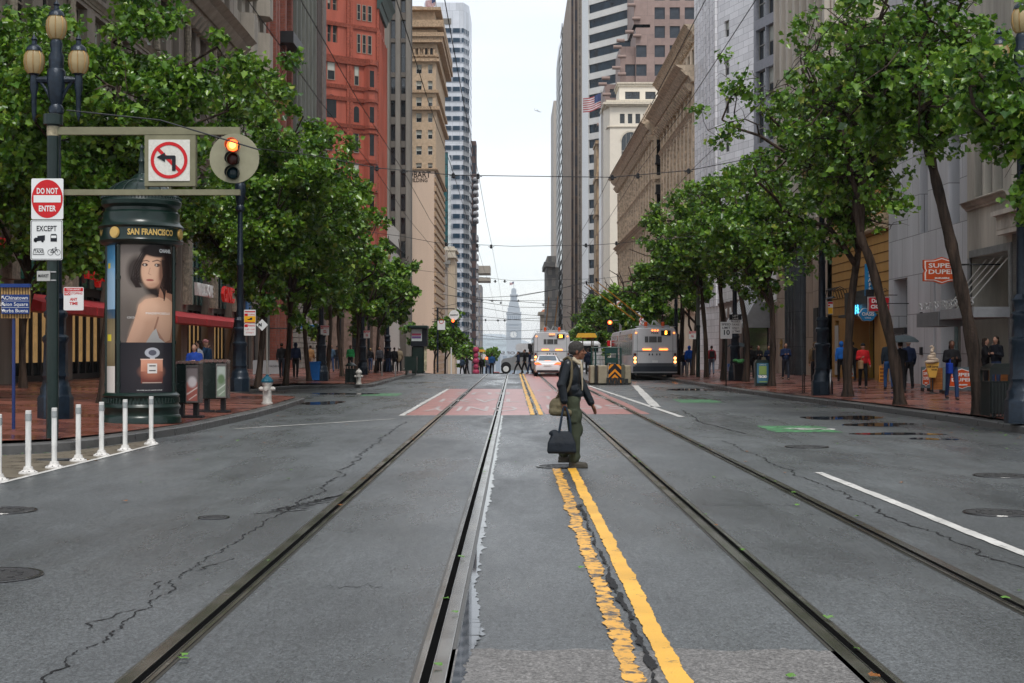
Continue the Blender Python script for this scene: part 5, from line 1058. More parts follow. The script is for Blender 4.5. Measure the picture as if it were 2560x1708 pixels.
L_ = [((714, 964), (.9, 6.8), (3.4, 4.6), 'plane tree between the white hooded and the navy hooded walkers'), ((773, 953.5), (.6, 6.4), (3.2, 4.1), 'plane tree in front of the blue recycling bin, left'), ((817, 948), (.5, 6.3), (3.1, 4.1), 'plane tree right of the third lamp with a red and white sign'),
   ((856, 942), (.6, 6.0), (3.2, 3.8), 'plane tree just left of the round black litter bin, left'), ((888, 939), (.4, 6.2), (3.1, 4.0), 'plane tree behind the round black litter bin, left'), ((918, 934), (.5, 6.0), (3.1, 3.9), 'plane tree right of the fourth lamp under a small sign'),
   ((939, 931.5), (.6, 6.0), (3.1, 3.8), 'plane tree left of the man in the white shirt'), ((972, 928), (.7, 6.2), (3.4, 3.7), 'last plane tree before the far green kiosk, left')]
for i, (p, c, r_, lab) in enumerate(L_):
 b = wk(*p); lx = -.15 if i % 2 else .12
 tree(lab, b, [(0, 0, 0), (lx, 0, 1.5), (lx * 1.6, 0, 3.0), (lx, 0, 3.7)], (c[0], 0, c[1]), (r_[0], 2.4, r_[1]), 10500 - 500 * i, 30 + i, .125, .18 + .012 * i, far=i > 2, limbs=6)
tree('small round street tree past the crest below the round street name disc', (PX(1113, 128), 128, ground(128)), [(0, 0, 0), (0, 0, 1.4), (.1, 0, 2.4)], (.4, 0, 4.6), (2.9, 2, 2.9), 6500, 50, .1, .26, far=True, limbs=6)
tree('darker street tree past the crest at the left of the crossing', (PX(1086, 136), 136, ground(136)), [(0, 0, 0), (0, 0, 1.4), (.1, 0, 2.4)], (.1, 0, 4.6), (2.6, 2, 2.7), 5500, 51, .1, .26, far=True, limbs=6)
tree('distant street tree past the crest by the far crossing signals', (PX(1165, 175), 175, ground(175)), [(0, 0, 0), (0, 0, 1.4), (.1, 0, 2.4)], (0, 0, 3.4), (2.2, 2, 1.7), 1600, 52, .1, .3, far=True, limbs=5)
tree('distant street tree right of the far crossing under the clock tower', (PX(1226, 190), 190, ground(190)), [(0, 0, 0), (0, 0, 1.4), (.1, 0, 2.4)], (0, 0, 2.9), (1.6, 2, 1.6), 1300, 53, .1, .3, far=True, limbs=5)
# right row
b = wk(2448, 1036); tree('leaning plane tree beside the near black litter bin, right', b, [(0, 0, 0)] + rel(b, [(2440, 930, 0), (2418, 790, 0), (2385, 640, 0), (2362, 540, 0), (2338, 425, .1), (2318, 330, .1)]), rel(b, [(2330, 215, 0)])[0], (3.4, 2.4, 3.3), 11500, 61, .17, .14, bare=.5, dens=.34, limbs=9)
tree('plane tree off the right edge whose leaves fill the top right corner', (11.6, 27, .25), [(0, 0, 0), (-.1, 0, 2.2), (-.3, 0, 4)], (-1.1, 0, 6.3), (2.6, 2.2, 2.5), 11000, 62, .15, .14, limbs=6)
b = wk(2249, 1012); tree('plane tree leaning left beside the umbrella walkers', b, [(0, 0, 0)] + rel(b, [(2236, 900, 0), (2205, 760, 0), (2175, 650, 0), (2152, 590, 0), (2140, 500, 0)]), rel(b, [(2180, 270, 0)])[0], (3.0, 2.4, 3.4), 7800, 63, .16, .145, bare=.5, dens=.34, limbs=8)
b = wk(2119, 992); tree('upright plane tree in front of the woman in red', b, [(0, 0, 0)] + rel(b, [(2120, 880, 0), (2128, 760, 0), (2140, 665, 0), (2150, 610, 0)]), rel(b, [(2010, 370, 0)])[0], (3.3, 2.4, 4.2), 10000, 64, .16, .145, bare=.5, dens=.34, limbs=9)
b = wk(1929, 966); tree('plane tree beside the tall advertising pylon, right', b, [(0, 0, 0)] + rel(b, [(1932, 870, 0), (1930, 770, 0), (1920, 700, 0)]), rel(b, [(1912, 590, 0)])[0], (3.1, 2.3, 3.2), 9000, 65, .14, .17, bare=.4, limbs=8)
b = wk(1864, 955); tree('plane tree right of the black bin with the green sack', b, [(0, 0, 0)] + rel(b, [(1868, 850, 0), (1852, 740, 0), (1835, 680, 0)]), rel(b, [(1850, 560, 0)])[0], (2.9, 2.3, 3.6), 7500, 66, .15, .175, bare=.4, limbs=8)
b = wk(1808, 950); tree('plane tree behind the speed limit sign', b, [(0, 0, 0)] + rel(b, [(1812, 850, 0), (1802, 740, 0), (1800, 670, 0)]), rel(b, [(1785, 560, 0)])[0], (3.0, 2.3, 3.3), 9000, 67, .15, .18, bare=.25, limbs=7)
b = wk(1766, 944); tree('plane tree right of the tall grey green pole', b, [(0, 0, 0)] + rel(b, [(1764, 850, 0), (1755, 740, 0), (1750, 680, 0)]), rel(b, [(1722, 600, 0)])[0], (3.2, 2.3, 3.2), 8500, 68, .14, .185, bare=.2, limbs=7)
b = wk(1731, 939); tree('plane tree left of the tall grey green pole', b, [(0, 0, 0)] + rel(b, [(1737, 850, 0), (1742, 780, 0)]), rel(b, [(1680, 650, 0)])[0], (3.3, 2.3, 3.2), 9500, 69, .13, .19, far=True, limbs=7)
b = wk(1698, 937); tree('plane tree immediately right of the articulated bus', b, [(0, 0, 0)] + rel(b, [(1704, 850, 0), (1706, 760, 0), (1700, 710, 0)]), rel(b, [(1640, 690, 0)])[0], (3.2, 2.3, 3.1), 8500, 70, .17, .2, far=True, limbs=7)
for i, (px, y, cpx, cpy, rx, rz, lab) in enumerate(((1640, 96, 1600, 720, 2.5, 2.6, 'plane tree rising above the articulated bus roof'), (1590, 112, 1560, 735, 2.5, 2.4, 'plane tree behind the one way sign'), (1552, 128, 1520, 740, 2.5, 2.4, 'plane tree behind the red traffic signal, right'),
  (1518, 146, 1488, 755, 2.6, 2.7, 'plane tree behind the yellow current poles'), (1485, 165, 1462, 765, 2.4, 2.6, 'plane tree nearest the far end of the right row'), (1470, 190, 1448, 800, 2.2, 2.3, 'small plane tree at the far end of the right row'), (1447, 215, 1432, 830, 2.0, 2.0, 'lowest and farthest plane tree on the right'),
  (1500, 140, 1475, 835, 2.4, 2.2, 'plane tree behind the yellow island canopy'))):
 x = PX(px, y); tree(lab, (x, y, ground(y) + .15), [(0, 0, 0), (-.1, 0, 2), (-.2, 0, 3.2)], (PX(cpx, y) - x, 0, PZ(cpy, y) - ground(y) - .15), (rx * 1.25, 2.4, rz * 1.25), 7500, 80 + i, .13, .23, far=True, limbs=6)
# fallen leaves
mb = MB(); r = random.Random(77); fm = []
spots = [(r.uniform(1750, 2560), None) for _ in range(90)]
pl = []
for px, _ in spots: x, y = at(px, 975 + (px - 1750) * .135 + abs(r.gauss(0, 10)) + 4); pl.append((x, y, .009))
for _ in range(60): y = r.uniform(5, 34); x = r.uniform(-8, 9); pl.append((x, y, .009))
for _ in range(40): y = r.uniform(6, 34); pl.append((r.choice((-1.8, -.4, 1.85, 3.2)) + r.gauss(0, .04), y, .02))
for _ in range(50): px = r.uniform(0, 760); x, y = at(px, 1139 - px * .16 + abs(r.gauss(0, 8))); pl.append((x, y, .009))
for x, y, z in pl:
 a = r.uniform(0, 6.28); s = r.uniform(.03, .065); ca, sa = math.cos(a), math.sin(a)
 mb.add([(x + s * (p[0] * ca - p[1] * sa), y + s * (p[0] * sa + p[1] * ca), z + s * (.1 + .25 * r.random())) for p in HL], [(0, 1, 2, 3, 4, 5), (0, 5, 6, 7, 8, 9)], 0 if r.random() < .75 else 1)
o = link('fallen_leaves', mb.mesh('fallen_leaves', [M('fallen_leaf_green', (.10, .22, .04), .4), M('fallen_leaf_brown', (.28, .11, .03), .5)])); tag(o, 'fallen green and brown leaves scattered on the wet road', 'leaves', kind='stuff')
# ================================================================= STREET FURNITURE
NAVY = M('navy_cast_iron', (.010, .020, .034), .32, .2, var=.4, scale=12, bump=.4, bscale=30, spec=.4); DGN = M('dark_green_paint', (.005, .018, .014), .28, var=.25, scale=5, coat=.12, spec=.35)
AMB = M('amber_lamp_glass', (.30, .235, .13), .35, var=.15, emit=.05, ecol=(.6, .45, .2)); GLDm = M('gilded_rib', (.45, .26, .10), .35, .6); PGR = M('pole_dark_green', (.010, .022, .020), .3, var=.2, coat=.2)
OLG = M('olive_grey_paint', (.20, .19, .12), .5, var=.15, scale=4); WSG = M('white_sign', (.72, .73, .72), .35, var=.04); RSG = M('red_sign', (.55, .015, .02), .35); BSG = M('black_sign', (.012, .014, .02), .4)
ALU = M('aluminium', (.42, .42, .42), .35, .7, var=.15); CRK = M('cracked_white_sign', (.66, .64, .58), .4, var=.12, scale=30)
def circ(r, n=32, cx=0, cy=0, a0=0, a1=2 * PI): return [(cx + r * math.cos(a0 + (a1 - a0) * k / n), cy + r * math.sin(a0 + (a1 - a0) * k / n)) for k in range(n if abs(a1 - a0 - 2 * PI) < 1e-6 else n + 1)]
def rrect(w, h, r=.02, n=4):
 q = []
 for sx, sz, a0 in ((1, 1, 0), (-1, 1, PI / 2), (-1, -1, PI), (1, -1, 1.5 * PI)):
  for k in range(n + 1): a = a0 + PI / 2 * k / n; q.append((sx * (w / 2 - r) + r * math.cos(a), sz * (h / 2 - r) + r * math.sin(a)))
 return q
def ringp(mb, r0, r1, o, m, n=36, off=0.):
 vs = [(o[0] + r * math.cos(2 * PI * k / n), o[1] - off, o[2] + r * math.sin(2 * PI * k / n)) for r in (r0, r1) for k in range(n)]
 mb.add(vs, [(k, (k + 1) % n, n + (k + 1) % n, n + k) for k in range(n)], m)
def lamp_post(label, b, arms=True):
 x, y, z = b; t = T('street_lamp', label, 'street lamp', b, 'triple globe street lamps'); g = MB(); t.o.scale = (1, 1, 1.035)
 g.lathe([(.36, 0), (.36, .42), (.34, .46), (.31, .5), (.31, .62), (.28, .66), (.24, .80), (.27, .86), (.24, .95), (.25, 1.1), (.235, 1.5), (.27, 1.56), (.27, 1.63), (.21, 1.68), (.20, 2.0), (.24, 2.05), (.24, 2.12), (.19, 2.17), (.19, 2.35), (.22, 2.4), (.17, 2.5)], b, 8, 0, PI / 8)
 t.part('base', g, NAVY, True); g = MB()
 g.lathe([(.125, 2.45), (.11, 4.2), (.125, 4.22), (.125, 4.3), (.105, 4.33), (.09, 6.05), (.15, 6.1), (.16, 6.2), (.11, 6.28), (.15, 6.4), (.19, 6.75), (.19, 6.95), (.15, 7.0), (.16, 7.25), (.11, 7.35), (.13, 7.5), (.10, 7.58)], b, 14); t.part('pole', g, NAVY, True)
 if not arms: return t
 def globe(dx, zz, r=.2):
  g = MB(); g.lathe([(.11, -.26), (.17, -.18), (.2, -.03), (.19, .1), (.14, .2)], (x + dx, y, z + zz), 16); gl = t.part('globe', g, AMB, True)
  g = MB();
  for q in range(8): a = q * PI / 4 + .2; g.tube([(x + dx + (rr + .006) * math.cos(a), y + (rr + .006) * math.sin(a), z + zz + h_) for rr, h_ in ((.11, -.26), (.17, -.18), (.2, -.03), (.19, .1), (.14, .2))], .009, 4)
  me = g.mesh('ribs', [GLDm], True, t.loc); link('ribs', me, gl)
  g = MB(); g.lathe([(.17, .19), (.15, .26), (.10, .31), (.06, .33), (.05, .4), (.07, .43), (.02, .5), (.0, .56)], (x + dx, y, z + zz), 12); link('cap', g.mesh('cap', [NAVY], True, t.loc), gl)
 globe(0, 7.86); globe(-.46, 7.16); globe(.46, 7.16)
 for s in (-1, 1):
  g = MB(); g.tube([(x, y, z + 6.78), (x + s * .46, y, z + 6.78)], [.09, .06], 8); g.tube([(x + s * .05, y, z + 6.3), (x + s * .22, y, z + 6.6), (x + s * .34, y, z + 6.76)], [.05, .035, .04], 8)
  g.lathe([(.01, 5.95), (.05, 6.1), (.06, 6.5), (.09, 6.6), (.08, 6.86), (.12, 6.9)], (x + s * .46, y, z), 10); t.part('arm', g, NAVY, True)
 return t
LP = [lamp_post('nearest navy street lamp behind the do not enter pole, left', wk(139, 1047)), lamp_post('navy lamp post with striped parking signs on its pole, left', wk(600, 979), arms=False), lamp_post('navy lamp post beside the blue recycling bin, left', wk(803, 953)),
   lamp_post('navy lamp post fourth along the left pavement, by a small white sign', wk(906, 937)), lamp_post('navy lamp post nearest the far dark kiosk, left', wk(969, 930)),
   lamp_post('navy lamp post between the bicycle racks on the right pavement', wk(2055, 988)), lamp_post('navy lamp post cut off by the right edge of the photo', wk(2556, 1058)), lamp_post('navy lamp post behind the green rubbish sack, right', wk(1837, 952)),
   lamp_post('navy lamp post just right of the articulated bus', wk(1690, 936))]
# signal post with two arms
b = wk(118, 1096); x, y, z = b; s = y / F; Z_ = lambda p: PZ(p, y); X_ = lambda p: PX(p, y)
t = T('traffic_signal', 'dark green signal post with two olive arms over the left pavement', 'traffic signal', b); xc = X_(131)
g = MB(); g.tube([(xc, y, z), (xc, y, Z_(312))], .098, 20); t.part('post', g, PGR, True)
g = MB(); g.lathe([(.16, 0), (.16, .17), (.12, .18), (0, .18)], (xc, y, Z_(312)), 20); t.part('post_cap', g, PGR, True); g = MB(); g.lathe([(.10, 0), (.10, .16)], (xc, y, Z_(340)), 20); t.part('worn_collar', g, M('bare_primer', (.38, .33, .22), .6, var=.5, scale=14), True)
for a, c in ((318, 337), (474, 488)): g = MB(); g.box(xc + .09, X_(600), y - .05, y + .05, Z_(c), Z_(a)); t.part('arm', g, OLG)
g = MB(); g.box(X_(363), X_(490), y - .07, y + .07, Z_(466), Z_(339));
for px in (366, 425, 485): g.box(X_(px) - .02, X_(px) + .02, y - .03, y + .03, Z_(474), Z_(466)); g.box(X_(px) - .02, X_(px) + .02, y - .03, y + .03, Z_(339), Z_(336))
t.part('sign_box', g, OLG)
def no_left(g, o, r, mw=0, mr=1, mk=2):
 """ring with bar and arrow turning left, in the xz plane at o"""
 ringp(g, r * .82, r, o, mr, off=.004); x, y, z = o
 d = .707; w_ = r * .09; L = r * .86
 g.prism([((-L - w_) * d, (L - w_) * d), ((L - w_) * d, (-L - w_) * d), ((L + w_) * d, (-L + w_) * d), ((-L + w_) * d, (L + w_) * d)], (x, y - .003, z), t=.001, m=mr)
 P = [(-.68, .16), (-.22, .42), (-.22, .26), (.30, .26), (.36, .2), (.36, -.58), (.16, -.58), (.16, .06), (-.22, .06), (-.22, -.1)]
 g.prism([(a * r, c * r) for a, c in P], (x, y - .006, z), t=.002, m=mk)
g = MB(); xq, zq = X_(425), Z_(402); g.prism(rrect(103 * s, 103 * s, .01), (xq, y - .085, zq), t=.012); o = t.part('no_left_turn_sign', g, CRK); g = MB(); no_left(g, (xq, y - .088, zq), 46 * s, 0, 0, 1);
link('symbol', g.mesh('symbol', [RSG, BSG], off=t.loc), o)
g = MB(); xq, zq = X_(587), Z_(397); g.prism(circ(62 * s), (xq, y - .07, zq), t=.03); t.part('target_disc', g, M('khaki_disc', (.28, .265, .18), .5, var=.1, scale=6), True)
for k, (py, nm, ml) in enumerate(((365, 'red_lamp', M('red_lamp_lit', (.9, .1, .02), .4, emit=3.2, ecol=(1, .10, .02))), (399, 'amber_lamp', M('amber_lamp_dark', (.05, .012, .008), .15)), (434, 'green_lamp', M('green_lamp_dark', (.004, .02, .025), .12)))):
 g = MB(); g.ell((X_(584), y - .10, Z_(py)), (15 * s, .03, 15 * s), 20, 8); lo = t.part(nm, g, ml, True)
 if k == 0: g = MB(); g.ell((X_(584), y - .132, Z_(py)), (9 * s, .012, 9 * s), 16, 6); link('lens_core', g.mesh('lens_core', [M('red_core', (1, .8, .3), .4, emit=3.5, ecol=(1, .27, .05))], True, t.loc), lo)
 g = MB(); n = 18; r1 = 17 * s
 vs = [(X_(584) + r1 * math.cos(a) * q, y - .075 - .16 * d * (1 if math.sin(a) > -.5 else .35), Z_(py) + r1 * math.sin(a) * q) for d in (0, 1) for q in (1,) for a in [PI * 2 * i / n for i in range(n)]]
 g.add(vs, [(i, (i + 1) % n, n + (i + 1) % n, n + i) for i in range(n)]); link('visor', g.mesh('visor', [BSG], True, t.loc), lo)
g = MB(); g.rbox(X_(570), X_(598), y - .02, y + .2, Z_(455), Z_(345), .03); t.part('signal_housing', g, BSG)
# signs on that post
def sign(name, label, px, py, w, h, y, mat=WSG, r=.025, dx=0., cat='sign', group=None):
 x, z = PX(px, y), PZ(py, y); t = T(name, label, cat, (x, y, z - h * y / F / 2), group); g = MB(); g.prism(rrect(w * y / F, h * y / F, r), (x, y, z), t=.012); t.part('panel', g, mat); return t, x, z, y / F
yy = y - .115
t, x0, z0, s = sign('do_not_enter_sign', 'square do not enter sign with red disc on the dark green post', 117, 497, 80, 102, yy)
g = MB(); g.prism([(39 * s * math.cos(a), 48 * s * math.sin(a)) for a in [2 * PI * k / 40 for k in range(40)]], (x0, yy - .003, z0), t=.002); t.part('red_disc', g, RSG)
g = MB(); g.box(x0 - 34 * s, x0 + 34 * s, yy - .006, yy - .004, z0 - 9 * s, z0 + 9 * s); put_text(g, 'DO NOT', (x0, yy - .006, z0 + 19 * s), 20 * s, width=53 * s, bold=.0035); put_text(g, 'ENTER', (x0, yy - .006, z0 - 25 * s), 20 * s, width=43 * s, bold=.0035); t.part('lettering', g, WSG)
t, x0, z0, s = sign('exception_sign', 'white except sign with lorry, bus, taxi and bicycle symbols below the do not enter sign', 115.5, 600, 80, 100, yy)
g = MB(); put_text(g, 'EXCEPT', (x0, yy - .004, z0 + 28 * s), 19 * s, width=50 * s, bold=.002); put_text(g, 'TAXI', (x0 - 20 * s, yy - .004, z0 - 29 * s), 12 * s, width=22 * s, bold=.001)
q = lambda P, cx, cz: g.prism([((a + cx) * s, (c + cz) * s) for a, c in P], (x0, yy - .004, z0), t=.001)
q([(-14, -6), (-14, -1), (-10, 2), (-5, 2), (-5, 6), (14, 8), (14, -5), (-14, -8)], -18, 4)
for a in (-9, 8): q(circ(3.2, 12), -18 + a, -3)
q([(-8, -8), (-8, 8), (-6, 11), (6, 11), (8, 8), (8, -8)], 18, 4)
for a, c in ((-13.5, -7.5), (13.5, -7.5)): pass
ff = [(-14, -7), (-11, 7), (11, 7), (14, -7)]
for i in range(4): a_, b_ = ff[i], ff[(i + 1) % 4]; g.tube([(x0 + (a_[0] - 20) * s, yy - .004, z0 + (a_[1] - 29) * s), (x0 + (b_[0] - 20) * s, yy - .004, z0 + (b_[1] - 29) * s)], .004, 4)
for cx in (10, 28):
 ringp(g, 6.3 * s, 7.4 * s, (x0 + cx * s, yy - .004, z0 - 31 * s), 0, 20)
for P in (((10, -31), (15, -22), (24, -22), (19, -31), (10, -31)), ((15, -22), (19, -31)), ((28, -31), (23, -19)), ((21, -18), (25, -19))): g.tube([(x0 + a * s, yy - .005, z0 + c * s) for a, c in P], .004, 4)
t.part('symbols', g, BSG)
g = MB()
for a in (x0 - 4 * s,): g.box(x0 + 11.5 * s, x0 + 24.5 * s, yy - .0075, yy - .0065, z0 + 5 * s, z0 + 11 * s)
t.part('bus_window', g, WSG); g = MB(); n = rrect(77 * s, 97 * s, .02); m_ = rrect(74.5 * s, 94.5 * s, .018)
g.add([(x0 + a, yy - .002, z0 + c) for a, c in n + m_], [(i, (i + 1) % 20, 20 + (i + 1) % 20, 20 + i) for i in range(20)]); t.part('border', g, BSG)
t, x0, z0, s = sign('street_name_plate', 'small faded market street plate clamped to the post', 108, 690, 33, 25, yy - .02, M('faded_plate', (.42, .42, .40), .5), .005); g = MB(); put_text(g, 'MARKET', (x0, yy - .026, z0), 11 * s, width=26 * s, bold=.001); t.part('lettering', g, BSG); g = MB(); g.box(x0 + 12 * s, x0 + 30 * s, yy, yy + .03, z0 - 12 * s, z0 - 9 * s); g.box(x0 + 12 * s, x0 + 30 * s, yy, yy + .03, z0 + 9 * s, z0 + 12 * s); t.part('clamp', g, ALU)
def tow(label, px, py, w, h, y, group='tow away signs', lines=True):
 t, x0, z0, s = sign('tow_away_sign', label, px, py, w, h, y, group=group); g = MB(); u = h * s
 g.box(x0 - w * s * .47, x0 + w * s * .47, y - .003, y - .002, z0 + u * .32, z0 + u * .47); g.box(x0 - w * s * .47, x0 - w * s * .16, y - .003, y - .002, z0 + u * .15, z0 + u * .30);
 put_text(g, 'STOPPING', (x0 + w * s * .16, y - .003, z0 + u * .225), u * .13, width=w * s * .56, bold=.001); put_text(g, 'ANY', (x0, y - .003, z0 - u * .03), u * .17, width=w * s * .38, bold=.003); put_text(g, 'TIME', (x0, y - .003, z0 - u * .21), u * .17, width=w * s * .42, bold=.003); t.part('red_print', g, RSG)
 g = MB(); put_text(g, 'TOW-AWAY', (x0, y - .005, z0 + u * .395), u * .12, width=w * s * .72, bold=.001); put_text(g, 'NO', (x0 - w * s * .315, y - .005, z0 + u * .225), u * .14, width=w * s * .25, bold=.001); t.part('white_print', g, WSG)
 return t
lx, ly, lz = LP[0].loc; tow('tow away no stopping any time sign on the nearest lamp post', 183.5, 747, 50, 58, ly - .15);
# wayfinding board
b = wk(34, 1073); x, y, z = b; s = y / F; t = T('direction_sign', 'blue and wood direction sign for Chinatown, Union Square and Yerba Buena', 'sign', b); xc = PX(34, y)
g = MB(); g.tube([(xc, y, z), (xc, y, PZ(712, y))], .032, 10); t.part('post', g, M('blue_post', (.015, .03, .12), .4, coat=.2), True); g = MB(); g.box(PX(4, y), PX(77, y), y - .05, y - .02, PZ(796, y), PZ(712, y));
t.part('slatted_board', g, M('slatted_wood', (.42, .26, .10), .6, var=.4, scale=20, brick=(.05, 5, .012, (.12, .07, .03))))
for a, c in ((719, 710), ): g = MB(); g.box(PX(4, y), PX(78, y), y - .09, y + .0, PZ(a, y), PZ(c, y)); t.part('cap_rail', g, M('blue_sign_panel', (.012, .04, .17), .4))
g = MB(); g.box(PX(7, y), PX(76, y), y - .09, y - .055, PZ(785, y), PZ(737, y)); t.part('blue_panel', g, MATS['blue_sign_panel']); g = MB()
for k, (tx, ar) in enumerate((('Chinatown', '\\'), ('Union Square', '\\'), ('Yerba Buena', '-'))):
 zz = PZ(745.5 + 16 * k, y); put_text(g, tx, (PX(74, y), y - .094, zz), 13 * s, align='RIGHT');
 ax = PX(12.5, y)
 for P in ((((-4, 4), (4, -4)), ((-4, 4), (1, 4)), ((-4, 4), (-4, -1))) if ar == '\\' else (((-4, 0), (4, 0)), ((4, 0), (1, 3)), ((4, 0), (1, -3)))): g.tube([(ax + a * s, y - .094, zz + c * s) for a, c in P], .007, 4)
for k in (1, 2): g.box(PX(7, y), PX(76, y), y - .093, y - .091, PZ(737.5 + 16 * k, y), PZ(736.8 + 16 * k, y))
t.part('lettering', g, WSG)
# advertising column
KX, KY, KZ = wk(353, 1061); KY += .75; KX = PX(353, KY); s = KY / F; t = T('advertising_column', 'dark green domed advertising column with a perfume poster and gold city name', 'kiosk', (KX, KY, KZ))
zz = lambda p: PZ(p, KY) - KZ; g = MB(); R0 = .67
g.lathe([(.80, 0), (.80, .10), (.77, .16), (.755, .17), (.755, .26), (.78, .29), (.79, .33), (.76, .37), (.74, .40), (.74, .52), (.77, .56), (.73, .60), (.70, .62)], (KX, KY, KZ), 48); t.part('base', g, DGN, True)
g = MB();
for k in range(60): a = 2 * PI * k / 60; g.box(KX + .752 * math.cos(a) - .014, KX + .752 * math.cos(a) + .014, KY + .752 * math.sin(a) - .014, KY + .752 * math.sin(a) + .014, KZ + .41, KZ + .51)
t.part('fluted_band', g, DGN)
zb = zz(612); g = MB(); g.lathe([(R0 - .03, .6), (R0 - .03, zb)], (KX, KY, KZ), 48); t.part('drum', g, BSG, True)
for a in (-2.03, -.10, 1.3, 2.3, -2.92): g = MB(); cx, cy = KX + R0 * math.cos(a), KY + R0 * math.sin(a); g.tube([(cx, cy, KZ + .6), (cx, cy, KZ + zb)], .045, 10); [g.tube([(cx, cy, KZ + h_), (cx, cy, KZ + h_ + .06)], .06, 10) for h_ in (.75, 1.6, 2.9)]; t.part('pilaster', g, DGN, True)
g = MB(); g.lathe([(.70, zb - .04), (.80, zb), (.82, zb + .02), (.84, zb + .06), (.82, zb + .09), (.82, zb + .30), (.86, zb + .34), (.83, zb + .37), (.78, zb + .42), (.76, zb + .50), (.76, zb + .62), (.72, zb + .66), (.72, zb + .72), (.79, zb + .78), (.80, zb + .86), (.78, zb + .89), (.76, zb + .92)], (KX, KY, KZ), 48); t.part('cornice', g, DGN, True)
g = MB(); d0 = zb + .9; g.lathe([(.74, d0), (.71, d0 + .1), (.62, d0 + .22), (.50, d0 + .31), (.36, d0 + .37), (.26, d0 + .40), (.25, d0 + .42), (.20, d0 + .46), (.14, d0 + .52), (.07, d0 + .56), (.05, d0 + .75), (.075, d0 + .8), (.05, d0 + .86), (.03, d0 + 1.02), (.05, d0 + 1.08), (0, d0 + 1.16)], (KX, KY, KZ), 32); t.part('dome', g, DGN, True)
g = MB()
for k in range(16): a = 2 * PI * k / 16 + .1; g.tube([(KX + r_ * math.cos(a), KY + r_ * math.sin(a), KZ + d0 + h_) for r_, h_ in ((.75, 0), (.72, .1), (.63, .225), (.51, .315), (.37, .375), (.26, .405))], .012, 5)
for k in range(72): a = 2 * PI * k / 72; g.ell((KX + .79 * math.cos(a), KY + .79 * math.sin(a), KZ + zb + .93), (.02, .02, .028), 5, 4)
t.part('dome_ribs', g, DGN, True)
def curve_text(g, txt, ang, zc, size, R, width=None, m=0, bold=.0):
 v, f = text_geo(txt, 1., bold / size); ww = max(p[0] for p in v) - min(p[0] for p in v); sx = (width / ww) if width else size
 g.add([(KX + R * math.sin(ang + p[0] * sx / R), KY - R * math.cos(ang + p[0] * sx / R), KZ + zc + p[1] * size) for p in v], f, m)
g = MB(); curve_text(g, 'SAN FRANCISCO', .50, zb + .195, .165, .835, .96, bold=.006); curve_text(g, 'W', -.98, zb + .195, .165, .835, bold=.006); t.part('gold_lettering', g, M('gold_leaf', (.62, .42, .14), .35, .5))
for a in (-.42, 1.42):
 g = MB(); ca, sa = math.sin(a), -math.cos(a); n = 24
 for rr_, d_, in ((.115, .0), (.095, .012)):
  c = Vector((KX + (.835 + d_) * ca, KY + (.835 + d_) * sa, KZ + zb + .195)); U_ = Vector((-sa, ca, 0)); g.prism([(rr_ * math.cos(2 * PI * k / n), rr_ * math.sin(2 * PI * k / n)) for k in range(n)], c, U_ if U_.cross(Vector((0, 0, 1))).dot(Vector((ca, sa, 0))) > 0 else -U_, (0, 0, 1), .02)
 t.part('gold_medallion', g, MATS['gold_leaf'])
# painted poster pictures, one colour per small cell, baked from simple shapes
def paint_mesh(name, img, mapf, rough=.12, emitk=0.):
 h, w_, _ = img.shape; me = bpy.data.meshes.new(name)
 vs = [mapf(i / w_, j / h) for j in range(h + 1) for i in range(w_ + 1)]; fs = [(j * (w_ + 1) + i, (j + 1) * (w_ + 1) + i, (j + 1) * (w_ + 1) + i + 1, j * (w_ + 1) + i + 1) for j in range(h) for i in range(w_)]
 me.from_pydata(vs, [], fs); ca = me.color_attributes.new('pic', 'FLOAT_COLOR', 'CORNER'); c = np.concatenate([img, np.ones((h, w_, 1))], 2).reshape(-1, 4).repeat(4, 0).astype(np.float32); ca.data.foreach_set('color', c.ravel())
 if 'poster' not in MATS:
  m = bpy.data.materials.new('poster'); m.use_nodes = True; MATS['poster'] = m; b_ = m.node_tree.nodes['Principled BSDF']; a_ = m.node_tree.nodes.new('ShaderNodeAttribute'); a_.attribute_name = 'pic'; m.node_tree.links.new(a_.outputs['Color'], b_.inputs['Base Color']); b_.inputs['Roughness'].default_value = .22; b_.inputs['Specular IOR Level'].default_value = .15
 me.materials.append(MATS['poster']); me.update(); return me
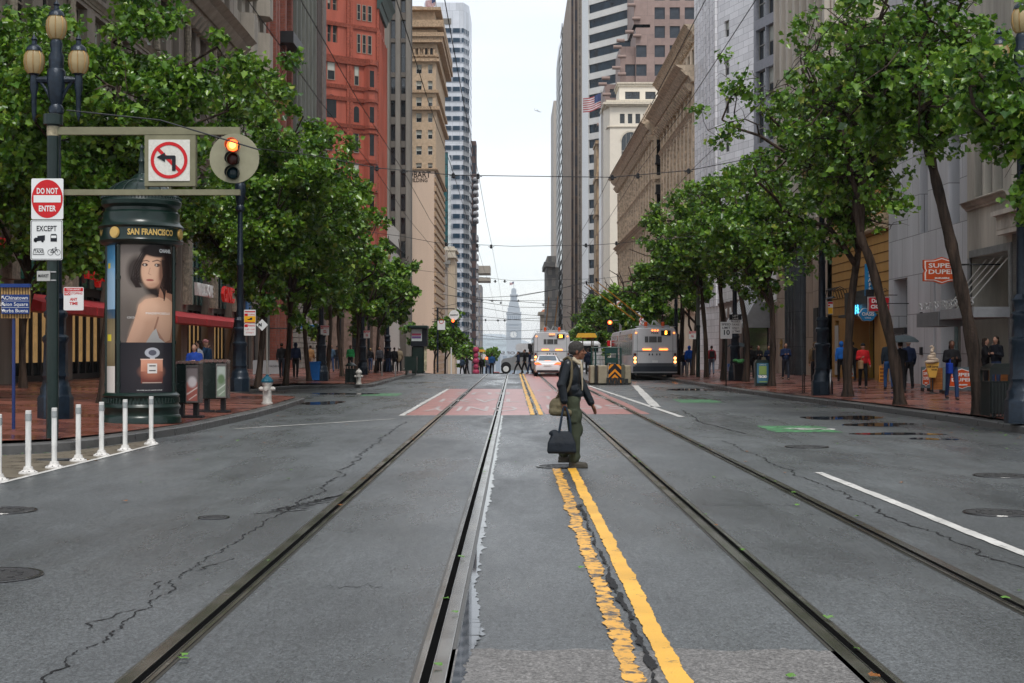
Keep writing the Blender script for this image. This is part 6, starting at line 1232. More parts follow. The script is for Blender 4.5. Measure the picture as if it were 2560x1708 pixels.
class Img:
 def __init__(s, w_, h, col=(0, 0, 0)): s.a = np.ones((h, w_, 3)) * np.array(col); s.w = w_; s.h = h; s.X, s.Y = np.meshgrid((np.arange(w_) + .5) / w_, (np.arange(h) + .5) / h)
 def mask(s, m, col, al=1.): m = np.clip(m, 0, 1)[..., None] * al; s.a = s.a * (1 - m) + np.array(col) * m
 def ell(s, cx, cy, rx, ry, col, rot=0., soft=.08, al=1.):
  asp = s.h / s.w; x = (s.X - cx); y = (s.Y - cy) * asp; c, q = math.cos(rot), math.sin(rot); u = (x * c + y * q) / rx; v = (-x * q + y * c) / ry; s.mask((1 - np.sqrt(u * u + v * v)) / soft + .5, col, al)
 def rect(s, x0, y0, x1, y1, col, al=1.): s.mask(((s.X >= x0) & (s.X < x1) & (s.Y >= y0) & (s.Y < y1)) * 1., col, al)
 def poly(s, P, col, al=1.):
  ins = np.zeros_like(s.X, bool); n = len(P)
  for i in range(n):
   (x0, y0), (x1, y1) = P[i], P[(i + 1) % n]; c = ((y0 > s.Y) != (y1 > s.Y)) & (s.X < (x1 - x0) * (s.Y - y0) / ((y1 - y0) or 1e-9) + x0); ins ^= c
  s.mask(ins * 1., col, al)
 def line(s, P, wd, col, al=1.):
  asp = s.h / s.w
  for (x0, y0), (x1, y1) in zip(P[:-1], P[1:]):
   dx, dy = x1 - x0, (y1 - y0) * asp; L = dx * dx + dy * dy + 1e-9; tt = np.clip(((s.X - x0) * dx + (s.Y - y0) * asp * dy) / L, 0, 1); d = np.hypot(s.X - x0 - tt * dx, (s.Y - y0) * asp - tt * dy); s.mask((wd - d) / (wd * .5) + .5, col, al)
I = Img(120, 340, (.012, .013, .02)); k_ = .617; V_ = lambda v: v * k_
SK = (.56, .33, .22); SK2 = (.34, .17, .11); SK3 = (.68, .43, .30); HR = (.020, .013, .012)
I.rect(0, 0, 1, k_, (.17, .145, .125)); I.ell(.15, .12, .35, .5, (.22, .19, .17), soft=.8, al=.6); I.ell(.1, .5, .3, .4, (.10, .085, .075), soft=.8, al=.7)
I.ell(.70, .15, .36, .56, HR, soft=.2); I.ell(.30, .17, .17, .26, HR, soft=.5, al=.85); I.ell(.88, .27, .16, .28, HR, soft=.3)
for q in range(10): I.line([(.38 + .02 * q, .05 + .01 * q), (.25 + .02 * q, .14 + .012 * q), (.20 + .05 * (q % 3), .22), (.28 + .01 * q, .27)], .010, HR, .8)
I.poly([(.82, .30), (1, .31), (1, k_), (.62, k_), (.60, .52), (.48, .50)], SK2); I.poly([(.62, .335), (.78, .325), (1, .36), (1, .50), (.93, .60), (.80, .615), (.62, .53), (.50, .60), (.45, k_), (.12, k_), (.24, .50), (.33, .38), (.44, .345)], SK)
I.ell(.50, .40, .17, .20, SK3, .4, .6, .75); I.ell(.30, .53, .10, .30, SK3, .35, .7, .5); I.ell(.80, .46, .16, .32, SK3, 0, .8, .45); I.line([(.66, .46), (.60, .53), (.62, .58), (.70, .615)], .016, SK2); I.poly([(.56, .55), (.62, .53), (.68, .59), (.80, .617), (.45, .617)], (.50, .49, .47))
I.ell(.57, .155, .20, .34, SK, .12, .12); I.ell(.52, .17, .13, .25, SK3, .1, .7, .6); I.poly([(.70, .26), (.84, .29), (.80, .345), (.66, .33)], SK2); I.ell(.78, .16, .10, .3, HR, .1, .4); I.ell(.62, .045, .26, .10, HR, .1, .3)
I.line([(.37, .110), (.46, .102), (.50, .110)], .008, HR, .8); I.line([(.56, .108), (.64, .099), (.72, .108)], .009, HR, .8); I.ell(.43, .130, .048, .028, (.05, .03, .025)); I.ell(.645, .130, .056, .030, (.05, .03, .025)); I.ell(.425, .131, .014, .02, (.5, .45, .4)); I.ell(.625, .131, .014, .02, (.5, .45, .4))
I.line([(.515, .15), (.49, .185), (.53, .193)], .008, SK2, .5); I.ell(.72, .19, .07, .25, SK2, .1, .9, .55); I.ell(.60, .26, .14, .05, SK2, 0, .9, .4); I.ell(.515, .226, .065, .020, (.36, .11, .09), soft=.3); I.line([(.46, .226), (.57, .225)], .004, (.14, .04, .03), .8)
for q in range(5): I.line([(.74 + .02 * q, .10), (.76 + .02 * q, .2), (.70 + .03 * q, .27), (.78, .31 + .01 * q)], .012, HR, .9)
I.rect(0, k_, 1, 1, (.008, .009, .014)); I.ell(.55, .78, .5, .7, (.05, .045, .05), soft=1.2, al=.6)
I.rect(.37, .725, .75, .875, (.62, .30, .20)); I.rect(.37, .80, .75, .875, (.16, .05, .04)); I.ell(.56, .80, .19, .12, (.42, .17, .11), soft=.9, al=.8); I.rect(.475, .75, .645, .812, (.70, .66, .62)); I.rect(.39, .868, .73, .873, (.45, .35, .3)); I.rect(.52, .70, .60, .725, (.5, .5, .52)); I.ell(.56, .682, .13, .09, (.42, .43, .47)); I.ell(.56, .682, .07, .05, (.10, .10, .13)); I.rect(.36, .72, .76, .727, (.75, .55, .45))
for yv in (.765, .795): I.rect(.50, yv - .003, .62, yv + .003, (.1, .08, .08))
R1 = R0 + .005; A0, A1 = -.40, 1.36; zp0, zp1 = zz(1006), zz(616)
mapk = lambda u, v: (R1 * math.sin(A0 + (A1 - A0) * u), -R1 * math.cos(A0 + (A1 - A0) * u), zp1 + (zp0 - zp1) * v)
o = link('perfume_poster', paint_mesh('perfume_poster', I.a, mapk), t.o)
g = MB(); aU = lambda u: A0 + (A1 - A0) * u; zV = lambda v: zp1 + (zp0 - zp1) * v
curve_text(g, 'CHANEL', aU(.81), zV(.04), .095, R1 + .003, .32, bold=.004)
for tx, u, v, w_, sz in (('COCO', .20, .462, .15, .055), ('MADEMOISELLE', .68, .435, .56, .06)): curve_text(g, tx, aU(u), zV(v), sz, R1 + .003, w_)
curve_text(g, 'DISCOVER EAU DE PARFUM INTENSE', aU(.52), zV(.918), .03, R1 + .003, .52); t.part('poster_lettering', g, WHTL)
g = MB(); curve_text(g, 'COCO', aU(.56), zV(.765), .04, R1 + .004, .13); curve_text(g, 'CHANEL', aU(.56), zV(.795), .035, R1 + .004, .12); t.part('bottle_lettering', g, BSG)
I = Img(20, 120, (.10, .30, .55)); I.rect(0, 0, 1, .15, (.07, .24, .42)); I.ell(.5, .3, .8, 1, (.35, .5, .6), soft=.6, al=.7); I.rect(0, .41, 1, .47, (.04, .09, .15)); I.rect(0, .47, 1, .77, (.16, .13, .07)); I.ell(.3, .6, .8, .8, (.3, .25, .15), soft=.8, al=.6); I.rect(0, .77, 1, 1, (.62, .60, .55)); I.rect(.3, .12, .6, .15, (.6, .5, .05)); I.rect(.2, .57, .7, .61, (.7, .6, .05))
B0, B1 = -1.22, -.60; link('landscape_poster', paint_mesh('landscape_poster', I.a, lambda u, v: (R1 * math.sin(B0 + (B1 - B0) * u), -R1 * math.cos(B0 + (B1 - B0) * u), zp1 + (zp0 - zp1) * v)), t.o)
# newspaper racks
def newsrack(label, px0, px1, ptop, pbot, pfeet, pics, rz, ln):
 b = wk((px0 + px1) / 2, pfeet); x, y, z = b; s = y / F; w_ = (px1 - px0) * s; zt = PZ(ptop, y) - z; zb_ = PZ(pbot, y) - z; t = T('newspaper_rack', label, 'newspaper rack', b, 'newspaper racks by the kerb'); g = MB()
 g.rbox(-w_ / 2, w_ / 2, 0, ln, zb_, zt, .04); t.part('cabinet', g, M('black_green_steel', (.008, .014, .013), .25, var=.2, coat=.4), local=True)
 for dx in (-w_ * .3, w_ * .3): g = MB(); g.box(dx - .05, dx + .05, ln * .3, ln * .7, .05, zb_); g.box(dx - .16, dx + .16, ln * .2, ln * .8, .005, .05); t.part('leg', g, FRB, local=True)
 for k in range(6): g = MB(); g.tube([(-w_ / 2 + w_ * (k + .5) / 6, .0, zt + .0), (-w_ / 2 + w_ * (k + .5) / 6, ln, zt + .0)], w_ / 13, 8); t.part('ridged_top', g, M('clear_cap', (.16, .10, .09), .2, var=.3), True, local=True)
 a, b_, cols = pics; I = Img(24, 40, cols[0]); I.rect(0, .45, 1, 1, cols[1]); I.ell(.5, .45, .4, .25, cols[2], soft=.5); I.line([(0, .8), (1, .6)], .03, cols[3]); I.line([(.2, .95), (.9, .8)], .02, cols[3])
 link('poster_panel', paint_mesh('poster_panel', I.a, lambda u, v: (a * w_ + (b_ - a) * w_ * u, -.012, zt - .07 - (zt - zb_ - .12) * v)), t.o)
 g = MB();
 for u0, u1, v0, v1 in ((a - .03, a, 0, 1), (b_, b_ + .03, 0, 1), (a, b_, 0, .05), (a, b_, .96, 1)): g.box(u0 * w_, u1 * w_, -.03, .0, zt - .05 - (zt - zb_ - .08) * v1, zt - .05 - (zt - zb_ - .08) * v0)
 t.part('frame', g, M('brushed_frame', (.25, .23, .22), .3, .7), local=True)
newsrack('black newspaper rack with a red street photo panel right of the advertising column', 437, 497, 907, 1010, 1046, (.0, .46, ((.2, .17, .17), (.35, .12, .10), (.6, .55, .55), (.7, .6, .55))), 0, .45)
newsrack('black newspaper rack with a pale green map panel nearest the fire hydrant', 499, 567, 904, 998, 1032, (.14, .46, ((.35, .40, .36), (.22, .27, .21), (.12, .18, .10), (.5, .55, .48))), 0, .45)
# fire hydrants
HW = M('hydrant_white', (.52, .50, .46), .45, var=.3, scale=9, coat=.1); HBc = M('hydrant_blue', (.015, .10, .15), .35, var=.3)
def hydrant(label, px, pb, H=.82, blue=True):
 b = wk(px, pb); t = T('fire_hydrant', label, 'fire hydrant', b, 'white fire hydrants by the kerb'); k = H / .82; g = MB(); L_ = lambda P: [(r_ * k, h_ * k) for r_, h_ in P]
 g.lathe(L_([(.16, 0), (.16, .04), (.13, .05), (.13, .10), (.125, .12), (.125, .5), (.14, .53), (.15, .56), (.15, .60)]), (0, 0, 0), 20); t.part('barrel', g, HW, True, True)
 g = MB(); g.lathe(L_([(.17, .60), (.175, .64), (.15, .68), (.09, .75), (.05, .77), (.045, .82), (0, .825)]), (0, 0, 0), 10 if blue else 20); t.part('bonnet', g, HBc if blue else HW, not blue, True)
 for a, r_ in ((0, .065), (PI, .065), (-PI / 2, .07)): g = MB(); c, q = math.cos(a), math.sin(a); zc = .42 * k; g.tube([(c * .1 * k, q * .1 * k, zc), (c * .19 * k, q * .19 * k, zc)], r_ * k, 12); g.tube([(c * .19 * k, q * .19 * k, zc), (c * .225 * k, q * .225 * k, zc)], r_ * .75 * k, 6); t.part('outlet', g, HW, True, True)
hydrant('white fire hydrant with a blue cap standing on the red kerb corner, left', 668, 1010); hydrant('all white fire hydrant beside the round black litter bin, left', 897, 961, .70, False); hydrant('small distant fire hydrant with a blue cap near the crest, left', 1018, 937, .76)
hydrant('far white hydrant at the foot of the dark kiosk, left', 1060, 932.5, .55, False)
# flexible white posts
PW = M('post_white', (.74, .73, .70), .35, var=.25, scale=14, streak=.2); RB = M('retroreflective_band', (.40, .42, .42), .2, .5)
src = None; nmz = ['nearest the camera, cut by the left frame edge', 'second from the left frame edge', 'third from the left frame edge', 'fourth from the left, before the sign post foot', 'third from the far end of the row', 'second from the far end, in front of the advertising column', 'last at the far end, right of the advertising column foot']
for i, (px, py) in enumerate(((-3, 1203), (71, 1184), (136, 1170), (196, 1153), (254, 1140), (313, 1127), (378, 1111))):
 x, y = at(px, py); lab = 'white flexible kerb post ' + nmz[i]
 if src is None:
  t = T('flexible_post', lab, 'post', (x, y, .004), 'white flexible posts along the gutter'); src = t.o
  g = MB(); g.lathe([(.038, .05), (.038, .3), (.041, .32), (.038, .35), (.038, .83), (.033, .835), (.0, .835)], (0, 0, 0), 14); t.part('tube', g, PW, True, True)
  g = MB(); g.lathe([(.125, 0), (.12, .02), (.07, .045), (.055, .09), (.045, .09)], (0, 0, 0), 20); bs = t.part('base', g, M('post_base_white', (.62, .60, .57), .5, var=.3, scale=20), True, True)
  g = MB();
  for k in range(8): a = k * PI / 4; g.ell((.1 * math.cos(a), .1 * math.sin(a), .028), (.012, .012, .008), 6, 4)
  link('bolt_holes', g.mesh('bolt_holes', [BSG]), bs)
  for h_ in (.70, ): g = MB(); g.lathe([(.0435, h_), (.0435, h_ + .09)], (0, 0, 0), 14); t.part('reflective_band', g, RB, True, True)
 else: dup(src, (x, y, .004), rnd.uniform(0, 6), lab)
# litter bins, recycling bins
BKG = M('bin_black_green', (.007, .013, .012), .3, var=.25, scale=8, coat=.05, spec=.3)
b = wk(877, 960); t = T('litter_bin', 'round black litter bin beside the white hydrant, left', 'litter bin', b); g = MB(); g.lathe([(.21, .06), (.23, .08), (.24, .62), (.25, .64), (.25, .68)], (0, 0, 0), 24); t.part('body', g, BKG, True, True)
g = MB(); [g.box(.245 * math.cos(a) - .012, .245 * math.cos(a) + .012, .245 * math.sin(a) - .012, .245 * math.sin(a) + .012, .0, .64) for a in [k * PI / 12 for k in range(24)]]; t.part('slatted_skirt', g, BKG, False, True); g = MB(); g.lathe([(.25, .80), (.26, .83), (.15, .93), (.03, .96), (0, .97)], (0, 0, 0), 24); [g.tube([(.2 * math.cos(a), .2 * math.sin(a), .66), (.2 * math.cos(a), .2 * math.sin(a), .82)], .02, 6) for a in (.5, 2.1, 3.6, 5.2)]; t.part('hood', g, BKG, True, True)
b = wk(2496, 1042); b = (b[0], b[1] - .1, b[2]); t = T('litter_bin', 'large near black litter bin with a ribbed hood beside the leaning trunk, right', 'litter bin', b); g = MB(); w_ = .31
g.rbox(-w_, w_, -w_, w_, .08, .78, .05); t.part('body', g, BKG, True, True); g = MB()
for k in range(9):
 q = -w_ + .03 + k * (2 * w_ - .06) / 8; g.box(q - .015, q + .015, -w_ - .02, -w_ - .001, .03, .78); g.box(-w_ - .02, -w_ - .001, q - .015, q + .015, .03, .78)
t.part('slatted_skirt', g, BKG, False, True); g = MB(); g.box(-w_ - .02, w_ + .02, -w_ - .02, w_ + .02, 1.02, 1.08); g.box(-w_ - .02, w_ + .02, -w_ - .02, w_ + .02, 1.0805, 1.17, 0, .14);
for sx in (-1, 1):
 for sy in (-1, 1): g.box(sx * w_ - .025, sx * w_ + .025, sy * w_ - .025, sy * w_ + .025, .78, 1.02)
g.box(-w_, w_, -w_, -w_ + .02, .93, 1.02); t.part('hood', g, BKG, False, True)
for sx in (-1, 1): g = MB(); g.box(sx * .24 - .03, sx * .24 + .03, -.28, -.22, 0, .09); t.part('foot', g, FRB, False, True)
def wheelie(label, px, py, w_, h, col, lid, extra=None):
 b = wk(px, py); t = T('wheeled_bin', label, 'bin', b, 'wheeled bins on the pavements'); g = MB(); v = w_ / 2
 g.add([(-v * .82, -v * .82, .05), (v * .82, -v * .82, .05), (v * .82, v, .05), (-v * .82, v, .05), (-v, -v, h * .9), (v, -v, h * .9), (v, v, h * .9), (-v, v, h * .9)], [(3, 2, 1, 0), (0, 1, 5, 4), (1, 2, 6, 5), (2, 3, 7, 6), (3, 0, 4, 7), (4, 5, 6, 7)]); g.box(-v * 1.06, v * 1.06, -v * 1.05, v * 1.05, h * .9, h * .94); t.part('body', g, col, False, True)
 g = MB(); g.rbox(-v * 1.08, v * 1.08, -v * 1.1, v * 1.1, h * .945, h, .04); t.part('lid', g, lid, True, True)
 for sx in (-1, 1): g = MB(); g.tube([(sx * v * .8, v * .9, .09), (sx * v * .95, v * .9, .09)], .09, 12); t.part('wheel', g, FRB, False, True)
 return t
BB = M('bin_blue', (.015, .13, .42), .4, var=.12); BK = M('bin_black', (.012, .012, .013), .4, var=.2)
t = wheelie('blue recycling bin beside the third lamp post, left', 789, 953, .48, .92, BB, BB); g = MB(); g.prism([(-.06, 0), (0, .1), (.06, 0)], (0, -.215, .62), t=.003); t.part('label_mark', g, WHTL, False, True)
t = wheelie('black wheeled bin overflowing with a green sack, right', 1847, 953, .50, .86, BK, BK)
g = MB(); r = random.Random(5)
for k in range(7): g.ell((r.uniform(-.18, .2), r.uniform(-.15, .1), .90 + r.uniform(0, .1)), (.14, .13, .08), 8, 6)
t.part('green_sack', g, M('green_sack', (.10, .40, .12), .3, var=.4, scale=9, bump=.8, bscale=14), True, True)
wheelie('blue wheeled bin left of the overflowing black bin, right', 1828, 951, .34, .82, BB, BB)
# parking signs on lamp post two, and diamond sign
lx, ly, lz = LP[1].loc; y = ly - .2
t, x0, z0, s = sign('parking_sign', 'white no stopping sign with a yellow tow truck band on the second lamp post', 624.5, 791, 29, 33, y); g = MB(); g.box(x0 - 13.5 * s, x0 - 5 * s, y - .003, y - .002, z0 + 1 * s, z0 + 7 * s); g.box(x0 - 13 * s, x0 + 13 * s, y - .003, y - .002, z0 + 10 * s, z0 + 13 * s); g.box(x0 - 13 * s, x0 + 13 * s, y - .003, y - .002, z0 - 16 * s, z0 - 14.5 * s); put_text(g, 'STOPPING', (x0 + 4.5 * s, y - .003, z0 + 4 * s), 6 * s, width=17 * s, bold=.001); t.part('red_print', g, RSG)
g = MB(); g.box(x0 - 14 * s, x0 + 14 * s, y - .0025, y - .0015, z0 - 14.4 * s, z0 + .6 * s); t.part('yellow_band', g, M('sign_yellow', (.85, .45, .02), .4)); g = MB(); g.prism([(a * s, c * s) for a, c in ((-6, -9), (-6, -7), (-2, -6.5), (2, -3.5), (6, -3), (6, -9))], (x0, y - .004, z0), t=.001); t.part('truck_symbol', g, BSG)
t, x0, z0, s = sign('parking_sign', 'white no parking sign below the yellow banded sign, second lamp post', 624.5, 824, 29, 30, y); g = MB(); g.box(x0 - 13.5 * s, x0 - 5 * s, y - .003, y - .002, z0 + 6 * s, z0 + 13 * s); put_text(g, 'PARKING', (x0 + 4.5 * s, y - .003, z0 + 9.5 * s), 7 * s, width=17 * s, bold=.002); put_text(g, '2 AM - 6 AM', (x0, y - .003, z0), 6 * s, width=24 * s); put_text(g, 'STREET', (x0, y - .003, z0 - 8 * s), 5 * s, width=20 * s); t.part('red_print', g, RSG)
t = T('diamond_sign', 'white diamond sign with a black letter between the parking signs and a trunk', 'sign', (PX(652, ly + 1), ly + 1, 3)); x0 = PX(655, ly + 1); z0 = PZ(812.5, ly + 1); s = ly / F; g = MB(); g.prism([(-15 * s, 0), (0, -15 * s), (15 * s, 0), (0, 15 * s)], (x0, ly + 1, z0), t=.02); t.part('panel', g, WSG); g = MB(); put_text(g, 'N', (x0 - 5 * s, ly + .99, z0), 11 * s, bold=.01); t.part('letter', g, BSG); g = MB(); g.tube([(x0 + 12 * s, ly + 1.05, z0), (x0 + 12 * s, ly + 1.05, .3)], .03, 6); g.tube([(x0, ly + 1.04, z0), (x0 + 12 * s, ly + 1.05, z0)], .02, 6); t.part('post', g, FRG)
tow('tow away sign on the third lamp post beside the blue bank sign', 812, 826, 21, 25, LP[2].loc[1] - .2); tow('small tow away sign on the fourth lamp post', 917, 836, 16, 19, LP[3].loc[1] - .2)
tow('tow away sign beside the tall grey green pole, right', 1731, 838, 18, 20, 78);
y = LP[5].loc[1] - .2; t, x0, z0, s = sign('parking_sign', 'tall parking sign with a yellow band on the lamp post between the bicycle racks', 2076, 770, 13, 32, y); g = MB(); g.box(x0 - 6 * s, x0 + 6 * s, y - .003, y - .002, z0 - 15 * s, z0 + 1 * s); t.part('yellow_band', g, MATS['sign_yellow']); g = MB(); g.box(x0 - 6 * s, x0 + 6 * s, y - .003, y - .002, z0 + 10 * s, z0 + 15 * s); g.box(x0 - 6 * s, x0 - 1 * s, y - .003, y - .002, z0 + 4 * s, z0 + 8 * s); t.part('red_print', g, RSG)
# bank sign hung over the left pavement
y = 104; t = T('bank_sign', 'blue bank sign with white capitals hanging over the left pavement', 'sign', (PX(772, y), y, 3.2)); g = MB(); g.box(PX(752, y), PX(796, y), y, y + .15, PZ(829, y), PZ(812, y)); t.part('panel', g, M('bank_blue', (.01, .10, .30), .35)); g = MB(); put_text(g, 'CHASE', (PX(769, y), y - .01, PZ(820.5, y)), 10.5 * y / F, width=29 * y / F, bold=.02); t.part('lettering', g, WHTL)
g = MB(); ringp(g, 2.3 * y / F, 4.8 * y / F, (PX(790, y), y - .01, PZ(820.5, y)), 0, 8); t.part('octagon_mark', g, NEO); g = MB(); g.tube([(PX(752, y), y + .08, PZ(821, y)), (XL, y + .08, PZ(821, y))], .05, 6); t.part('bracket', g, FRB); g = MB(); g.box(PX(751, y), PX(797, y), y + .02, y + .13, PZ(829.6, y), PZ(811.3, y)); t.part('edge', g, WHTL)
# cafe screens, far kiosk, news boxes, bike racks
b = wk(664, 938); y = b[1]; s = y / F; t = T('cafe_screen', 'grey folding cafe screen with dark lettering behind two trunks, left', 'screen', b)
for a, c in ((632, 671), (672, 698)): g = MB(); g.box(PX(a, y), PX(c, y), y, y + .04, b[2] + .06, PZ(901, y)); g.box(PX(a, y) + .03, PX(a, y) + .08, y - .2, y + .25, b[2], b[2] + .06); t.part('panel', g, M('grey_banner', (.30, .32, .34), .6, var=.1))
g = MB(); put_text(g, 'MAZARINE', (PX(686, y), y - .01, PZ(916, y)), 6 * s, width=24 * s); t.part('lettering', g, BSG)
y = 96; x = PX(1048, y); t = T('kiosk', 'dark rectangular kiosk with pale posters near the crest, left', 'kiosk', (x, y, .17)); g = MB(); g.rbox(PX(1029, y), PX(1060, y), y, y + 1.2, .17, PZ(866, y), .1); t.part('body', g, DGN); g = MB(); g.box(PX(1027, y), PX(1068, y), y - .1, y + 1.3, PZ(866, y) + .002, PZ(822, y)); t.part('poster_case', g, BSG); g = MB(); g.box(PX(1029, y), PX(1055, y), y - .13, y - .11, PZ(853, y), PZ(823, y)); t.part('poster', g, M('pale_poster', (.5, .55, .55), .4, var=.3, scale=2))
g = MB(); g.box(PX(1030, y), PX(1053, y), y - .15, y - .14, PZ(839, y), PZ(834, y)); t.part('poster_band', g, M('plum_band', (.3, .05, .1), .5)); g = MB(); g.box(PX(1030, y), PX(1053, y), y - .15, y - .14, PZ(846, y), PZ(841, y)); t.part('poster_band', g, M('purple_band', (.12, .06, .2), .5)); g = MB(); g.box(PX(1060.2, y), PX(1067, y), y + .05, y + .1, PZ(928, y), PZ(823, y)); t.part('side_poster', g, M('cream_poster', (.5, .45, .3), .5, var=.5, scale=3))
g = MB(); g.rbox(PX(1020, y), PX(1070, y), y - .4, y + 1.5, PZ(821.8, y), PZ(814, y), .1); t.part('roof', g, DGN)
b = (PX(1027, 90), 90, .17); t = T('news_box', 'low dark green newspaper box left of the far kiosk', 'newspaper rack', b); g = MB(); g.box(PX(1011, 90), PX(1042, 90), 90, 90.5, .45, PZ(891, 90)); t.part('cabinet', g, DGN); g = MB(); [g.box(PX(p, 90) - .04, PX(p, 90) + .04, 90.1, 90.4, .17, .45) for p in (1015, 1038)]; t.part('legs', g, DGN)
def rack(label, px, py, kind):
 b = wk(px, py); t = T('bicycle_rack', label, 'bicycle rack', b, 'bicycle racks'); g = MB()
 if kind == 'loop': g.tube([(0, -.25, 0), (0, -.25, .62)] + [(0, -.25 * math.cos(a), .62 + .2 * math.sin(a)) for a in [PI * k / 8 for k in range(9)]] + [(0, .25, 0)], .03, 8)
 elif kind == 'ring': g.tube([(.10 * math.cos(a), .38 * math.cos(a), .42 + .40 * math.sin(a)) for a in [2 * PI * k / 24 for k in range(25)]], .03, 8, cap=False); g.lathe([(.06, 0), (.06, .03)], (0, 0, 0), 8)
 else: g.tube([(-.07, -.1, 0), (-.07, -.1, .62), (.0, .1, .66), (.07, .3, .62), (.07, .3, 0)], .022, 8); g.box(-.12, .12, -.15, .35, 0, .02)
 t.part('frame', g, ALU if kind != 'dark' else M('rusty_black', (.05, .035, .03), .5), True, True)
rack('steel bicycle loop in front of the man in the white shirt', 955, 940, 'loop'); rack('steel bicycle loop by the distant blue capped hydrant', 989, 940, 'loop'); rack('round steel bicycle ring leaning beside the right lamp post', 2077, 988, 'ring'); rack('dark narrow bicycle hoop left of the lamp post, right', 2010, 984, 'dark')
rack('steel bicycle loop beside the articulated bus, nearer the trunk', 1703, 940, 'loop'); rack('steel bicycle loop beside the articulated bus, nearer the blue hooded walker', 1717, 941, 'loop')
# ad pylon, speed sign, lane sign
b = wk(1906, 966); x, y, z = b; s = y / F; t = T('advertising_pylon', 'dark pylon with a blue green poster beside a trunk, right', 'pylon', b); g = MB(); g.prism([(-17 * s, 0), (17 * s, 0), (18.5 * s, PZ(908, y) - z), (14 * s, PZ(900, y) - z), (-14 * s, PZ(900, y) - z), (-18.5 * s, PZ(908, y) - z)], (x, y, z), t=.35); t.part('body', g, DGN)
g = MB(); g.box(x - 14 * s, x + 15 * s, y - .02, y - .005, PZ(958, y), PZ(908, y)); t.part('poster', g, M('poster_blue', (.06, .17, .26), .4)); g = MB(); g.box(x - 9 * s, x + 10 * s, y - .03, y - .022, PZ(937, y), PZ(915, y)); t.part('poster_block', g, M('poster_lime', (.22, .33, .10), .5)); g = MB(); put_text(g, 'YBCBD', (x, y - .03, PZ(942, y)), 8 * s, width=23 * s, bold=.01); put_text(g, 'DOWNTOWN', (x, y - .03, PZ(912, y)), 3 * s, width=16 * s); t.part('lettering', g, WHTL); g = MB(); g.box(x - 8 * s, x + 12 * s, y - .03, y - .022, PZ(956, y), PZ(953, y)); t.part('poster_foot', g, MATS['poster_lime'])
b = wk(1814, 965); x, y, z = b; t, x0, z0, s = sign('speed_limit_sign', 'white speed limit 10 sign on its own thin post, right', 1815.5, 826, 29, 42, y - .04); yy = y - .045
g = MB(); put_text(g, 'SPEED', (x0, yy, z0 + 14.5 * s), 7.5 * s, width=23 * s, bold=.002); put_text(g, 'LIMIT', (x0, yy, z0 + 6 * s), 7.5 * s, width=20 * s, bold=.002); put_text(g, '10', (x0, yy, z0 - 6 * s), 17 * s, width=15 * s, bold=.008); t.part('lettering', g, BSG); g = MB(); g.tube([(x0, y, z), (x0, y, z0 + 10 * s)], .025, 8); t.part('post', g, PGR)
y = LP[7].loc[1] - .2; t, x0, z0, s = sign('lane_sign', 'black and white left lane buses taxis only sign behind the speed limit sign', 1838.5, 810, 31, 48, y); yy = y - .005
g = MB(); g.box(x0 - 15.5 * s, x0 + 15.5 * s, yy, yy + .003, z0 + 10 * s, z0 + 24 * s); put_text(g, 'BUSES', (x0, yy, z0 + 6 * s), 7 * s, width=22 * s, bold=.001); put_text(g, 'TAXIS', (x0, yy, z0 - 2 * s), 7 * s, width=20 * s, bold=.001); put_text(g, 'ONLY', (x0, yy, z0 - 10.5 * s), 7 * s, width=17 * s, bold=.001); put_text(g, 'ALL TIMES', (x0, yy, z0 - 19 * s), 6 * s, width=24 * s, bold=.001); t.part('black_print', g, BSG)
g = MB(); put_text(g, 'LEFT', (x0, yy - .003, z0 + 20 * s), 6 * s, width=14 * s, bold=.001); put_text(g, 'LANE', (x0, yy - .003, z0 + 13.5 * s), 6 * s, width=14 * s, bold=.001); t.part('white_print', g, WSG)
b = wk(1745, 943); t = T('wire_pole', 'tall grey green pole carrying the overhead wires, right', 'pole', b); g = MB(); g.tube([b, (b[0], b[1], 3.0)], .115, 14, 1); g.tube([(b[0], b[1], 3.0), (b[0], b[1], 8.5)], [.11, .085], 14, 0); t.part('shaft', g, [M('pole_grey_green', (.13, .155, .14), .5, var=.15), PGR], True); g = MB(); g.lathe([(.13, 0), (.13, .12)], (b[0], b[1], 3.0), 14); t.part('collar', g, PGR, True)
for px, y, lab in ((1128, 118, 'slim pale pole past the crest near the far left crossing'), (2480, 39.5, None)):
 if lab: t = T('wire_pole', lab, 'pole', (PX(px, y), y, ground(y))); g = MB(); g.tube([(PX(px, y), y, ground(y)), (PX(px, y), y, 2.)], .05, 8); t.part('shaft', g, WSG, True)
# burger bar things on the right pavement
ORG = M('orange_sign', (.60, .085, .02), .4); SLT = M('slate_blue_panel', (.12, .16, .18), .5, var=.08); WD = M('orange_wood', (.42, .16, .045), .5, var=.35, scale=4, brick=(.6, .09, .004, (.15, .05, .02)))
BDG = [(-1, -.78), (-.45, -.80), (0, -1), (.45, -.80), (1, -.78), (1, -.2), (.93, 0), (1, .2), (1, .78), (.45, .80), (0, 1), (-.45, .80), (-1, .78), (-1, .2), (-.93, 0), (-1, -.2)]
def badge(t, x0, y0, z0, hw, hh, s, lines):
 g = MB(); g.prism([(a * hw * 1.0, c * hh) for a, c in BDG], (x0, y0, z0), t=.01); t.part('badge_rim', g, WHTL); g = MB(); g.prism([(a * hw * .93, c * hh * .92) for a, c in BDG], (x0, y0 - .008, z0), t=.004); t.part('orange_badge', g, ORG); g = MB()
 for tx, dz, sz, w_ in lines: put_text(g, tx, (x0, y0 - .012, z0 + dz * hh), sz * hh, width=w_ * hw, bold=.004)
 t.part('lettering', g, WHTL)
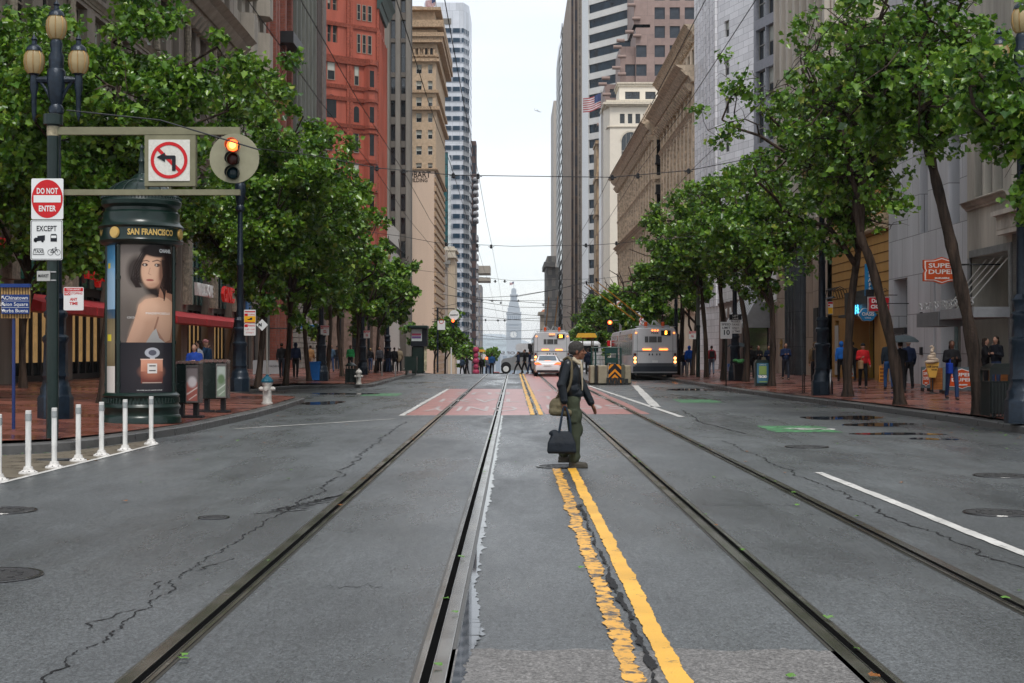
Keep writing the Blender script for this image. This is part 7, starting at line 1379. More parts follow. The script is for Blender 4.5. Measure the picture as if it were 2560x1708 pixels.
y = 46.5; s = y / F; t = T('burger_sign', 'orange shield sign with white capitals partly hidden by the leaning trunk', 'sign', (PX(2352, y), y, PZ(710, y))); x0, z0 = PX(2352, y), PZ(677, y)
g = MB(); g.prism([(a * 46 * s, c * 34 * s) for a, c in BDG], (x0, y, z0), t=-.12); t.part('body', g, ORG); badge(t, x0, y - .13, z0, 43 * s, 31 * s, s, (('SUPER', .38, .5, 1.6), ('DUPER', -.12, .5, 1.6), ('BURGERS', -.62, .17, .85))); g = MB(); g.tube([(x0, y - .05, z0 + .2), (XR + .1, y - .05, z0 + .2)], .03, 6); t.part('bracket', g, FRB)
def barrier(label, px0, px1, pt, pb, badge_w=None, mat=None, cut=0):
 b = wk((px0 + px1) / 2, pb + 9); x, y, z = b; s = y / F; t = T('cafe_barrier', label, 'barrier', b, 'pavement barriers of the burger bar'); g = MB(); g.box(PX(px0, y), PX(px1, y), y, y + .05, PZ(pb, y), PZ(pt, y)); t.part('panel', g, mat or SLT)
 for px in (px0 + 3, px1 - 3): g = MB(); g.box(PX(px, y) - .02, PX(px, y) + .02, y - .12, y + .17, z, PZ(pb, y)); t.part('foot', g, FRB)
 if badge_w: badge(t, PX((px0 + px1) / 2, y) - cut, y - .02, PZ((pt + pb) / 2, y), badge_w * s, (pb - pt) * .44 * s, s, (('SUPER', .38, .45, 1.55), ('DUPER', -.12, .45, 1.55), ('BURGERS', -.6, .16, .8)))
barrier('narrow slate barrier with an orange badge left of the ice cream cone sign', 2303, 2325, 917, 970, 8.5); barrier('orange wooden barrier behind the ice cream cone sign', 2326, 2356, 920, 974, None, WD); barrier('wide slate barrier with a large orange badge behind the woman with the blue bag', 2357, 2450, 918, 976, 34)
barrier('orange wooden barrier behind the near litter bin', 2452, 2529, 918, 972, None, WD)
b = wk(2331, 984); x, y, z = b; s = y / F; t = T('ice_cream_sign', 'giant soft ice cream cone sign standing on a round foot', 'sign', b); g = MB(); g.lathe([(.22, 0), (.21, .02), (.05, .04), (.02, .06), (.02, .5)], b, 16); t.part('stand', g, FRB, True)
g = MB(); zc = PZ(944, y); g.prism([(-8.5 * s, 0), (8.5 * s, 0), (17 * s, 38 * s), (-17 * s, 38 * s)], (x, y, zc), t=.10); t.part('cone', g, M('cone_yellow', (.72, .40, .08), .5, var=.1)); g = MB()
zz_ = PZ(908, y)
for k in range(5): g.ell((x + (1.5 if k % 2 else -1.5) * s, y + .02, zz_ + (4 + 6.2 * k) * s), ((18.5 - 3.6 * k) * s, .10, 5.4 * s), 18, 8, rot=Matrix.Rotation(.18 if k % 2 else -.1, 3, 'Y'))
g.tube([(x - 2 * s, y + .02, zz_ + 31 * s), (x + 3 * s, y + .02, zz_ + 38 * s), (x - 1 * s, y + .02, zz_ + 43 * s), (x - 7 * s, y + .02, zz_ + 41 * s)], [.06, .05, .035, .01], 8); t.part('ice_cream', g, M('soft_ice', (.62, .50, .38), .45, var=.2, scale=5), True)
g = MB(); put_text(g, 'soft serve', (x, y - .012, zc + 27 * s), 8 * s, width=27 * s, bold=.002); put_text(g, 'cones', (x + 4 * s, y - .012, zc + 20 * s), 7 * s, width=14 * s, bold=.002); t.part('lettering', g, BSG)
b = wk(2205, 957); x, y, z = b; s = y / F; t = T('menu_board', 'orange menu board standing by the restaurant door', 'board', b); g = MB(); g.prism([(-8 * s, 0), (8 * s, 0), (7 * s, 41 * s), (-7 * s, 41 * s)], (x, y, z + .03), t=.04); t.part('panel', g, M('menu_orange', (.75, .33, .05), .5)); g = MB()
for k in range(4): g.box(x - 5.5 * s, x + 5.5 * s, y - .012, y - .005, z + (5 + 9 * k) * s, z + (10 + 9 * k) * s)
t.part('menu_text', g, M('menu_text_brown', (.3, .10, .02), .5)); g = MB(); [g.tube([(x + d, y + .3, z), (x + d * .9, y + .04, z + 40 * s)], .012, 5) for d in (-.1, .1)]; t.part('prop', g, FRB)
b = wk(2133, 948); x, y, z = b; s = y / F; t = T('food_board', 'white picture menu stand with an orange rim behind the woman in red', 'board', b); g = MB(); g.box(x - 9 * s, x + 9 * s, y, y + .04, z + .05, PZ(889, y)); t.part('frame', g, M('menu_rim', (.7, .22, .03), .5)); I = Img(12, 24, (.55, .55, .52)); [I.ell(.3 + .4 * (k % 2), .15 + .18 * k, .16, .13, ((.4, .2, .1), (.5, .1, .05), (.3, .35, .1))[k % 3]) for k in range(5)]
link('menu_pictures', paint_mesh('menu_pictures', I.a, lambda u, v: (-7.5 * s + 15 * s * u, -.01, (PZ(892, y) - z) - (PZ(892, y) - z - .12) * v)), t.o)
t.part('leg', MB().box(x - 9 * s, x - 8 * s, y, y + .3, z, z + .05), FRB)
# KEARNY signal at the crest
y = 112; s = y / F; X_ = lambda p: PX(p, y); Z_ = lambda p: PZ(p, y); z = ground(y) + .15; t = T('traffic_signal', 'distant signal with a round white street name disc and red light, left of the crest', 'traffic signal', (X_(1094), y, z)); g = MB(); g.tube([(X_(1094), y, z), (X_(1094), y, Z_(770))], .07, 8); t.part('post', g, NAVY)
g = MB(); g.box(X_(1092), X_(1137), y - .03, y + .03, Z_(773.5), Z_(771)); g.box(X_(1080), X_(1137), y - .03, y + .03, Z_(806), Z_(803.5)); t.part('arm', g, FRB); g = MB(); g.prism(circ(12.7 * s, 24), (X_(1135.5), y - .1, Z_(788)), t=.05); t.part('name_disc', g, WHTL); g = MB(); put_text(g, 'KEARNY', (X_(1135.5), y - .11, Z_(788)), 5.5 * s, width=20 * s, bold=.005); t.part('lettering', g, BSG)
g = MB(); g.box(X_(1129), X_(1136.5), y - .1, y + .1, Z_(821), Z_(799)); t.part('signal_housing', g, BSG); g = MB(); g.ell((X_(1132.7), y - .12, Z_(802.5)), (3.6 * s, .05, 3.6 * s), 12, 6); t.part('red_lamp', g, MATS['red_lamp_lit'], True)
g = MB(); g.box(X_(1094), X_(1113), y - .1, y - .06, Z_(825), Z_(802)); t.part('white_plate', g, WSG); g = MB(); ringp(g, 4.6 * s, 6 * s, (X_(1103.5), y - .11, Z_(804)), 0, 20); t.part('red_ring', g, RSG)
g = MB(); g.box(X_(1094) - .03, X_(1096), y - .1, y - .05, Z_(800), Z_(777)); t.part('dark_board', g, FRB)
for px, py, y, lab in ((1217, 896, 150, 'far signal glowing red above the crossing crowd'),):
 s = y / F; x0, z0 = PX(px, y), PZ(py, y); t = T('traffic_signal', lab, 'traffic signal', (x0, y, ground(y) + .15)); g = MB(); g.tube([(x0 - .1, y + .1, ground(y)), (x0 - .1, y + .1, z0 + .4)], .06, 6); t.part('post', g, FRB); g = MB(); g.prism(circ(6.5 * s, 20), (x0 - 8 * s, y, z0 + 5 * s), t=.04); t.part('name_disc', g, WSG); g = MB(); g.ell((x0, y - .1, z0), (3.4 * s, .05, 3.2 * s), 12, 6); t.part('red_lamp', g, MATS['red_lamp_lit'], True); g = MB(); g.box(x0 - 3.5 * s, x0 + 3.5 * s, y - .04, y + .05, z0 - 14 * s, z0 + 4 * s); t.part('signal_housing', g, BSG)
# right hand signal and signs
y = 108; s = y / F; X_ = lambda p: PX(p, y); Z_ = lambda p: PZ(p, y); z = ground(y) + .1; t = T('traffic_signal', 'red traffic signal on a short arm above the island, right of the first bus', 'traffic signal', (X_(1551), y, z)); g = MB(); g.tube([(X_(1551), y, z), (X_(1551), y, Z_(800))], .09, 8); t.part('post', g, ALU); g = MB(); g.box(X_(1530), X_(1552), y - .03, y + .03, Z_(802), Z_(800)); t.part('arm', g, ALU)
g = MB(); g.box(X_(1518), X_(1531), y - .12, y + .1, Z_(831), Z_(799)); t.part('signal_housing', g, BSG); g = MB(); g.ell((X_(1524.5), y - .14, Z_(806.5)), (5.2 * s, .06, 5.2 * s), 14, 6); lo = t.part('red_lamp', g, MATS['red_lamp_lit'], True); g = MB(); g.ell((X_(1524.5), y - .2, Z_(806.5)), (3 * s, .03, 3 * s), 12, 6); link('lens_core', g.mesh('lens_core', [MATS['red_core']], True, t.loc), lo)
t = T('no_turn_sign', 'white no left turn sign behind the yellow current poles', 'sign', (X_(1551), y - .2, Z_(790))); g = MB(); g.box(X_(1541.5), X_(1560.5), y - .2, y - .17, Z_(774), Z_(753)); t.part('panel', g, WSG); g = MB(); no_left(g, (X_(1551), y - .21, Z_(764)), 9.3 * s, 0, 0, 1); t.part('symbol', g, [RSG, BSG]); g = MB(); g.box(X_(1541.5), X_(1560.5), y - .2, y - .17, Z_(789), Z_(774.5)); t.part('lower_plate', g, WSG)
t = T('one_way_sign', 'black one way sign with a white arrow above the articulated bus', 'sign', (X_(1608), y, Z_(792))); g = MB(); g.box(X_(1589), X_(1627), y - .2, y - .17, Z_(792), Z_(779)); t.part('panel', g, WSG); g = MB(); g.box(X_(1590), X_(1626), y - .205, y - .202, Z_(791), Z_(780)); t.part('black_field', g, BSG); g = MB(); g.prism([(a * s, c * s) for a, c in ((-17, 0), (-10, 4.5), (-10, 3.2), (15, 3.2), (15, -3.2), (-10, -3.2), (-10, -4.5))], (X_(1608.5), y - .21, Z_(785.5)), t=.002); t.part('arrow', g, WSG); g = MB(); put_text(g, 'ONE WAY', (X_(1611), y - .216, Z_(785.5)), 5.5 * s, width=21 * s, bold=.006); t.part('lettering', g, BSG); g = MB(); g.tube([(X_(1608), y, ground(y)), (X_(1608), y, Z_(755))], .12, 8); t.part('post', g, ALU)
t = T('no_turn_sign', 'round red ringed sign under the one way sign, over the bus roof', 'sign', (X_(1607), y - .2, Z_(812))); g = MB(); g.box(X_(1597), X_(1617), y - .22, y - .19, Z_(815), Z_(793)); t.part('panel', g, WSG); g = MB(); no_left(g, (X_(1607), y - .23, Z_(804)), 9.5 * s, 0, 0, 1); t.part('symbol', g, [RSG, BSG])
# ================================================================= PEOPLE
def remesh(mb, vox, it=2):
 me = mb.mesh('m', []); ob = bpy.data.objects.new('m', me); COL.objects.link(ob)
 a = ob.modifiers.new('r', 'REMESH'); a.mode = 'VOXEL'; a.voxel_size = vox
 b = ob.modifiers.new('s', 'SMOOTH'); b.iterations = it; b.factor = .5
 dg = bpy.context.evaluated_depsgraph_get(); m2 = bpy.data.meshes.new_from_object(ob.evaluated_get(dg)); bpy.data.objects.remove(ob); bpy.data.meshes.remove(me)
 m2.polygons.foreach_set('use_smooth', [True] * len(m2.polygons)); return m2
def cloth(c):
 k = 'cloth_%02x%02x%02x' % tuple(int(v * 255) for v in c); return M(k, c, .8, spec=.12, var=.2, scale=6, bump=.15, bscale=25)
SKL = M('skin_light', (.42, .24, .17), .5, var=.08); SKM = M('skin_dark', (.12, .055, .035), .5, var=.08)
def hand(mb, p, d, up, s=1., r=.0085, curl=.9):
 """palm and five fingers from wrist p along d, curling towards up"""
 p = Vector(p); d = Vector(d).normalized(); up = Vector(up); up = (up - d * up.dot(d)).normalized(); w_ = d.cross(up)
 mb.cap(p, p + d * .05 * s, .022 * s, .020 * s, 8)
 for i, (o, L) in enumerate(((-.030, .068), (-.011, .078), (.009, .074), (.028, .058))):
  a = p + d * .075 * s + w_ * o * s; mb.cap(p + d * .02 * s + w_ * o * .6 * s, a, r * 1.5 * s, r * 1.15 * s, 6); q = a
  for k in range(3):
   t = curl * (k + .6) * .55; e = q + (d * math.cos(t) + up * math.sin(t)) * L * s * (.42, .32, .26)[k]; mb.cap(q, e, r * (1.05 - .1 * k) * s, r * (.95 - .12 * k) * s, 6); q = e
 a = p + d * .02 * s - w_ * .026 * s; b = a + (d * .5 - w_ * .6 + up * .45).normalized() * .04 * s; mb.cap(a, b, r * 1.4 * s, r * 1.1 * s, 6); mb.cap(b, b + (d * .75 - w_ * .1 + up * .6).normalized() * .03 * s, r * 1.1 * s, r * .9 * s, 6)
def person(label, b, H=1.72, face=0., st=.0, top=(.05, .05, .06), bot=(.03, .03, .04), hair=(.03, .02, .015), skin=None, arms='down', hat=None, bag=None, hood=False, long=0., umb=None, group='pedestrians', vox=.022):
 """face: 0 looks away down the street, pi looks at the camera"""
 skin = skin or SKL; k = H / 1.75; t = T('person', label, 'person', b, group, face); J = {}
 g = MB(); V = lambda x, y, z: Vector((x, y, z)) * k
 legs = {}
 for s, f in ((-1, 1), (1, -1)):
  hip = V(s * .09, 0, .92); kn = V(s * .095, f * st * .33 + .03, .50); an = V(s * .09, f * st * .55 - (.02 if f < 0 else 0), .09 + (.05 * st * 2 if f < 0 else 0)); legs[s] = (hip, kn, an)
  g.cap(hip, kn, .075 * k, .052 * k); g.cap(kn, an, .05 * k, .036 * k); g.cap(an, an + V(0, .13, -.04), .036 * k, .03 * k)
 sh = {s: V(s * .175, 0, 1.42) for s in (-1, 1)}; el = {}; ha = {}
 for s in (-1, 1):
  if arms == 'down': e, h_ = V(s * .235, -.03, 1.15), V(s * .23, .05 + s * st * .25, .90)
  elif arms == 'front' or (arms == 'one' and s > 0): e, h_ = V(s * .23, .02, 1.16), V(s * .09, .24, 1.22)
  elif arms == 'face' and s > 0: e, h_ = V(s * .24, .06, 1.2), V(s * .08, .2, 1.5)
  else: e, h_ = V(s * .235, -.03, 1.15), V(s * .25, .08, .92)
  el[s], ha[s] = e, h_; g.cap(sh[s], e, .045 * k, .036 * k); g.cap(e, h_, .036 * k, .024 * k); hand(g, h_, h_ - e, (-s * .5, .6, .2), k)
 g.ell(V(0, 0, 1.22), (.15 * k, .10 * k, .28 * k)); g.ell(V(0, 0, .97), (.14 * k, .10 * k, .13 * k)); g.cap(V(0, 0, 1.42), V(0, .02, 1.56), .055 * k, .05 * k)
 g.ell(V(0, .025, 1.645), (.073 * k, .092 * k, .105 * k)); g.ell(V(0, .055, 1.585), (.05 * k, .055 * k, .05 * k)); g.cap(V(0, .11, 1.65), V(0, .128, 1.62), .010 * k, .014 * k, 6)
 for s in (-1, 1): g.ell(V(s * .073, .02, 1.64), (.012 * k, .022 * k, .032 * k), 6, 5)
 me = remesh(g, vox * .8); me.materials.append(skin); link('body', me, t.o)
 g = MB()       # trousers
 for s in (-1, 1): h_, n_, a_ = legs[s]; g.cap(h_, n_, .092 * k, .068 * k); g.cap(n_, a_ + V(0, 0, .02), .066 * k, .058 * k)
 g.ell(V(0, 0, .97), (.165 * k, .12 * k, .13 * k)); me = remesh(g, vox); me.materials.append(cloth(bot)); link('trousers', me, t.o)
 g = MB(); g.ell(V(0, 0, 1.28), (.195 * k, .13 * k, .24 * k)); g.ell(V(0, .0, 1.08 - long * .2), (.18 * k, .135 * k, .20 * k + long * .25)); g.cap(V(-.13, 0, 1.42), V(.13, 0, 1.42), .075 * k, .075 * k); g.cap(V(0, 0, 1.44), V(0, .0, 1.50), .075 * k, .065 * k)
 for s in (-1, 1): g.cap(sh[s], el[s], .066 * k, .055 * k); g.cap(el[s], el[s].lerp(ha[s], .92), .054 * k, .044 * k)
 if hood: g.ell(V(0, -.01, 1.645), (.105 * k, .105 * k, .135 * k))
 me = remesh(g, vox); me.materials.append(cloth(top)); link('jacket', me, t.o)
 for s in (-1, 1): a_ = legs[s][2]; g = MB(); g.cap(a_ + V(0, -.03, -.035), a_ + V(0, .14, -.05), .045 * k, .038 * k); g.cap(a_ + V(0, -.02, .0), a_ + V(0, 0, -.03), .045 * k, .045 * k); me = remesh(g, vox); me.materials.append(cloth((.03, .028, .03))); link('shoe', me, t.o)
 if not hood:
  g = MB(); g.ell(V(0, -.005, 1.675), (.085 * k, .098 * k, .095 * k)); hc = hair
  if hat: hc = hat; g.ell(V(0, .03, 1.69), (.09 * k, .12 * k, .05 * k))
  elif arms in ('front', 'face'): g.ell(V(0, -.05, 1.56), (.085 * k, .06 * k, .13 * k))
  me = remesh(g, vox * .8); me.materials.append(cloth(hc)); link('hat' if hat else 'hair', me, t.o)
 if bag:
  kind, c, lb = bag; x, y, z = b; g = MB()
  if kind == 'pack': g.rbox(-.15 * k, .15 * k, -.28 * k, -.11 * k, 1.05 * k, 1.45 * k, .05); tb = T('backpack', lb, 'bag', b, None, face); tb.part('sack', g, cloth(c), True, True); g = MB(); [g.tube([V(s * .1, -.12, 1.42), V(s * .11, .02, 1.52), V(s * .1, .14, 1.35), V(s * .12, .0, 1.1)], .018, 6) for s in (-1, 1)]; tb.part('strap', g, cloth(c), True, True)
  else: p = ha[1] * 1.0; g.rbox(p.x - .02, p.x + .12, p.y - .14, p.y + .14, p.z - .42, p.z - .12, .03); tb = T('carrier_bag', lb, 'bag', b, None, face); tb.part('sack', g, cloth(c), True, True); g = MB(); g.tube([(p.x + .05, p.y - .08, p.z - .13), (p.x + .03, p.y, p.z + .0), (p.x + .05, p.y + .08, p.z - .13)], .008, 5); tb.part('handle', g, cloth(c), True, True)
 if umb:
  tb = T('umbrella', umb, 'umbrella', b, None, face); g = MB(); n = 24; c = V(.12, .1, 1.95); g.lathe([(.52 * (1 + .0), -.20), (.50, -.15), (.38, -.05), (.2, .02), (.0, .05)], c, 16); tb.part('canopy', g, cloth((.06, .075, .085)), True, True); g = MB(); g.tube([V(.12, .16, 1.15), c + V(0, 0, .1)], .01, 6); tb.part('shaft', g, FRB, True, True)
 return t
NV = (.012, .02, .05); BKc = (.012, .012, .014); JN = (.03, .05, .11)
def P_(px, pb): x, y, z = walk(px, pb); return (x, y, z)
def PD(px, y): x = PX(px, y); return (x, y, walkh(x, y) if abs(x) > 7 else ground(y))
ppl = [('person in a bright blue top behind the newspaper racks', PD(486, 39), 1.62, PI, 0, (.02, .06, .30), JN, 'front', {}),
 ('person in a white hooded jacket behind the newspaper racks', PD(498, 42), 1.72, PI / 2, 0, (.45, .46, .5), BKc, 'front', {}),
 ('man in a pink cap and navy jacket near the lit doorway, left', PD(513, 43), 1.76, -2.2, 0, (.02, .05, .10), JN, 'face', dict(hat=(.35, .15, .15))),
 ('walker in black with a white hood seen from behind, left', P_(704, 944), 1.76, 0, .3, BKc, (.02, .025, .035), 'down', dict(bag=None)),
 ('walker in a navy hooded coat seen from behind, left', P_(739, 945), 1.80, 0, .15, NV, BKc, 'down', dict(hood=True)),
 ('person in a tan coat half hidden by a trunk, left', P_(776, 933), 1.7, 0, .2, (.36, .20, .09), (.3, .2, .12), 'down', {}),
 ('person in a bright red jacket behind the third lamp post', P_(806, 928), 1.68, 0, .2, (.50, .02, .04), BKc, 'down', {}),
 ('bald man in a steel blue jacket walking away, left', P_(828, 932), 1.74, .4, .4, (.05, .09, .14), JN, 'down', dict(hair=(.35, .2, .14))),
 ('person in a black cap and dark coat beside the steel blue jacket', P_(843, 927), 1.72, PI, .2, BKc, (.03, .04, .06), 'down', dict(hat=BKc)),
 ('person in a bright green jacket above the round litter bin', P_(876, 929), 1.78, PI, 0, (.03, .28, .09), BKc, 'down', dict(skin=SKM)),
 ('woman in black with pale trousers carrying a white bag, left', P_(926, 928), 1.62, 0, .3, BKc, JN, 'down', dict(hair=(.35, .25, .12), bag=('hand', (.4, .4, .42), 'white shoulder bag held by the fair haired woman'))),
 ('man in a dark open coat and pale shirt facing the camera, left', P_(949, 932), 1.76, PI, .25, (.10, .11, .13), BKc, 'down', {}),
 ('dark clothed walker left of the tan coated one near the crest', P_(986, 930), 1.72, 0, .2, BKc, BKc, 'down', {}),
 ('person in a long beige coat near the crest, left', P_(998, 930), 1.75, .3, .2, (.30, .24, .16), BKc, 'down', dict(long=.5, hair=(.4, .38, .35))),
 ('person in black just left of the beige coat near the crest', P_(970, 931), 1.70, 0, .2, (.02, .022, .03), JN, 'down', {}),
 ('pedestrian in a blue jacket walking over the crest at the rails', PD(1230, 122), 1.86, 0, .5, (.02, .07, .18), BKc, 'down', {}),
 ('leftmost dark pedestrian on the far crossing', PD(1156, 132), 1.74, .6, .4, (.03, .05, .08), BKc, 'down', {}),
 ('dark pedestrian beside the leftmost on the far crossing', PD(1167, 130), 1.82, 1.2, .3, BKc, BKc, 'down', {}),
 ('pedestrian in a black coat left of the far red signal', PD(1204, 130), 1.74, PI, .3, BKc, BKc, 'down', {}),
 ('pedestrian in an olive coat between pink and black figures', PD(1193, 134), 1.72, PI, .3, (.16, .11, .06), BKc, 'down', {}),
 ('pedestrian in a grey jacket under the far red signal', PD(1220, 130), 1.70, PI, .3, (.12, .13, .15), JN, 'down', {}),
 ('pedestrian in a navy suit striding before the silver truck', PD(1296, 106), 1.68, PI / 2, .6, (.02, .03, .06), BKc, 'down', {}),
 ('pedestrian in a dark coat beside the silver truck, under an umbrella', PD(1312, 105), 1.80, PI / 2, .4, BKc, BKc, 'down', {}),
 ('pedestrian in a dark blue coat nearest the first bus', PD(1325, 104.5), 1.66, PI / 2, .3, (.02, .03, .07), JN, 'down', {}),
 ('dark standing figure on the boarding island behind the man', PD(1470, 92), 1.85, 0, 0, (.01, .015, .03), BKc, 'down', dict(long=.4)),
 ('businessman in a navy jacket and blue shirt, right pavement', P_(1964, 951), 1.76, PI, .4, (.02, .035, .09), (.03, .035, .05), 'front', {}),
 ('person in a brown hood with a black backpack beside the lamp post', P_(2038, 965), 1.76, 0, .2, (.10, .065, .035), BKc, 'down', dict(hood=True, bag=('pack', BKc, 'black backpack worn over the brown hooded coat'))),
 ('person in a bright blue hooded jacket left of the upright tree, right', P_(2103, 954), 1.75, 0, .2, (.02, .14, .50), BKc, 'down', dict(hood=True)),
 ('dark coated person right of the upright tree trunk', P_(2131, 953), 1.72, 0, .2, BKc, BKc, 'down', {}),
 ('woman in a red jacket and black beret carrying a paper bag', P_(2157, 973), 1.66, PI, .2, (.50, .02, .025), BKc, 'one', dict(hat=BKc, bag=('hand', (.35, .22, .12), 'brown paper bag carried by the woman in red'))),
 ('man in jeans and dark jacket partly behind the leaning trunk', P_(2222, 975), 1.78, 0, .25, (.02, .03, .04), (.03, .09, .24), 'down', {}),
 ('person under the dark umbrella between trunk and cone sign', P_(2250, 984), 1.68, 0, .3, (.012, .012, .013), BKc, 'one', dict(umb='dark umbrella held up between the trunk and the cone sign', bag=('hand', (.33, .2, .1), 'brown paper bag carried by the umbrella walker'))),
 ('person in a navy puffer coat beside the umbrella', P_(2271, 975), 1.72, 0, .3, NV, BKc, 'down', dict(hair=(.4, .33, .28))),
 ('woman in black with blue jeans and a blue bag walking to camera', P_(2379, 1001), 1.68, PI, .35, (.010, .010, .012), (.02, .04, .10), 'front', dict(skin=SKM, bag=('hand', (.01, .04, .30), 'bright blue bag on the arm of the woman in black'))),
 ('young man in a dark jacket holding up his hands behind the litter bin', P_(2490, 985), 1.76, 2.2, 0, (.012, .014, .02), JN, 'front', {}),
 ('person in black mostly behind the leaning trunk and bin', P_(2463, 985), 1.72, -2.0, 0, BKc, BKc, 'face', {}),
 ('person in a dark red top and shorts with a backpack, far right', P_(1779, 938), 1.74, 0, .3, (.25, .03, .04), (.1, .13, .18), 'down', dict(bag=('pack', BKc, 'black backpack on the walker in dark red'))),
 ('walker in a bright blue hooded top beside the articulated bus', P_(1723, 938), 1.78, 0, .3, (.01, .08, .42), (.03, .05, .1), 'down', dict(hood=True)),
 ('small person in a pale cap by the bicycle loops', P_(1711, 938), 1.45, PI, .2, BKc, JN, 'down', dict(hat=(.5, .5, .48))),
 ('woman in a black coat with a beige scarf behind the pylon', PD(1896, 75), 1.68, PI, .2, BKc, BKc, 'front', {}),
 ('woman in a navy coat just right behind the pylon', PD(1922, 74), 1.66, PI, .2, NV, BKc, 'front', {}),
 ('dark coated person between the black bin and the pylon', PD(1878, 72), 1.70, 0, .2, BKc, BKc, 'down', {}),
 ('person under the grey umbrella behind the overflowing bin', PD(1838, 74), 1.66, 0, .1, BKc, BKc, 'one', dict(umb='grey umbrella behind the overflowing bin, right'))]
for lab, b, H, fa, st, top, bot, arms, kw in ppl: person(lab, b, H, fa, st, top, bot, arms=arms, **kw)
y = 128; g = MB(); x = PX(1190, y); z0 = ground(y)
t = T('inflatable_figure', 'bright pink balloon like column standing on the far crossing', 'decoration', (x, y, z0))
for k, r_ in enumerate((.32, .24, .3, .22, .3)): g.ell((x, y, z0 + .3 + .5 * k), (r_, r_, .3))
t.part('body', g, M('hot_pink', (.40, .05, .11), .4), True)

# ---- the man crossing the street, facing right
MX, MY = .823, 19.9; SKB = M('brown_skin', (.17, .075, .045), .45, var=.12, scale=20); t = T('person', 'man in a black leather jacket, olive trousers and grey knit cap crossing the tracks', 'person', (MX, MY, .004))
g = MB(); nr, fr = -.16, .15          # near side is -y
C = lambda *a: Vector(a)
hd = C(.075, -.01, 1.615)
g.ell(hd + C(-.005, 0, .035), (.098, .076, .095), 20, 14); g.ell(hd + C(.035, 0, -.03), (.062, .058, .078), 16, 10); g.ell(hd + C(.05, 0, -.082), (.042, .04, .032), 12, 8)
g.cap(hd + C(.094, 0, .018), hd + C(.118, 0, -.018), .009, .015, 8); g.ell(hd + C(.108, 0, -.02), (.016, .02, .010), 8, 6); g.ell(hd + C(.094, 0, -.05), (.014, .024, .007), 8, 6); g.ell(hd + C(.091, 0, -.063), (.014, .022, .008), 8, 6); g.ell(hd + C(.083, 0, .032), (.016, .045, .010), 8, 6)
for s in (-1, 1): g.ell(hd + C(-.012, s * .077, -.005), (.022, .010, .034), 8, 8); g.ell(hd + C(.06, s * .04, -.02), (.028, .02, .022), 8, 6)
g.cap(C(-.02, 0, 1.42), hd + C(-.01, 0, -.07), .062, .055); g.ell(C(-.03, 0, 1.2), (.11, .17, .28)); g.ell(C(.0, 0, .95), (.11, .15, .12))
nS, nE, nH = C(-.065, nr - .03, 1.43), C(-.15, nr - .09, 1.16), C(-.115, nr - .10, .915); fS, fE, fH = C(-.02, fr + .02, 1.43), C(.15, fr + .08, 1.15), C(.285, fr + .05, .875)
for a, e, h_ in ((nS, nE, nH), (fS, fE, fH)): g.cap(a, e, .05, .04); g.cap(e, h_, .04, .027)
hand(g, nH, C(.02, 0, -1), C(.2, .9, .0), 1.05, .0095, 1.7); hand(g, fH, fH - fE, C(-.2, -.3, -.5), 1.05, .0095, .35)
nK, nA = C(.03, -.09, .50), C(.025, -.09, .09); fK, fA = C(.06, .08, .52), C(-.115, .09, .155)
hN, hF = C(.0, -.085, .92), C(.0, .085, .92)
for a, k_, n_ in ((hN, nK, nA), (hF, fK, fA)): g.cap(a, k_, .08, .055); g.cap(k_, n_, .052, .038)
me = remesh(g, .0075, 3); me.materials.append(SKB); link('body', me, t.o)
OLT = M('olive_cotton', (.050, .058, .038), .85, spec=.1, var=.25, scale=7, bump=.35, bscale=16); g = MB()
for a, k_, n_, e in ((hN, nK, nA, .03), (hF, fK, fA, .02)): g.cap(a, k_, .108, .088, 16); g.cap(k_, n_ + C(0, 0, .04), .088, .078, 16); g.ell(n_ + C(.01, 0, .07), (.085, .074, .06)); g.ell(k_ + C(.02, 0, .0), (.082, .078, .12)); g.ell(a.lerp(k_, .5) + C(.02, -.01, 0), (.10, .092, .14))
g.ell(C(0, 0, .97), (.13, .165, .12)); g.rbox(-.06, .07, -.20, -.15, .62, .82, .03); me = remesh(g, .011, 6); me.materials.append(OLT); link('trousers', me, t.o)
LEA = M('black_leather', (.005, .008, .012), .3, var=.35, scale=6, bump=.5, bscale=13, spec=.3); g = MB()
g.ell(C(-.035, 0, 1.27), (.155, .205, .24), 20, 14); g.ell(C(-.02, 0, 1.09), (.155, .19, .14), 20, 12); g.lathe([(.155, 0), (.165, .04), (.158, .09)], (-.0, 0, .985), 20); g.cap(C(-.05, nr, 1.425), C(-.02, fr, 1.425), .085, .085); g.cap(C(-.03, 0, 1.42), C(-.015, 0, 1.50), .085, .075)
for a, e, h_ in ((nS, nE, nH), (fS, fE, fH)):
 g.cap(a, e, .080, .066, 14); g.cap(e, e.lerp(h_, .93), .066, .053, 14); g.ell(e + C(-.005, 0, .0), (.073, .07, .07)); g.ell(e.lerp(h_, .9), (.060, .058, .03))
me = remesh(g, .010, 4); me.materials.append(LEA); link('leather_jacket', me, t.o)
SHC = cloth((.42, .36, .26)); g = MB(); g.tube([(.105, -.035, 1.50), (.125, -.05, 1.42), (.135, -.055, 1.3), (.142, -.055, 1.15), (.138, -.05, 1.05)], [.014, .018, .014, .010, .006], 8); g.cap(C(.02, -.07, 1.50), C(.095, -.055, 1.45), .026, .022); g.cap(C(.02, -.06, 1.525), C(.085, -.03, 1.49), .02, .018); t.part('shirt', g, SHC, True, True)
g = MB(); g.ell(hd + C(-.018, 0, .055), (.112, .089, .10), 22, 14); g.ell(hd + C(-.03, 0, .01), (.10, .084, .06), 20, 10); me = remesh(g, .009, 2); me.materials.append(M('grey_knit', (.05, .046, .042), .9, var=.3, scale=50, bump=.8, bscale=90)); link('knit_cap', me, t.o)
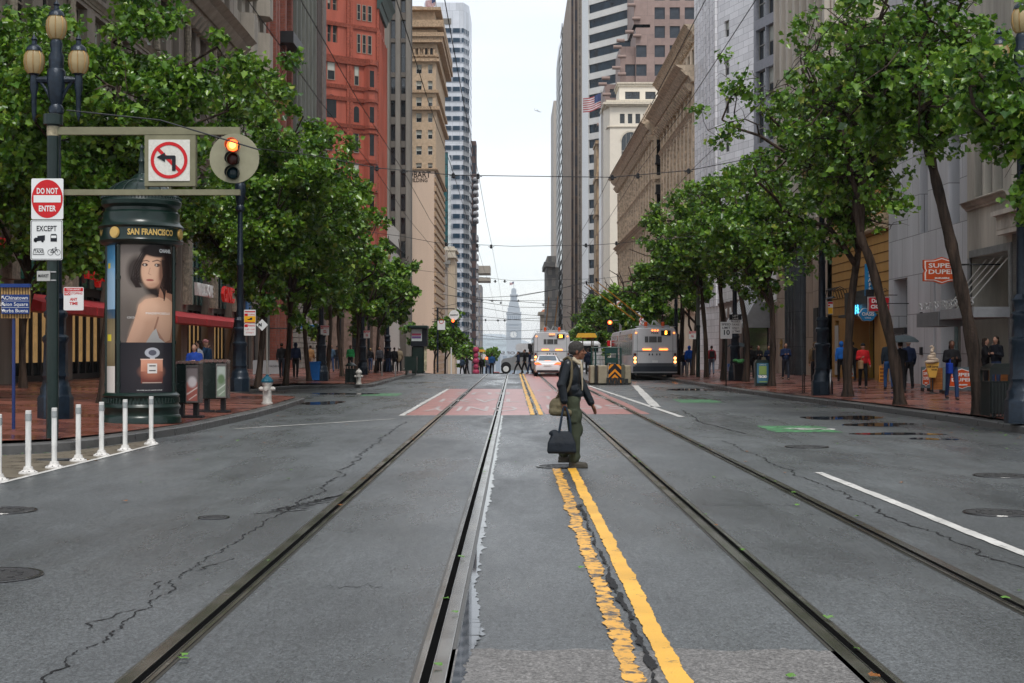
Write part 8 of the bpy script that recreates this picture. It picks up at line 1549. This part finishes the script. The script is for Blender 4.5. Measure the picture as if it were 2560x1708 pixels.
g = MB(); g.cap(hd + C(.10, -.02, -.038), hd + C(.10, .02, -.038), .007, .007, 6); t.part('moustache', g, cloth((.03, .022, .02)), True, True)
for s in (-1, 1): g = MB(); g.ell(hd + C(.083, s * .033, .012), (.010, .013, .006), 8, 6); t.part('eye', g, BSG, True, True); g = MB(); g.cap(hd + C(.092, s * .018, .03), hd + C(.082, s * .048, .028), .005, .004, 5); t.part('eyebrow', g, cloth((.03, .022, .02)), True, True)
BT = M('olive_boot', (.045, .04, .03), .5, var=.3, bump=.2)
for n_, q in ((nA, 0), (fA, 1)):
 g = MB(); g.cap(n_ + C(-.03, 0, -.035), n_ + C(.15, 0, -.055 - .0 * q), .048, .042, 12); g.cap(n_ + C(-.01, 0, .04), n_ + C(-.01, 0, -.03), .056, .05, 12); g.box(n_.x - .08, n_.x + .19, n_.y - .045, n_.y + .045, n_.z - .094, n_.z - .065); me = remesh(g, .009, 2); me.materials.append(BT); link('boot', me, t.o)
# his bags
wp = lambda v: (MX + v[0], MY + v[1], .004 + v[2])
tb = T('shoulder_bag', 'olive canvas shoulder bag at the hip of the man crossing', 'bag', wp((-.2, -.18, .85))); g = MB(); g.ell((-.20, -.20, .86), (.13, .055, .13), 18, 12, rot=Matrix.Rotation(.3, 3, 'Y')); g.cap((-.27, -.2, .79), (-.06, -.2, .77), .065, .055); g.cap((-.19, -.2, .88), (-.17, -.2, 1.0), .07, .03); me = remesh(g, .011, 2); me.transform(Matrix.Translation((.2, .18, -.85))); me.materials.append(M('olive_canvas', (.13, .11, .065), .75, var=.35, scale=8, bump=.4, bscale=20)); link('sack', me, tb.o)
g = MB(); g.tube([wp(v) for v in smooth_path([(-.14, -.235, .99), (-.06, -.255, 1.1), (-.02, -.262, 1.25), (-.015, -.25, 1.40), (-.03, -.19, 1.50), (-.06, -.10, 1.535), (-.12, -.02, 1.50)], 4)], .019, 8); g.tube([wp(v) for v in ((-.25, -.2, .93), (-.20, -.24, 1.02), (-.19, -.26, 1.06))], .014, 6); tb.part('strap', g, cloth((.11, .09, .055)), True)
tb = T('duffel_bag', 'black duffel bag hanging from the hand of the man crossing', 'bag', wp((-.16, -.28, .22))); g = MB(); y0 = -.28
v_ = [(a, y0 + b_, z_) for z_, hw, hd_ in ((.215, .185, .085), (.24, .20, .11), (.36, .19, .10), (.46, .15, .06), (.52, .13, .03)) for a, b_ in ((-.155 - hw + .02 * (z_ > .4), -hd_), (-.155 + hw, -hd_), (-.155 + hw, hd_), (-.155 - hw, hd_))]; g.add(v_, [(i + 4 * k, (i + 1) % 4 + 4 * k, (i + 1) % 4 + 4 * k + 4, i + 4 * k + 4) for k in range(4) for i in range(4)] + [(3, 2, 1, 0), (16, 17, 18, 19)]); g.ell((-.27, y0, .50), (.07, .035, .04), rot=Matrix.Rotation(-.3, 3, 'Y')); me = remesh(g, .011, 3); me.transform(Matrix.Translation((.16, .28, -.22))); me.materials.append(M('black_nylon', (.006, .010, .016), .6, var=.3, scale=7, bump=.6, bscale=12)); link('sack', me, tb.o)
for dy, a, b_ in ((-.03, -.20, -.03), (.04, -.19, -.04)): g = MB(); g.tube([wp(v) for v in smooth_path([(a, y0 + dy, .47), (a + .03, y0 + dy, .65), (-.13, y0 + .01, .84), (-.09, y0 + .01, .84), (b_ - .01, y0 + dy, .66), (b_, y0 + dy, .48)], 4)], .013, 8); tb.part('handle', g, cloth((.02, .03, .045)), True)
# ================================================================= VEHICLES
BUS = M('bus_silver', (.56, .57, .59), .38, .25, var=.06, scale=1.5, coat=.2); BUSD = M('bus_dark', (.02, .025, .035), .35); RUB = M('tyre_rubber', (.015, .015, .016), .75); ORL = M('orange_lamp_lit', (1, .25, .04), .4, emit=2.6, ecol=(1, .22, .04)); AML = M('amber_tail_lit', (1, .3, .05), .4, emit=4.5, ecol=(1, .33, .08)); ORF = M('orange_fin', (.65, .09, .02), .4)
ORW = M('painted_orange_reflection', (.45, .13, .04), .1, var=.5, scale=1.2); YLP = M('yellow_pole', (.60, .30, .03), .4); GRM = M('grey_metal', (.3, .3, .3), .4, .5)  # upper bus windows have an orange reflection put into their base colour
def wheel(t, x, y, z, r, w_, ax='x', rim=None):
 g = MB(); d = Vector((w_ / 2, 0, 0)) if ax == 'x' else Vector((0, w_ / 2, 0)); c = Vector((x, y, z + r)); g.tube([c - d, c - d * .8, c + d * .8, c + d], [r * .93, r, r, r * .93], 24); o = t.part('wheel', g, RUB, True)
 g = MB(); g.tube([c - d * 1.04, c + d * 1.04], r * .58, 16); link('rim', g.mesh('rim', [rim or GRM], True, t.loc), o)
def bus(label, pxc, y, L, num, rt, joint, rpx=None):
 x = PX(pxc, y); z0 = ground(y); W = 1.275; t = T('trolleybus', label, 'bus', (x, y, z0), 'silver trolleybuses seen from behind'); zb, zr = .42, 2.98
 g = MB(); P = [(-W, .0), (-W, 1.5), (-W * .985, 2.55), (-W * .9, 2.92), (-W * .7, 3.0), (W * .7, 3.0), (W * .9, 2.92), (W * .985, 2.55), (W, 1.5), (W, .0)]; secs = ([(0, 0), (.12, .0), (10.2, 0)], [(10.9, 0), (L, 0)]) if joint else ([(0, 0), (.12, 0), (L, 0)],)
 for sc_ in secs:
  ya, yb = sc_[0][0], sc_[-1][0]; vs = [(x + a * (.965 if k == 0 else 1), y + yy, z0 + zb + (c * (.985 if k == 0 else 1)) * (1 if c else 1) * .86) for k, yy in enumerate((ya, ya + .12, yb)) for a, c in P]; n = len(P); gy = lambda v: v
  g.add([(a, b_, c + ground(b_) - z0) for a, b_, c in vs], [(i + k * n, i + 1 + k * n, i + 1 + (k + 1) * n, i + (k + 1) * n) for k in (0, 1) for i in range(n - 1)] + [tuple(range(n - 1, -1, -1)), tuple(range(2 * n, 3 * n))])
 t.part('body', g, BUS, True)
 if joint: g = MB(); [g.box(x - W * .94, x + W * .94, y + 10.2 + .1 * k, y + 10.26 + .1 * k, z0 + .5, z0 + 2.9) for k in range(7)]; t.part('bellows', g, BUSD)
 X_ = lambda u: x + u; Z = lambda h: z0 + h; e = y - .012
 def flat(nm, u0, u1, h0, h1, mat, d=.012): g = MB(); g.box(X_(u0), X_(u1), e - d, e, Z(h0), Z(h1)); return t.part(nm, g, mat)
 def lampp(nm, u, h, r, mat): g = MB(); g.ell((X_(u), e - .02, Z(h)), (r, .035, r), 14, 8); return t.part(nm, g, mat, True)
 flat('bumper', -1.25, 1.25, .50, .80, BUSD, .10); flat('lower_panel', -1.12, 1.12, .80, .98, M('bus_charcoal', (.06, .065, .075), .4)); flat('engine_seam', -1.2, 1.2, 1.655, 1.672, BUSD); flat('engine_seam', -1.02, -1.005, .98, 2.62, BUSD); flat('engine_seam', 1.005, 1.02, .98, 2.62, BUSD)
 for a, b_ in ((-.58, -.38), (-.34, .10), (.14, .38)): g = MB(); g.box(X_(a), X_(b_), e - .01, e, Z(2.16), Z(2.50)); [g.box(X_(a), X_(b_), e - .02, e - .01, Z(2.19 + .055 * k), Z(2.205 + .055 * k), 1) for k in range(6)]; t.part('louvred_window', g, [GLD, GRM])
 for a, b_ in ((-.70, -.22), (.24, .72)): flat('brake_bar', a, b_, 1.72, 1.80, ORL, .03)
 for u in (-.15, 0, .15): lampp('marker_lamp', u, 2.84, .045, ORL)
 for s in (-1, 1):
  flat('lamp_column', s * 1.14 - .09, s * 1.14 + .09, .86, 1.58, GRM, .02); lampp('tail_lamp', s * 1.14, 1.47, .07, M('lamp_dark_red', (.09, .015, .01), .3)); lampp('tail_lamp', s * 1.14, 1.26, .075, AML); lampp('tail_lamp', s * 1.14, 1.05, .075, AML); lampp('reverse_lamp', s * 1.14, .90 - .02, .05, GRM); lampp('side_marker', s * 1.08, 2.70, .045, ORL)
 for u in (-.33, -.15, .1, .27): g = MB(); g.rbox(X_(u - .03), X_(u + .03), e - .03, e, Z(1.42), Z(1.53), .02); t.part('vent', g, BUSD)
 flat('number_plate', -.16, .16, 1.0, 1.14, WSG, .02); g = MB(); put_text(g, num, (X_(-.02), e - .004, Z(2.70)), .15, width=.42, bold=.003); t.part('fleet_number', g, BSG)
 o = flat('route_display', .34, .88, 2.55, 2.84, BSG, .05); g = MB(); put_text(g, rt, (X_(.62), e - .06, Z(2.70)), .24, bold=.02); link('route_digit', g.mesh('route_digit', [M('led_amber', (1, .35, .02), .5, emit=5, ecol=(1, .36, .03))], off=t.loc), o)
 g = MB(); g.tube([(X_(-1.1), y + .3, Z(3.06)), (X_(1.2), y + .3, Z(3.06))], .025, 6); [g.tube([(X_(u), y + .3, Z(2.9)), (X_(u), y + .3, Z(3.06))], .02, 5) for u in (-1, 0, 1.1)]; g.box(X_(-.7), X_(.9), y + 1, y + 3.5, Z(2.96), Z(3.16)); t.part('roof_rail', g, M('roof_grey', (.4, .41, .42), .5))
 for u in (-.46, .52): g = MB(); g.rbox(X_(u - .09), X_(u + .09), y + .6, y + .8, Z(3.0), Z(3.34), .07); t.part('orange_fin', g, ORF)
 for u in (-.45, .15): g = MB(); [g.tube([(X_(u + a), y + 2.0, Z(3.0)), (X_(u + b_), y + 2.6, Z(3.45))], .04, 6) for a, b_ in ((-.2, 0), (.3, .05), (.55, .1))]; t.part('pole_base', g, GRM, True)
 yy = y + .6; k = 0
 while yy < y + L - 1:     # side windows, left side
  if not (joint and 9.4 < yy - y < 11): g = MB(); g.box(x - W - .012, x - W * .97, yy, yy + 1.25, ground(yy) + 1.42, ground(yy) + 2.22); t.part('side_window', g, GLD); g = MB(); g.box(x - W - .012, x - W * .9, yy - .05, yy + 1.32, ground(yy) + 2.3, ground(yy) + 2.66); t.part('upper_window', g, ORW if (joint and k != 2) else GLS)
  yy += 1.4; k += 1
 for yy in ([2.6, 8.4, 15.6] if joint else [2.8, 9.2]):
  for s in (-1, 1): wheel(t, x + s * 1.08, y + yy, ground(y + yy), .48, .32)
 g = MB(); g.box(x - 1.0, x + 1.0, y + .5, y + L - 1, z0 + .28, z0 + .5); t.part('underbody', g, FRB)
 g = MB(); g.rbox(x - W - .28, x - W - .05, y + L - .5, y + L - .35, ground(y + L) + 2.0, ground(y + L) + 2.4, .04); t.part('mirror', g, RSG if joint else FRB); return t, x
t, x = bus('articulated silver trolleybus showing route 5 with yellow current poles, right', 1637.5, 81, 18.2, '7226', '5', True); y = 81
for (bx, by), (ex, ey) in (((1586, 800), (1467.5, 712)), ((1604, 794), (1492, 704))):
 g = MB(); A = Vector((PX(bx, 83.5), 83.5, PZ(by, 83.5))); B = Vector((PX(ex, 79), 79, PZ(ey, 79))); g.tube([A, A.lerp(B, .5), B], [.045, .035, .025], 8); t.part('current_pole', g, YLP, True); g = MB(); g.tube([B, B + Vector((-.05, -.1, .18))], .05, 6); t.part('pole_shoe', g, FRB)
t, x = bus('silver trolleybus showing route 21 behind the white car', 1380, 99, 12, '5827', '21', False)
for (bx, by), (ex, ey) in (((1365, 815), (1372, 743)), ((1387, 815), (1395, 742))):
 g = MB(); A = Vector((PX(bx, 102), 102, PZ(by, 102))); B = Vector((PX(ex, 97), 97, PZ(ey, 97))); g.tube([A, B], [.05, .03], 8); t.part('current_pole', g, M('brown_pole', (.32, .16, .04), .5), True)
g = MB(); g.box(PX(1326, 99) - 0, PX(1326, 99) + .3, 110, 110.1, 1.6, 2.2); t.part('mirror', g, FRB)
# white saloon car
y = 93.5; x = PX(1369.5, y); t = T('car', 'white saloon car with lit tail lamps behind the first bus', 'car', (x, y, 0)); WC = M('car_white', (.70, .71, .73), .25, var=.03, coat=.6)
S_ = [(-.0, .80, .34, .78, .80), (.12, .86, .28, .90, .94), (.5, .88, .25, .98, 1.03), (1.2, .89, .24, .95, 1.36), (2.0, .89, .24, .95, 1.44), (2.9, .88, .24, .93, 1.30), (3.6, .87, .25, .90, .96), (4.4, .82, .28, .72, .76), (4.6, .72, .34, .60, .62)]
vs = [];
for yy, hw, z0, zb, zr in S_:
 rw = hw * (.66 if zr - zb > .2 else .86); prof = [(-hw * .94, z0), (-hw, z0 + .12), (-hw, zb - .12), (-hw * .96, zb), (-rw, zr - .03), (-rw * .7, zr), (rw * .7, zr), (rw, zr - .03), (hw * .96, zb), (hw, zb - .12), (hw, z0 + .12), (hw * .94, z0)]; vs += [(x + a, y + yy, c) for a, c in prof]
n = 12; g = MB(); g.add(vs, [(i + k * n, (i + 1) % n + k * n, (i + 1) % n + (k + 1) * n, i + (k + 1) * n) for k in range(len(S_) - 1) for i in range(n)] + [tuple(range(n - 1, -1, -1)), tuple(range((len(S_) - 1) * n, len(S_) * n))]); t.part('body', g, WC, True)
g = MB(); g.add([(x - .60, y + .53, 1.06), (x + .60, y + .53, 1.06), (x + .53, y + 1.13, 1.36), (x - .53, y + 1.13, 1.36)], [(0, 1, 2, 3)]); t.part('rear_window', g, M('car_glass', (.12, .15, .18), .08))
for s in (-1, 1):
 g = MB(); g.prism([(s * .40, .82), (s * .84, .80), (s * .86, .92), (s * .62, .94)], (x, y - .0, 0), t=-.03); t.part('tail_lamp', g, M('tail_red_orange', (.8, .08, .02), .3, emit=1.6, ecol=(1, .13, .03)), True); g = MB(); g.add([(x + s * .86, y + 1.0, 1.0), (x + s * .86, y + 3.0, 1.0), (x + s * .62, y + 2.4, 1.36), (x + s * .62, y + 1.4, 1.36)], [(0, 1, 2, 3)]); t.part('side_window', g, GLD); g = MB(); g.rbox(x + s * .98 - .1, x + s * .98 + .08, y + 3.0, y + 3.15, .98, 1.12, .03); t.part('mirror', g, WC)
 for yy in (.9, 3.7): wheel(t, x + s * .78, y + yy, 0, .31, .2)
g = MB(); g.box(x - .72, x + .72, y - .02, y + .3, .30, .42); t.part('lower_bumper', g, FRB); g = MB(); g.box(x - .26, x + .26, y - .02, y - .004, .66, .78); t.part('number_plate', g, WSG); g = MB(); g.box(x - .2, x + .2, y + .5, y + .52, 1.0, 1.04); t.part('brake_lamp', g, ORL)
# silver truck with camper, side on
y = 113; z0 = ground(y); s = y / F; X_ = lambda p: PX(p, y); Z_ = lambda p: PZ(p, y); t = T('camper_truck', 'silver pickup truck with a white camper cab over, facing left beyond the crest', 'truck', (X_(1264), y, z0)); SIV = M('truck_silver', (.26, .27, .28), .3, .3, coat=.3)
g = MB(); g.prism([(X_(1253), Z_(926)), (X_(1253), Z_(903)), (X_(1258), Z_(897)), (X_(1282), Z_(893)), (X_(1294), Z_(881)), (X_(1330), Z_(879)), (X_(1370), Z_(879)), (X_(1370), Z_(926))], (0, y, 0), t=2.0); t.part('body', g, SIV)
g = MB(); g.prism([(X_(1287), Z_(893)), (X_(1297), Z_(883)), (X_(1309), Z_(882)), (X_(1309), Z_(893))], (0, y - .02, 0), t=.01); g.prism([(X_(1312), Z_(893)), (X_(1312), Z_(882)), (X_(1326), Z_(882)), (X_(1326), Z_(893))], (0, y - .02, 0), t=.01); t.part('side_window', g, GLD); g = MB(); g.prism(circ(13 * s, 18, X_(1265), Z_(918), 0, PI), (0, y - .04, 0), t=.03); t.part('wheel_arch', g, FRB); wheel(t, X_(1265), y + .1, z0 + .05, .40, .3, 'y', WSG)
g = MB(); g.prism([(X_(1290), Z_(876)), (X_(1289), Z_(864)), (X_(1295), Z_(859)), (X_(1380), Z_(857)), (X_(1380), Z_(884)), (X_(1312), Z_(880))], (0, y - .1, 0), t=2.2); t.part('camper_cab', g, M('camper_white', (.55, .56, .58), .4, coat=.3))
y = 108; t = T('van', 'white van roof showing behind the boarding island rail', 'van', (PX(1460, 118), 118, ground(118))); g = MB(); g.rbox(PX(1426, 118), PX(1502, 118), 118, 123, ground(118) + .4, PZ(853, 118), .4); t.part('body', g, M('van_white', (.6, .61, .62), .4, coat=.3), True); g = MB(); g.box(PX(1432, 118), PX(1496, 118), 117.97, 117.99, PZ(880, 118), PZ(864, 118)); t.part('rear_window', g, GLD); [wheel(t, PX(p, 118), 119, ground(118), .36, .3) for p in (1432, 1496)]
for px, y, c, lab in ((1240, 270, (.4, .03, .03), 'red car roof just visible beyond the crest, right of the rails'), (1252, 282, (.45, .45, .47), 'pale car roof just visible beyond the crest, right of the red one')):
 x = PX(px, y); z0 = ground(y); t = T('car', lab, 'car', (x, y, z0)); g = MB(); g.rbox(x - .85, x + .85, y, y + 4.3, z0 + .3, z0 + .95, .2); g.rbox(x - .65, x + .65, y + .8, y + 3.2, z0 + .9, z0 + 1.45, .25); t.part('body', g, M('paint%d' % px, c, .3, coat=.5), True); g = MB(); g.box(x - .6, x + .6, y + .78, y + .8, z0 + 1.05, z0 + 1.38); t.part('rear_window', g, GLD); [wheel(t, x + s_ * .75, y + yy, z0, .3, .2) for s_ in (-1, 1) for yy in (.8, 3.4)]
# chevron barrier and boarding island
y = 69.5; s = y / F; X_ = lambda p: PX(p, y); Z_ = lambda p: PZ(p, y); CNB = M('beige_concrete', (.33, .29, .21), .7, var=.2, scale=3, bump=.2); GRR = M('green_rail', (.015, .05, .045), .4)
t = T('crash_barrier', 'beige concrete crash barrier with an orange chevron board and green rails', 'barrier', (X_(1530), y, 0))
for a, c, d, nm in ((1476, 1489, .5, 0), (1495, 1520, 0, 0), (1552, 1563, .3, 1), (1563, 1580, .5, 0)): g = MB(); g.rbox(X_(a), X_(c), y + d, y + d + 1.3, .06, Z_(914 if nm == 0 else 911), .08); t.part('concrete_block', g, CNB if nm == 0 else M('dark_olive', (.12, .12, .09), .7))  # the narrow block is dark olive, the others beige
g = MB(); g.box(X_(1489), X_(1495), y + .3, y + 1.3, .05, Z_(914)); g.box(X_(1502), X_(1572), y + .4, y + 1.2, .0, .3); [g.box(X_(p) - .06, X_(p) + .06, y - .2, y + .1, .0, .35) for p in (1519, 1526, 1533, 1540, 1547, 1556)]; t.part('buffer_base', g, M('buffer_black', (.03, .03, .03), .6))
g = MB(); g.box(X_(1521), X_(1552.5), y - .15, y - .1, Z_(950), Z_(910.5)); t.part('chevron_board', g, BSG); g = MB(); w_ = 15.7 * s
for k in range(3): zc = Z_(929 + 13.5 * k); g.prism([(-w_, zc - w_ * 1.0), (0, zc), (w_, zc - w_), (w_, max(zc - w_ + 7 * s, 0)), (0, min(zc + 7 * s + 0, Z_(910.5))), (-w_, zc - w_ + 7 * s)] if k < 2 else [(-w_ * .95, Z_(949.5)), (-w_ * .45, Z_(949.5)), (0, zc - 7 * s + 3 * s), (w_ * .45, Z_(949.5)), (w_ * .95, Z_(949.5)), (0, zc + 4 * s)], (X_(1536.7), y - .155, 0), t=.003)
zc = Z_(911); g.prism([(-w_, zc - 6 * s), (-w_, zc - 14 * s), (-w_ * .15, zc), (-w_ * .6, zc)], (X_(1536.7), y - .155, 0), t=.003); g.prism([(w_, zc - 6 * s), (w_, zc - 14 * s), (w_ * .15, zc), (w_ * .6, zc)], (X_(1536.7), y - .155, 0), t=.003); t.part('chevrons', g, M('chevron_orange', (.75, .27, .02), .4))
t = T('island_railing', 'dark green railing and cabinet above the crash barrier', 'railing', (X_(1520), y + 1.5, .1)); g = MB(); yy = y + 1.5
for p in (1483, 1493, 1519, 1548, 1558): g.tube([(X_(p), yy, .1), (X_(p), yy, Z_(870))], .045, 6)
for q in (869, 880, 888, 900, 911): g.tube([(X_(1483), yy, Z_(q)), (X_(1559), yy, Z_(q))], .035 if q == 869 else .02, 6)
for k in range(24): g.tube([(X_(1496 + 2.6 * k), yy, Z_(911)), (X_(1496 + 2.6 * k), yy, Z_(888))], .008, 4)
t.part('rails', g, GRR); g = MB(); g.box(X_(1520), X_(1547), yy - .05, yy + .4, Z_(884), Z_(870)); g.box(X_(1520), X_(1547), yy - .05, yy + .4, Z_(908), Z_(895)); t.part('green_panel', g, GRR)
mb = MB(); mb.box(3.75, 5.9, 71, 103, .0, .17); struct('boarding_island', mb, GRA)
for px0, px1, p0, p1, y, lab in ((1442, 1492, 833, 846, 96, 'yellow canopy of the boarding island shelter behind the man'), (1185, 1213, 874, 882, 145, 'small yellow canopy of a far shelter past the crest, left'), (1098, 1110, 928, 933, 120, None)):
 if not lab: continue
 t = T('tram_shelter', lab, 'shelter', (PX((px0 + px1) / 2, y), y, ground(y))); g = MB(); g.box(PX(px0, y), PX(px1, y), y, y + 1.4, PZ(p1 - 2, y), PZ(p1 - 5, y)); g.prism([(PX(px0, y), PZ(p1 - 5, y)), (PX(px1, y), PZ(p1 - 5, y)), (PX(px1 - 4, y), PZ(p0, y)), (PX(px0 + 4, y), PZ(p0, y))], (0, y, 0), t=1.2); t.part('canopy', g, M('canopy_yellow', (.75, .42, .05), .5)); g = MB(); g.box(PX(px0 + 14, y), PX(px1 - 6, y), y + .2, y + .3, PZ(p1, y), PZ(p1 - 2.1, y)); t.part('red_strip', g, RSG); g = MB(); [g.tube([(PX(p, y), y + .6, ground(y)), (PX(p, y), y + .6, PZ(p1 - 3, y))], .04, 6) for p in (px0 + 16, px1 - 12, px1 - 8)]; t.part('post', g, M('shelter_post', (.25, .22, .16), .5, .3))
# airliner
y = 2600; s = y / F; t = T('airplane', 'small pale airliner climbing left in the sky gap', 'airplane', (PX(1345, y), y, PZ(277, y))); g = MB(); c = Vector(t.loc); dx = Vector((1, .25, -.28)).normalized(); g.tube([c - dx * 10 * s, c - dx * 8 * s, c + dx * 6 * s, c + dx * 9 * s], [.3, 1.1, 1.1, .3], 10); t.part('fuselage', g, WSG, True)
g = MB(); g.add([c + Vector(v) * s for v in ((-1, 0, .5), (2, 0, -.5), (7, 9, -1.5), (5, 9, -1))] + [c + Vector(v) * s for v in ((-1, 0, .5), (2, 0, -.5), (-1, -10, 1.5), (-3, -10, 2))], [(0, 1, 2, 3), (4, 5, 6, 7)]); t.part('wing', g, WSG); g = MB(); g.prism([(-9 * s, 2 * s), (-10 * s, 7 * s), (-8 * s, 7 * s), (-5 * s, 1.5 * s)], c, t=.3); t.part('tail_fin', g, WSG)
# ================================================================= OVERHEAD WIRES
WR = M('wire_black', (.025, .027, .03), .5)
def wire(label, pts, r=.012, cat='wire', group='overhead tram and trolley wires', sag=0.):
 g = MB(); a, b = Vector(pts[0]), Vector(pts[-1]); P = [Vector(p) for p in pts]
 if len(P) == 2: P = [a.lerp(b, k / 10) - Vector((0, 0, sag * 4 * (k / 10) * (1 - k / 10))) for k in range(11)]
 g.tube(P, r, 5); single('overhead_wire', g, WR, label, cat, group, True, loc=tuple(a))
hz_ = lambda y: PZ(439, 39.5) - .006 * (y - 39.5)
names = ['far left', 'second from left', 'third from left', 'left of centre', 'right of centre', 'second from right', 'far right']
for i, (xx, nm) in enumerate(zip((-3.8, -3.04, -1.67, -.98, 2.75, 3.47, 4.9), names)):
 P = []
 yy = [4, 16, 28, 39.5, 52, 66, 82, 97, 115, 135, 175, 220]
 for q, y in enumerate(yy): P.append((xx, y, 6.5 + (.12 if q % 2 else 0) - (.022 * max(0, y - CREST)) - .004 * (y - 39)))
 wire('overhead wire running down the street, ' + nm + ' of seven', P, .0075)
def span(y, pts, lab, r=.012): wire(lab, [(PX(px, y), y, PZ(py, y)) for px, py in pts], r)
span(22, ((165, 275), (400, 300), (650, 375)), 'thin guy wire from the nearest lamp post to the street trees'); span(39.5, ((-60, 330), (650, 372), (800, 391), (942, 419.6), (1133, 437.6), (1283, 440), (1531, 443), (1722, 426), (2000, 372), (2420, 305)), 'nearest span wire across the whole street')
span(66, ((760, 560), (1000, 590), (1090, 607), (1283, 616), (1500, 612), (1745, 590)), 'second span wire across the street, above the clock tower'); span(97, ((980, 668), (1100, 682), (1283, 702), (1500, 697), (1700, 672)), 'third span wire across the street, at the tower flag')
r = random.Random(12)
for i, (y, pts) in enumerate(((112, ((1080, 700), (1200, 745), (1290, 740), (1400, 722), (1480, 700))), (118, ((1100, 735), (1180, 748), (1283, 753), (1400, 762), (1560, 790))), (124, ((1080, 772), (1180, 752), (1290, 768), (1420, 770))), (130, ((1120, 738), (1230, 752), (1380, 752), (1470, 745))), (118, ((1150, 800), (1250, 801), (1350, 795), (1450, 790))), (135, ((1150, 760), (1300, 786), (1440, 796))), (150, ((1190, 826), (1283, 828), (1400, 822))), (160, ((1190, 847), (1283, 849), (1380, 846))), (126, ((1170, 788), (1290, 800), (1400, 805))), (115, ((1290, 742), (1380, 726), (1500, 700))), (140, ((1200, 838), (1260, 845), (1360, 848))))):
 span(y, pts, 'tangled far junction wire number %d counted from the top left' % (i + 1) if 0 else ['upper left', 'upper middle', 'long middle', 'short middle', 'straight low', 'rising', 'low far', 'lowest', 'lower middle', 'upper right', 'low slanting'][i] + ' wire of the junction tangle past the crest', .02)
for k, (px, py, y) in enumerate(((942, 420, 39.5), (1009, 428, 39.5), (1133, 438, 39.5), (1195, 440, 39.5), (1531, 443, 39.5), (1595, 439, 39.5), (1722, 427, 39.5), (1115, 610, 66), (1193, 614, 66), (1228, 616, 66), (1465, 613, 66), (1541, 608, 66), (1238, 703, 97), (1262, 703, 97), (1205, 751, 118), (1230, 752, 118), (1252, 757, 118), (1296, 752, 118), (1358, 762, 118), (1214, 800, 118), (1245, 801, 118), (1262, 801, 118))):
 x0, z0 = PX(px, y), PZ(py, y); g = MB(); sz = .07 if y < 50 else .09; g.lathe([(.02, -1.2 * sz), (sz * .8, -.8 * sz), (sz * .5, 0), (sz * .7, .5 * sz), (.02, sz)], (x0, y, z0), 8); g.box(x0 - 1.6 * sz, x0 + 1.6 * sz, y - .02, y + .02, z0 - .35 * sz, z0 - .1 * sz); single('insulator', g, WR, 'small black wire hanger on the overhead span wires', 'insulator', 'wire hangers on the spans', True, loc=(x0, y, z0))

# ---------------------------------------------------------------- the damp air
mb = MB(); mb.box(-3450, 3450, -200, 7650, -22.5, 172)
hz = bpy.data.materials.new('haze'); hz.use_nodes = True; n = hz.node_tree.nodes; n.clear(); o_ = n.new('ShaderNodeOutputMaterial'); pv_ = n.new('ShaderNodeVolumePrincipled')
pv_.inputs['Color'].default_value = (.86, .92, .99, 1); pv_.inputs['Density'].default_value = 0.00009; hz.node_tree.links.new(pv_.outputs[0], o_.inputs['Volume'])
h = link('haze', mb.mesh('haze', [hz])); h['kind'] = 'stuff'; h['label'] = 'pale damp air fading the far end of the street'
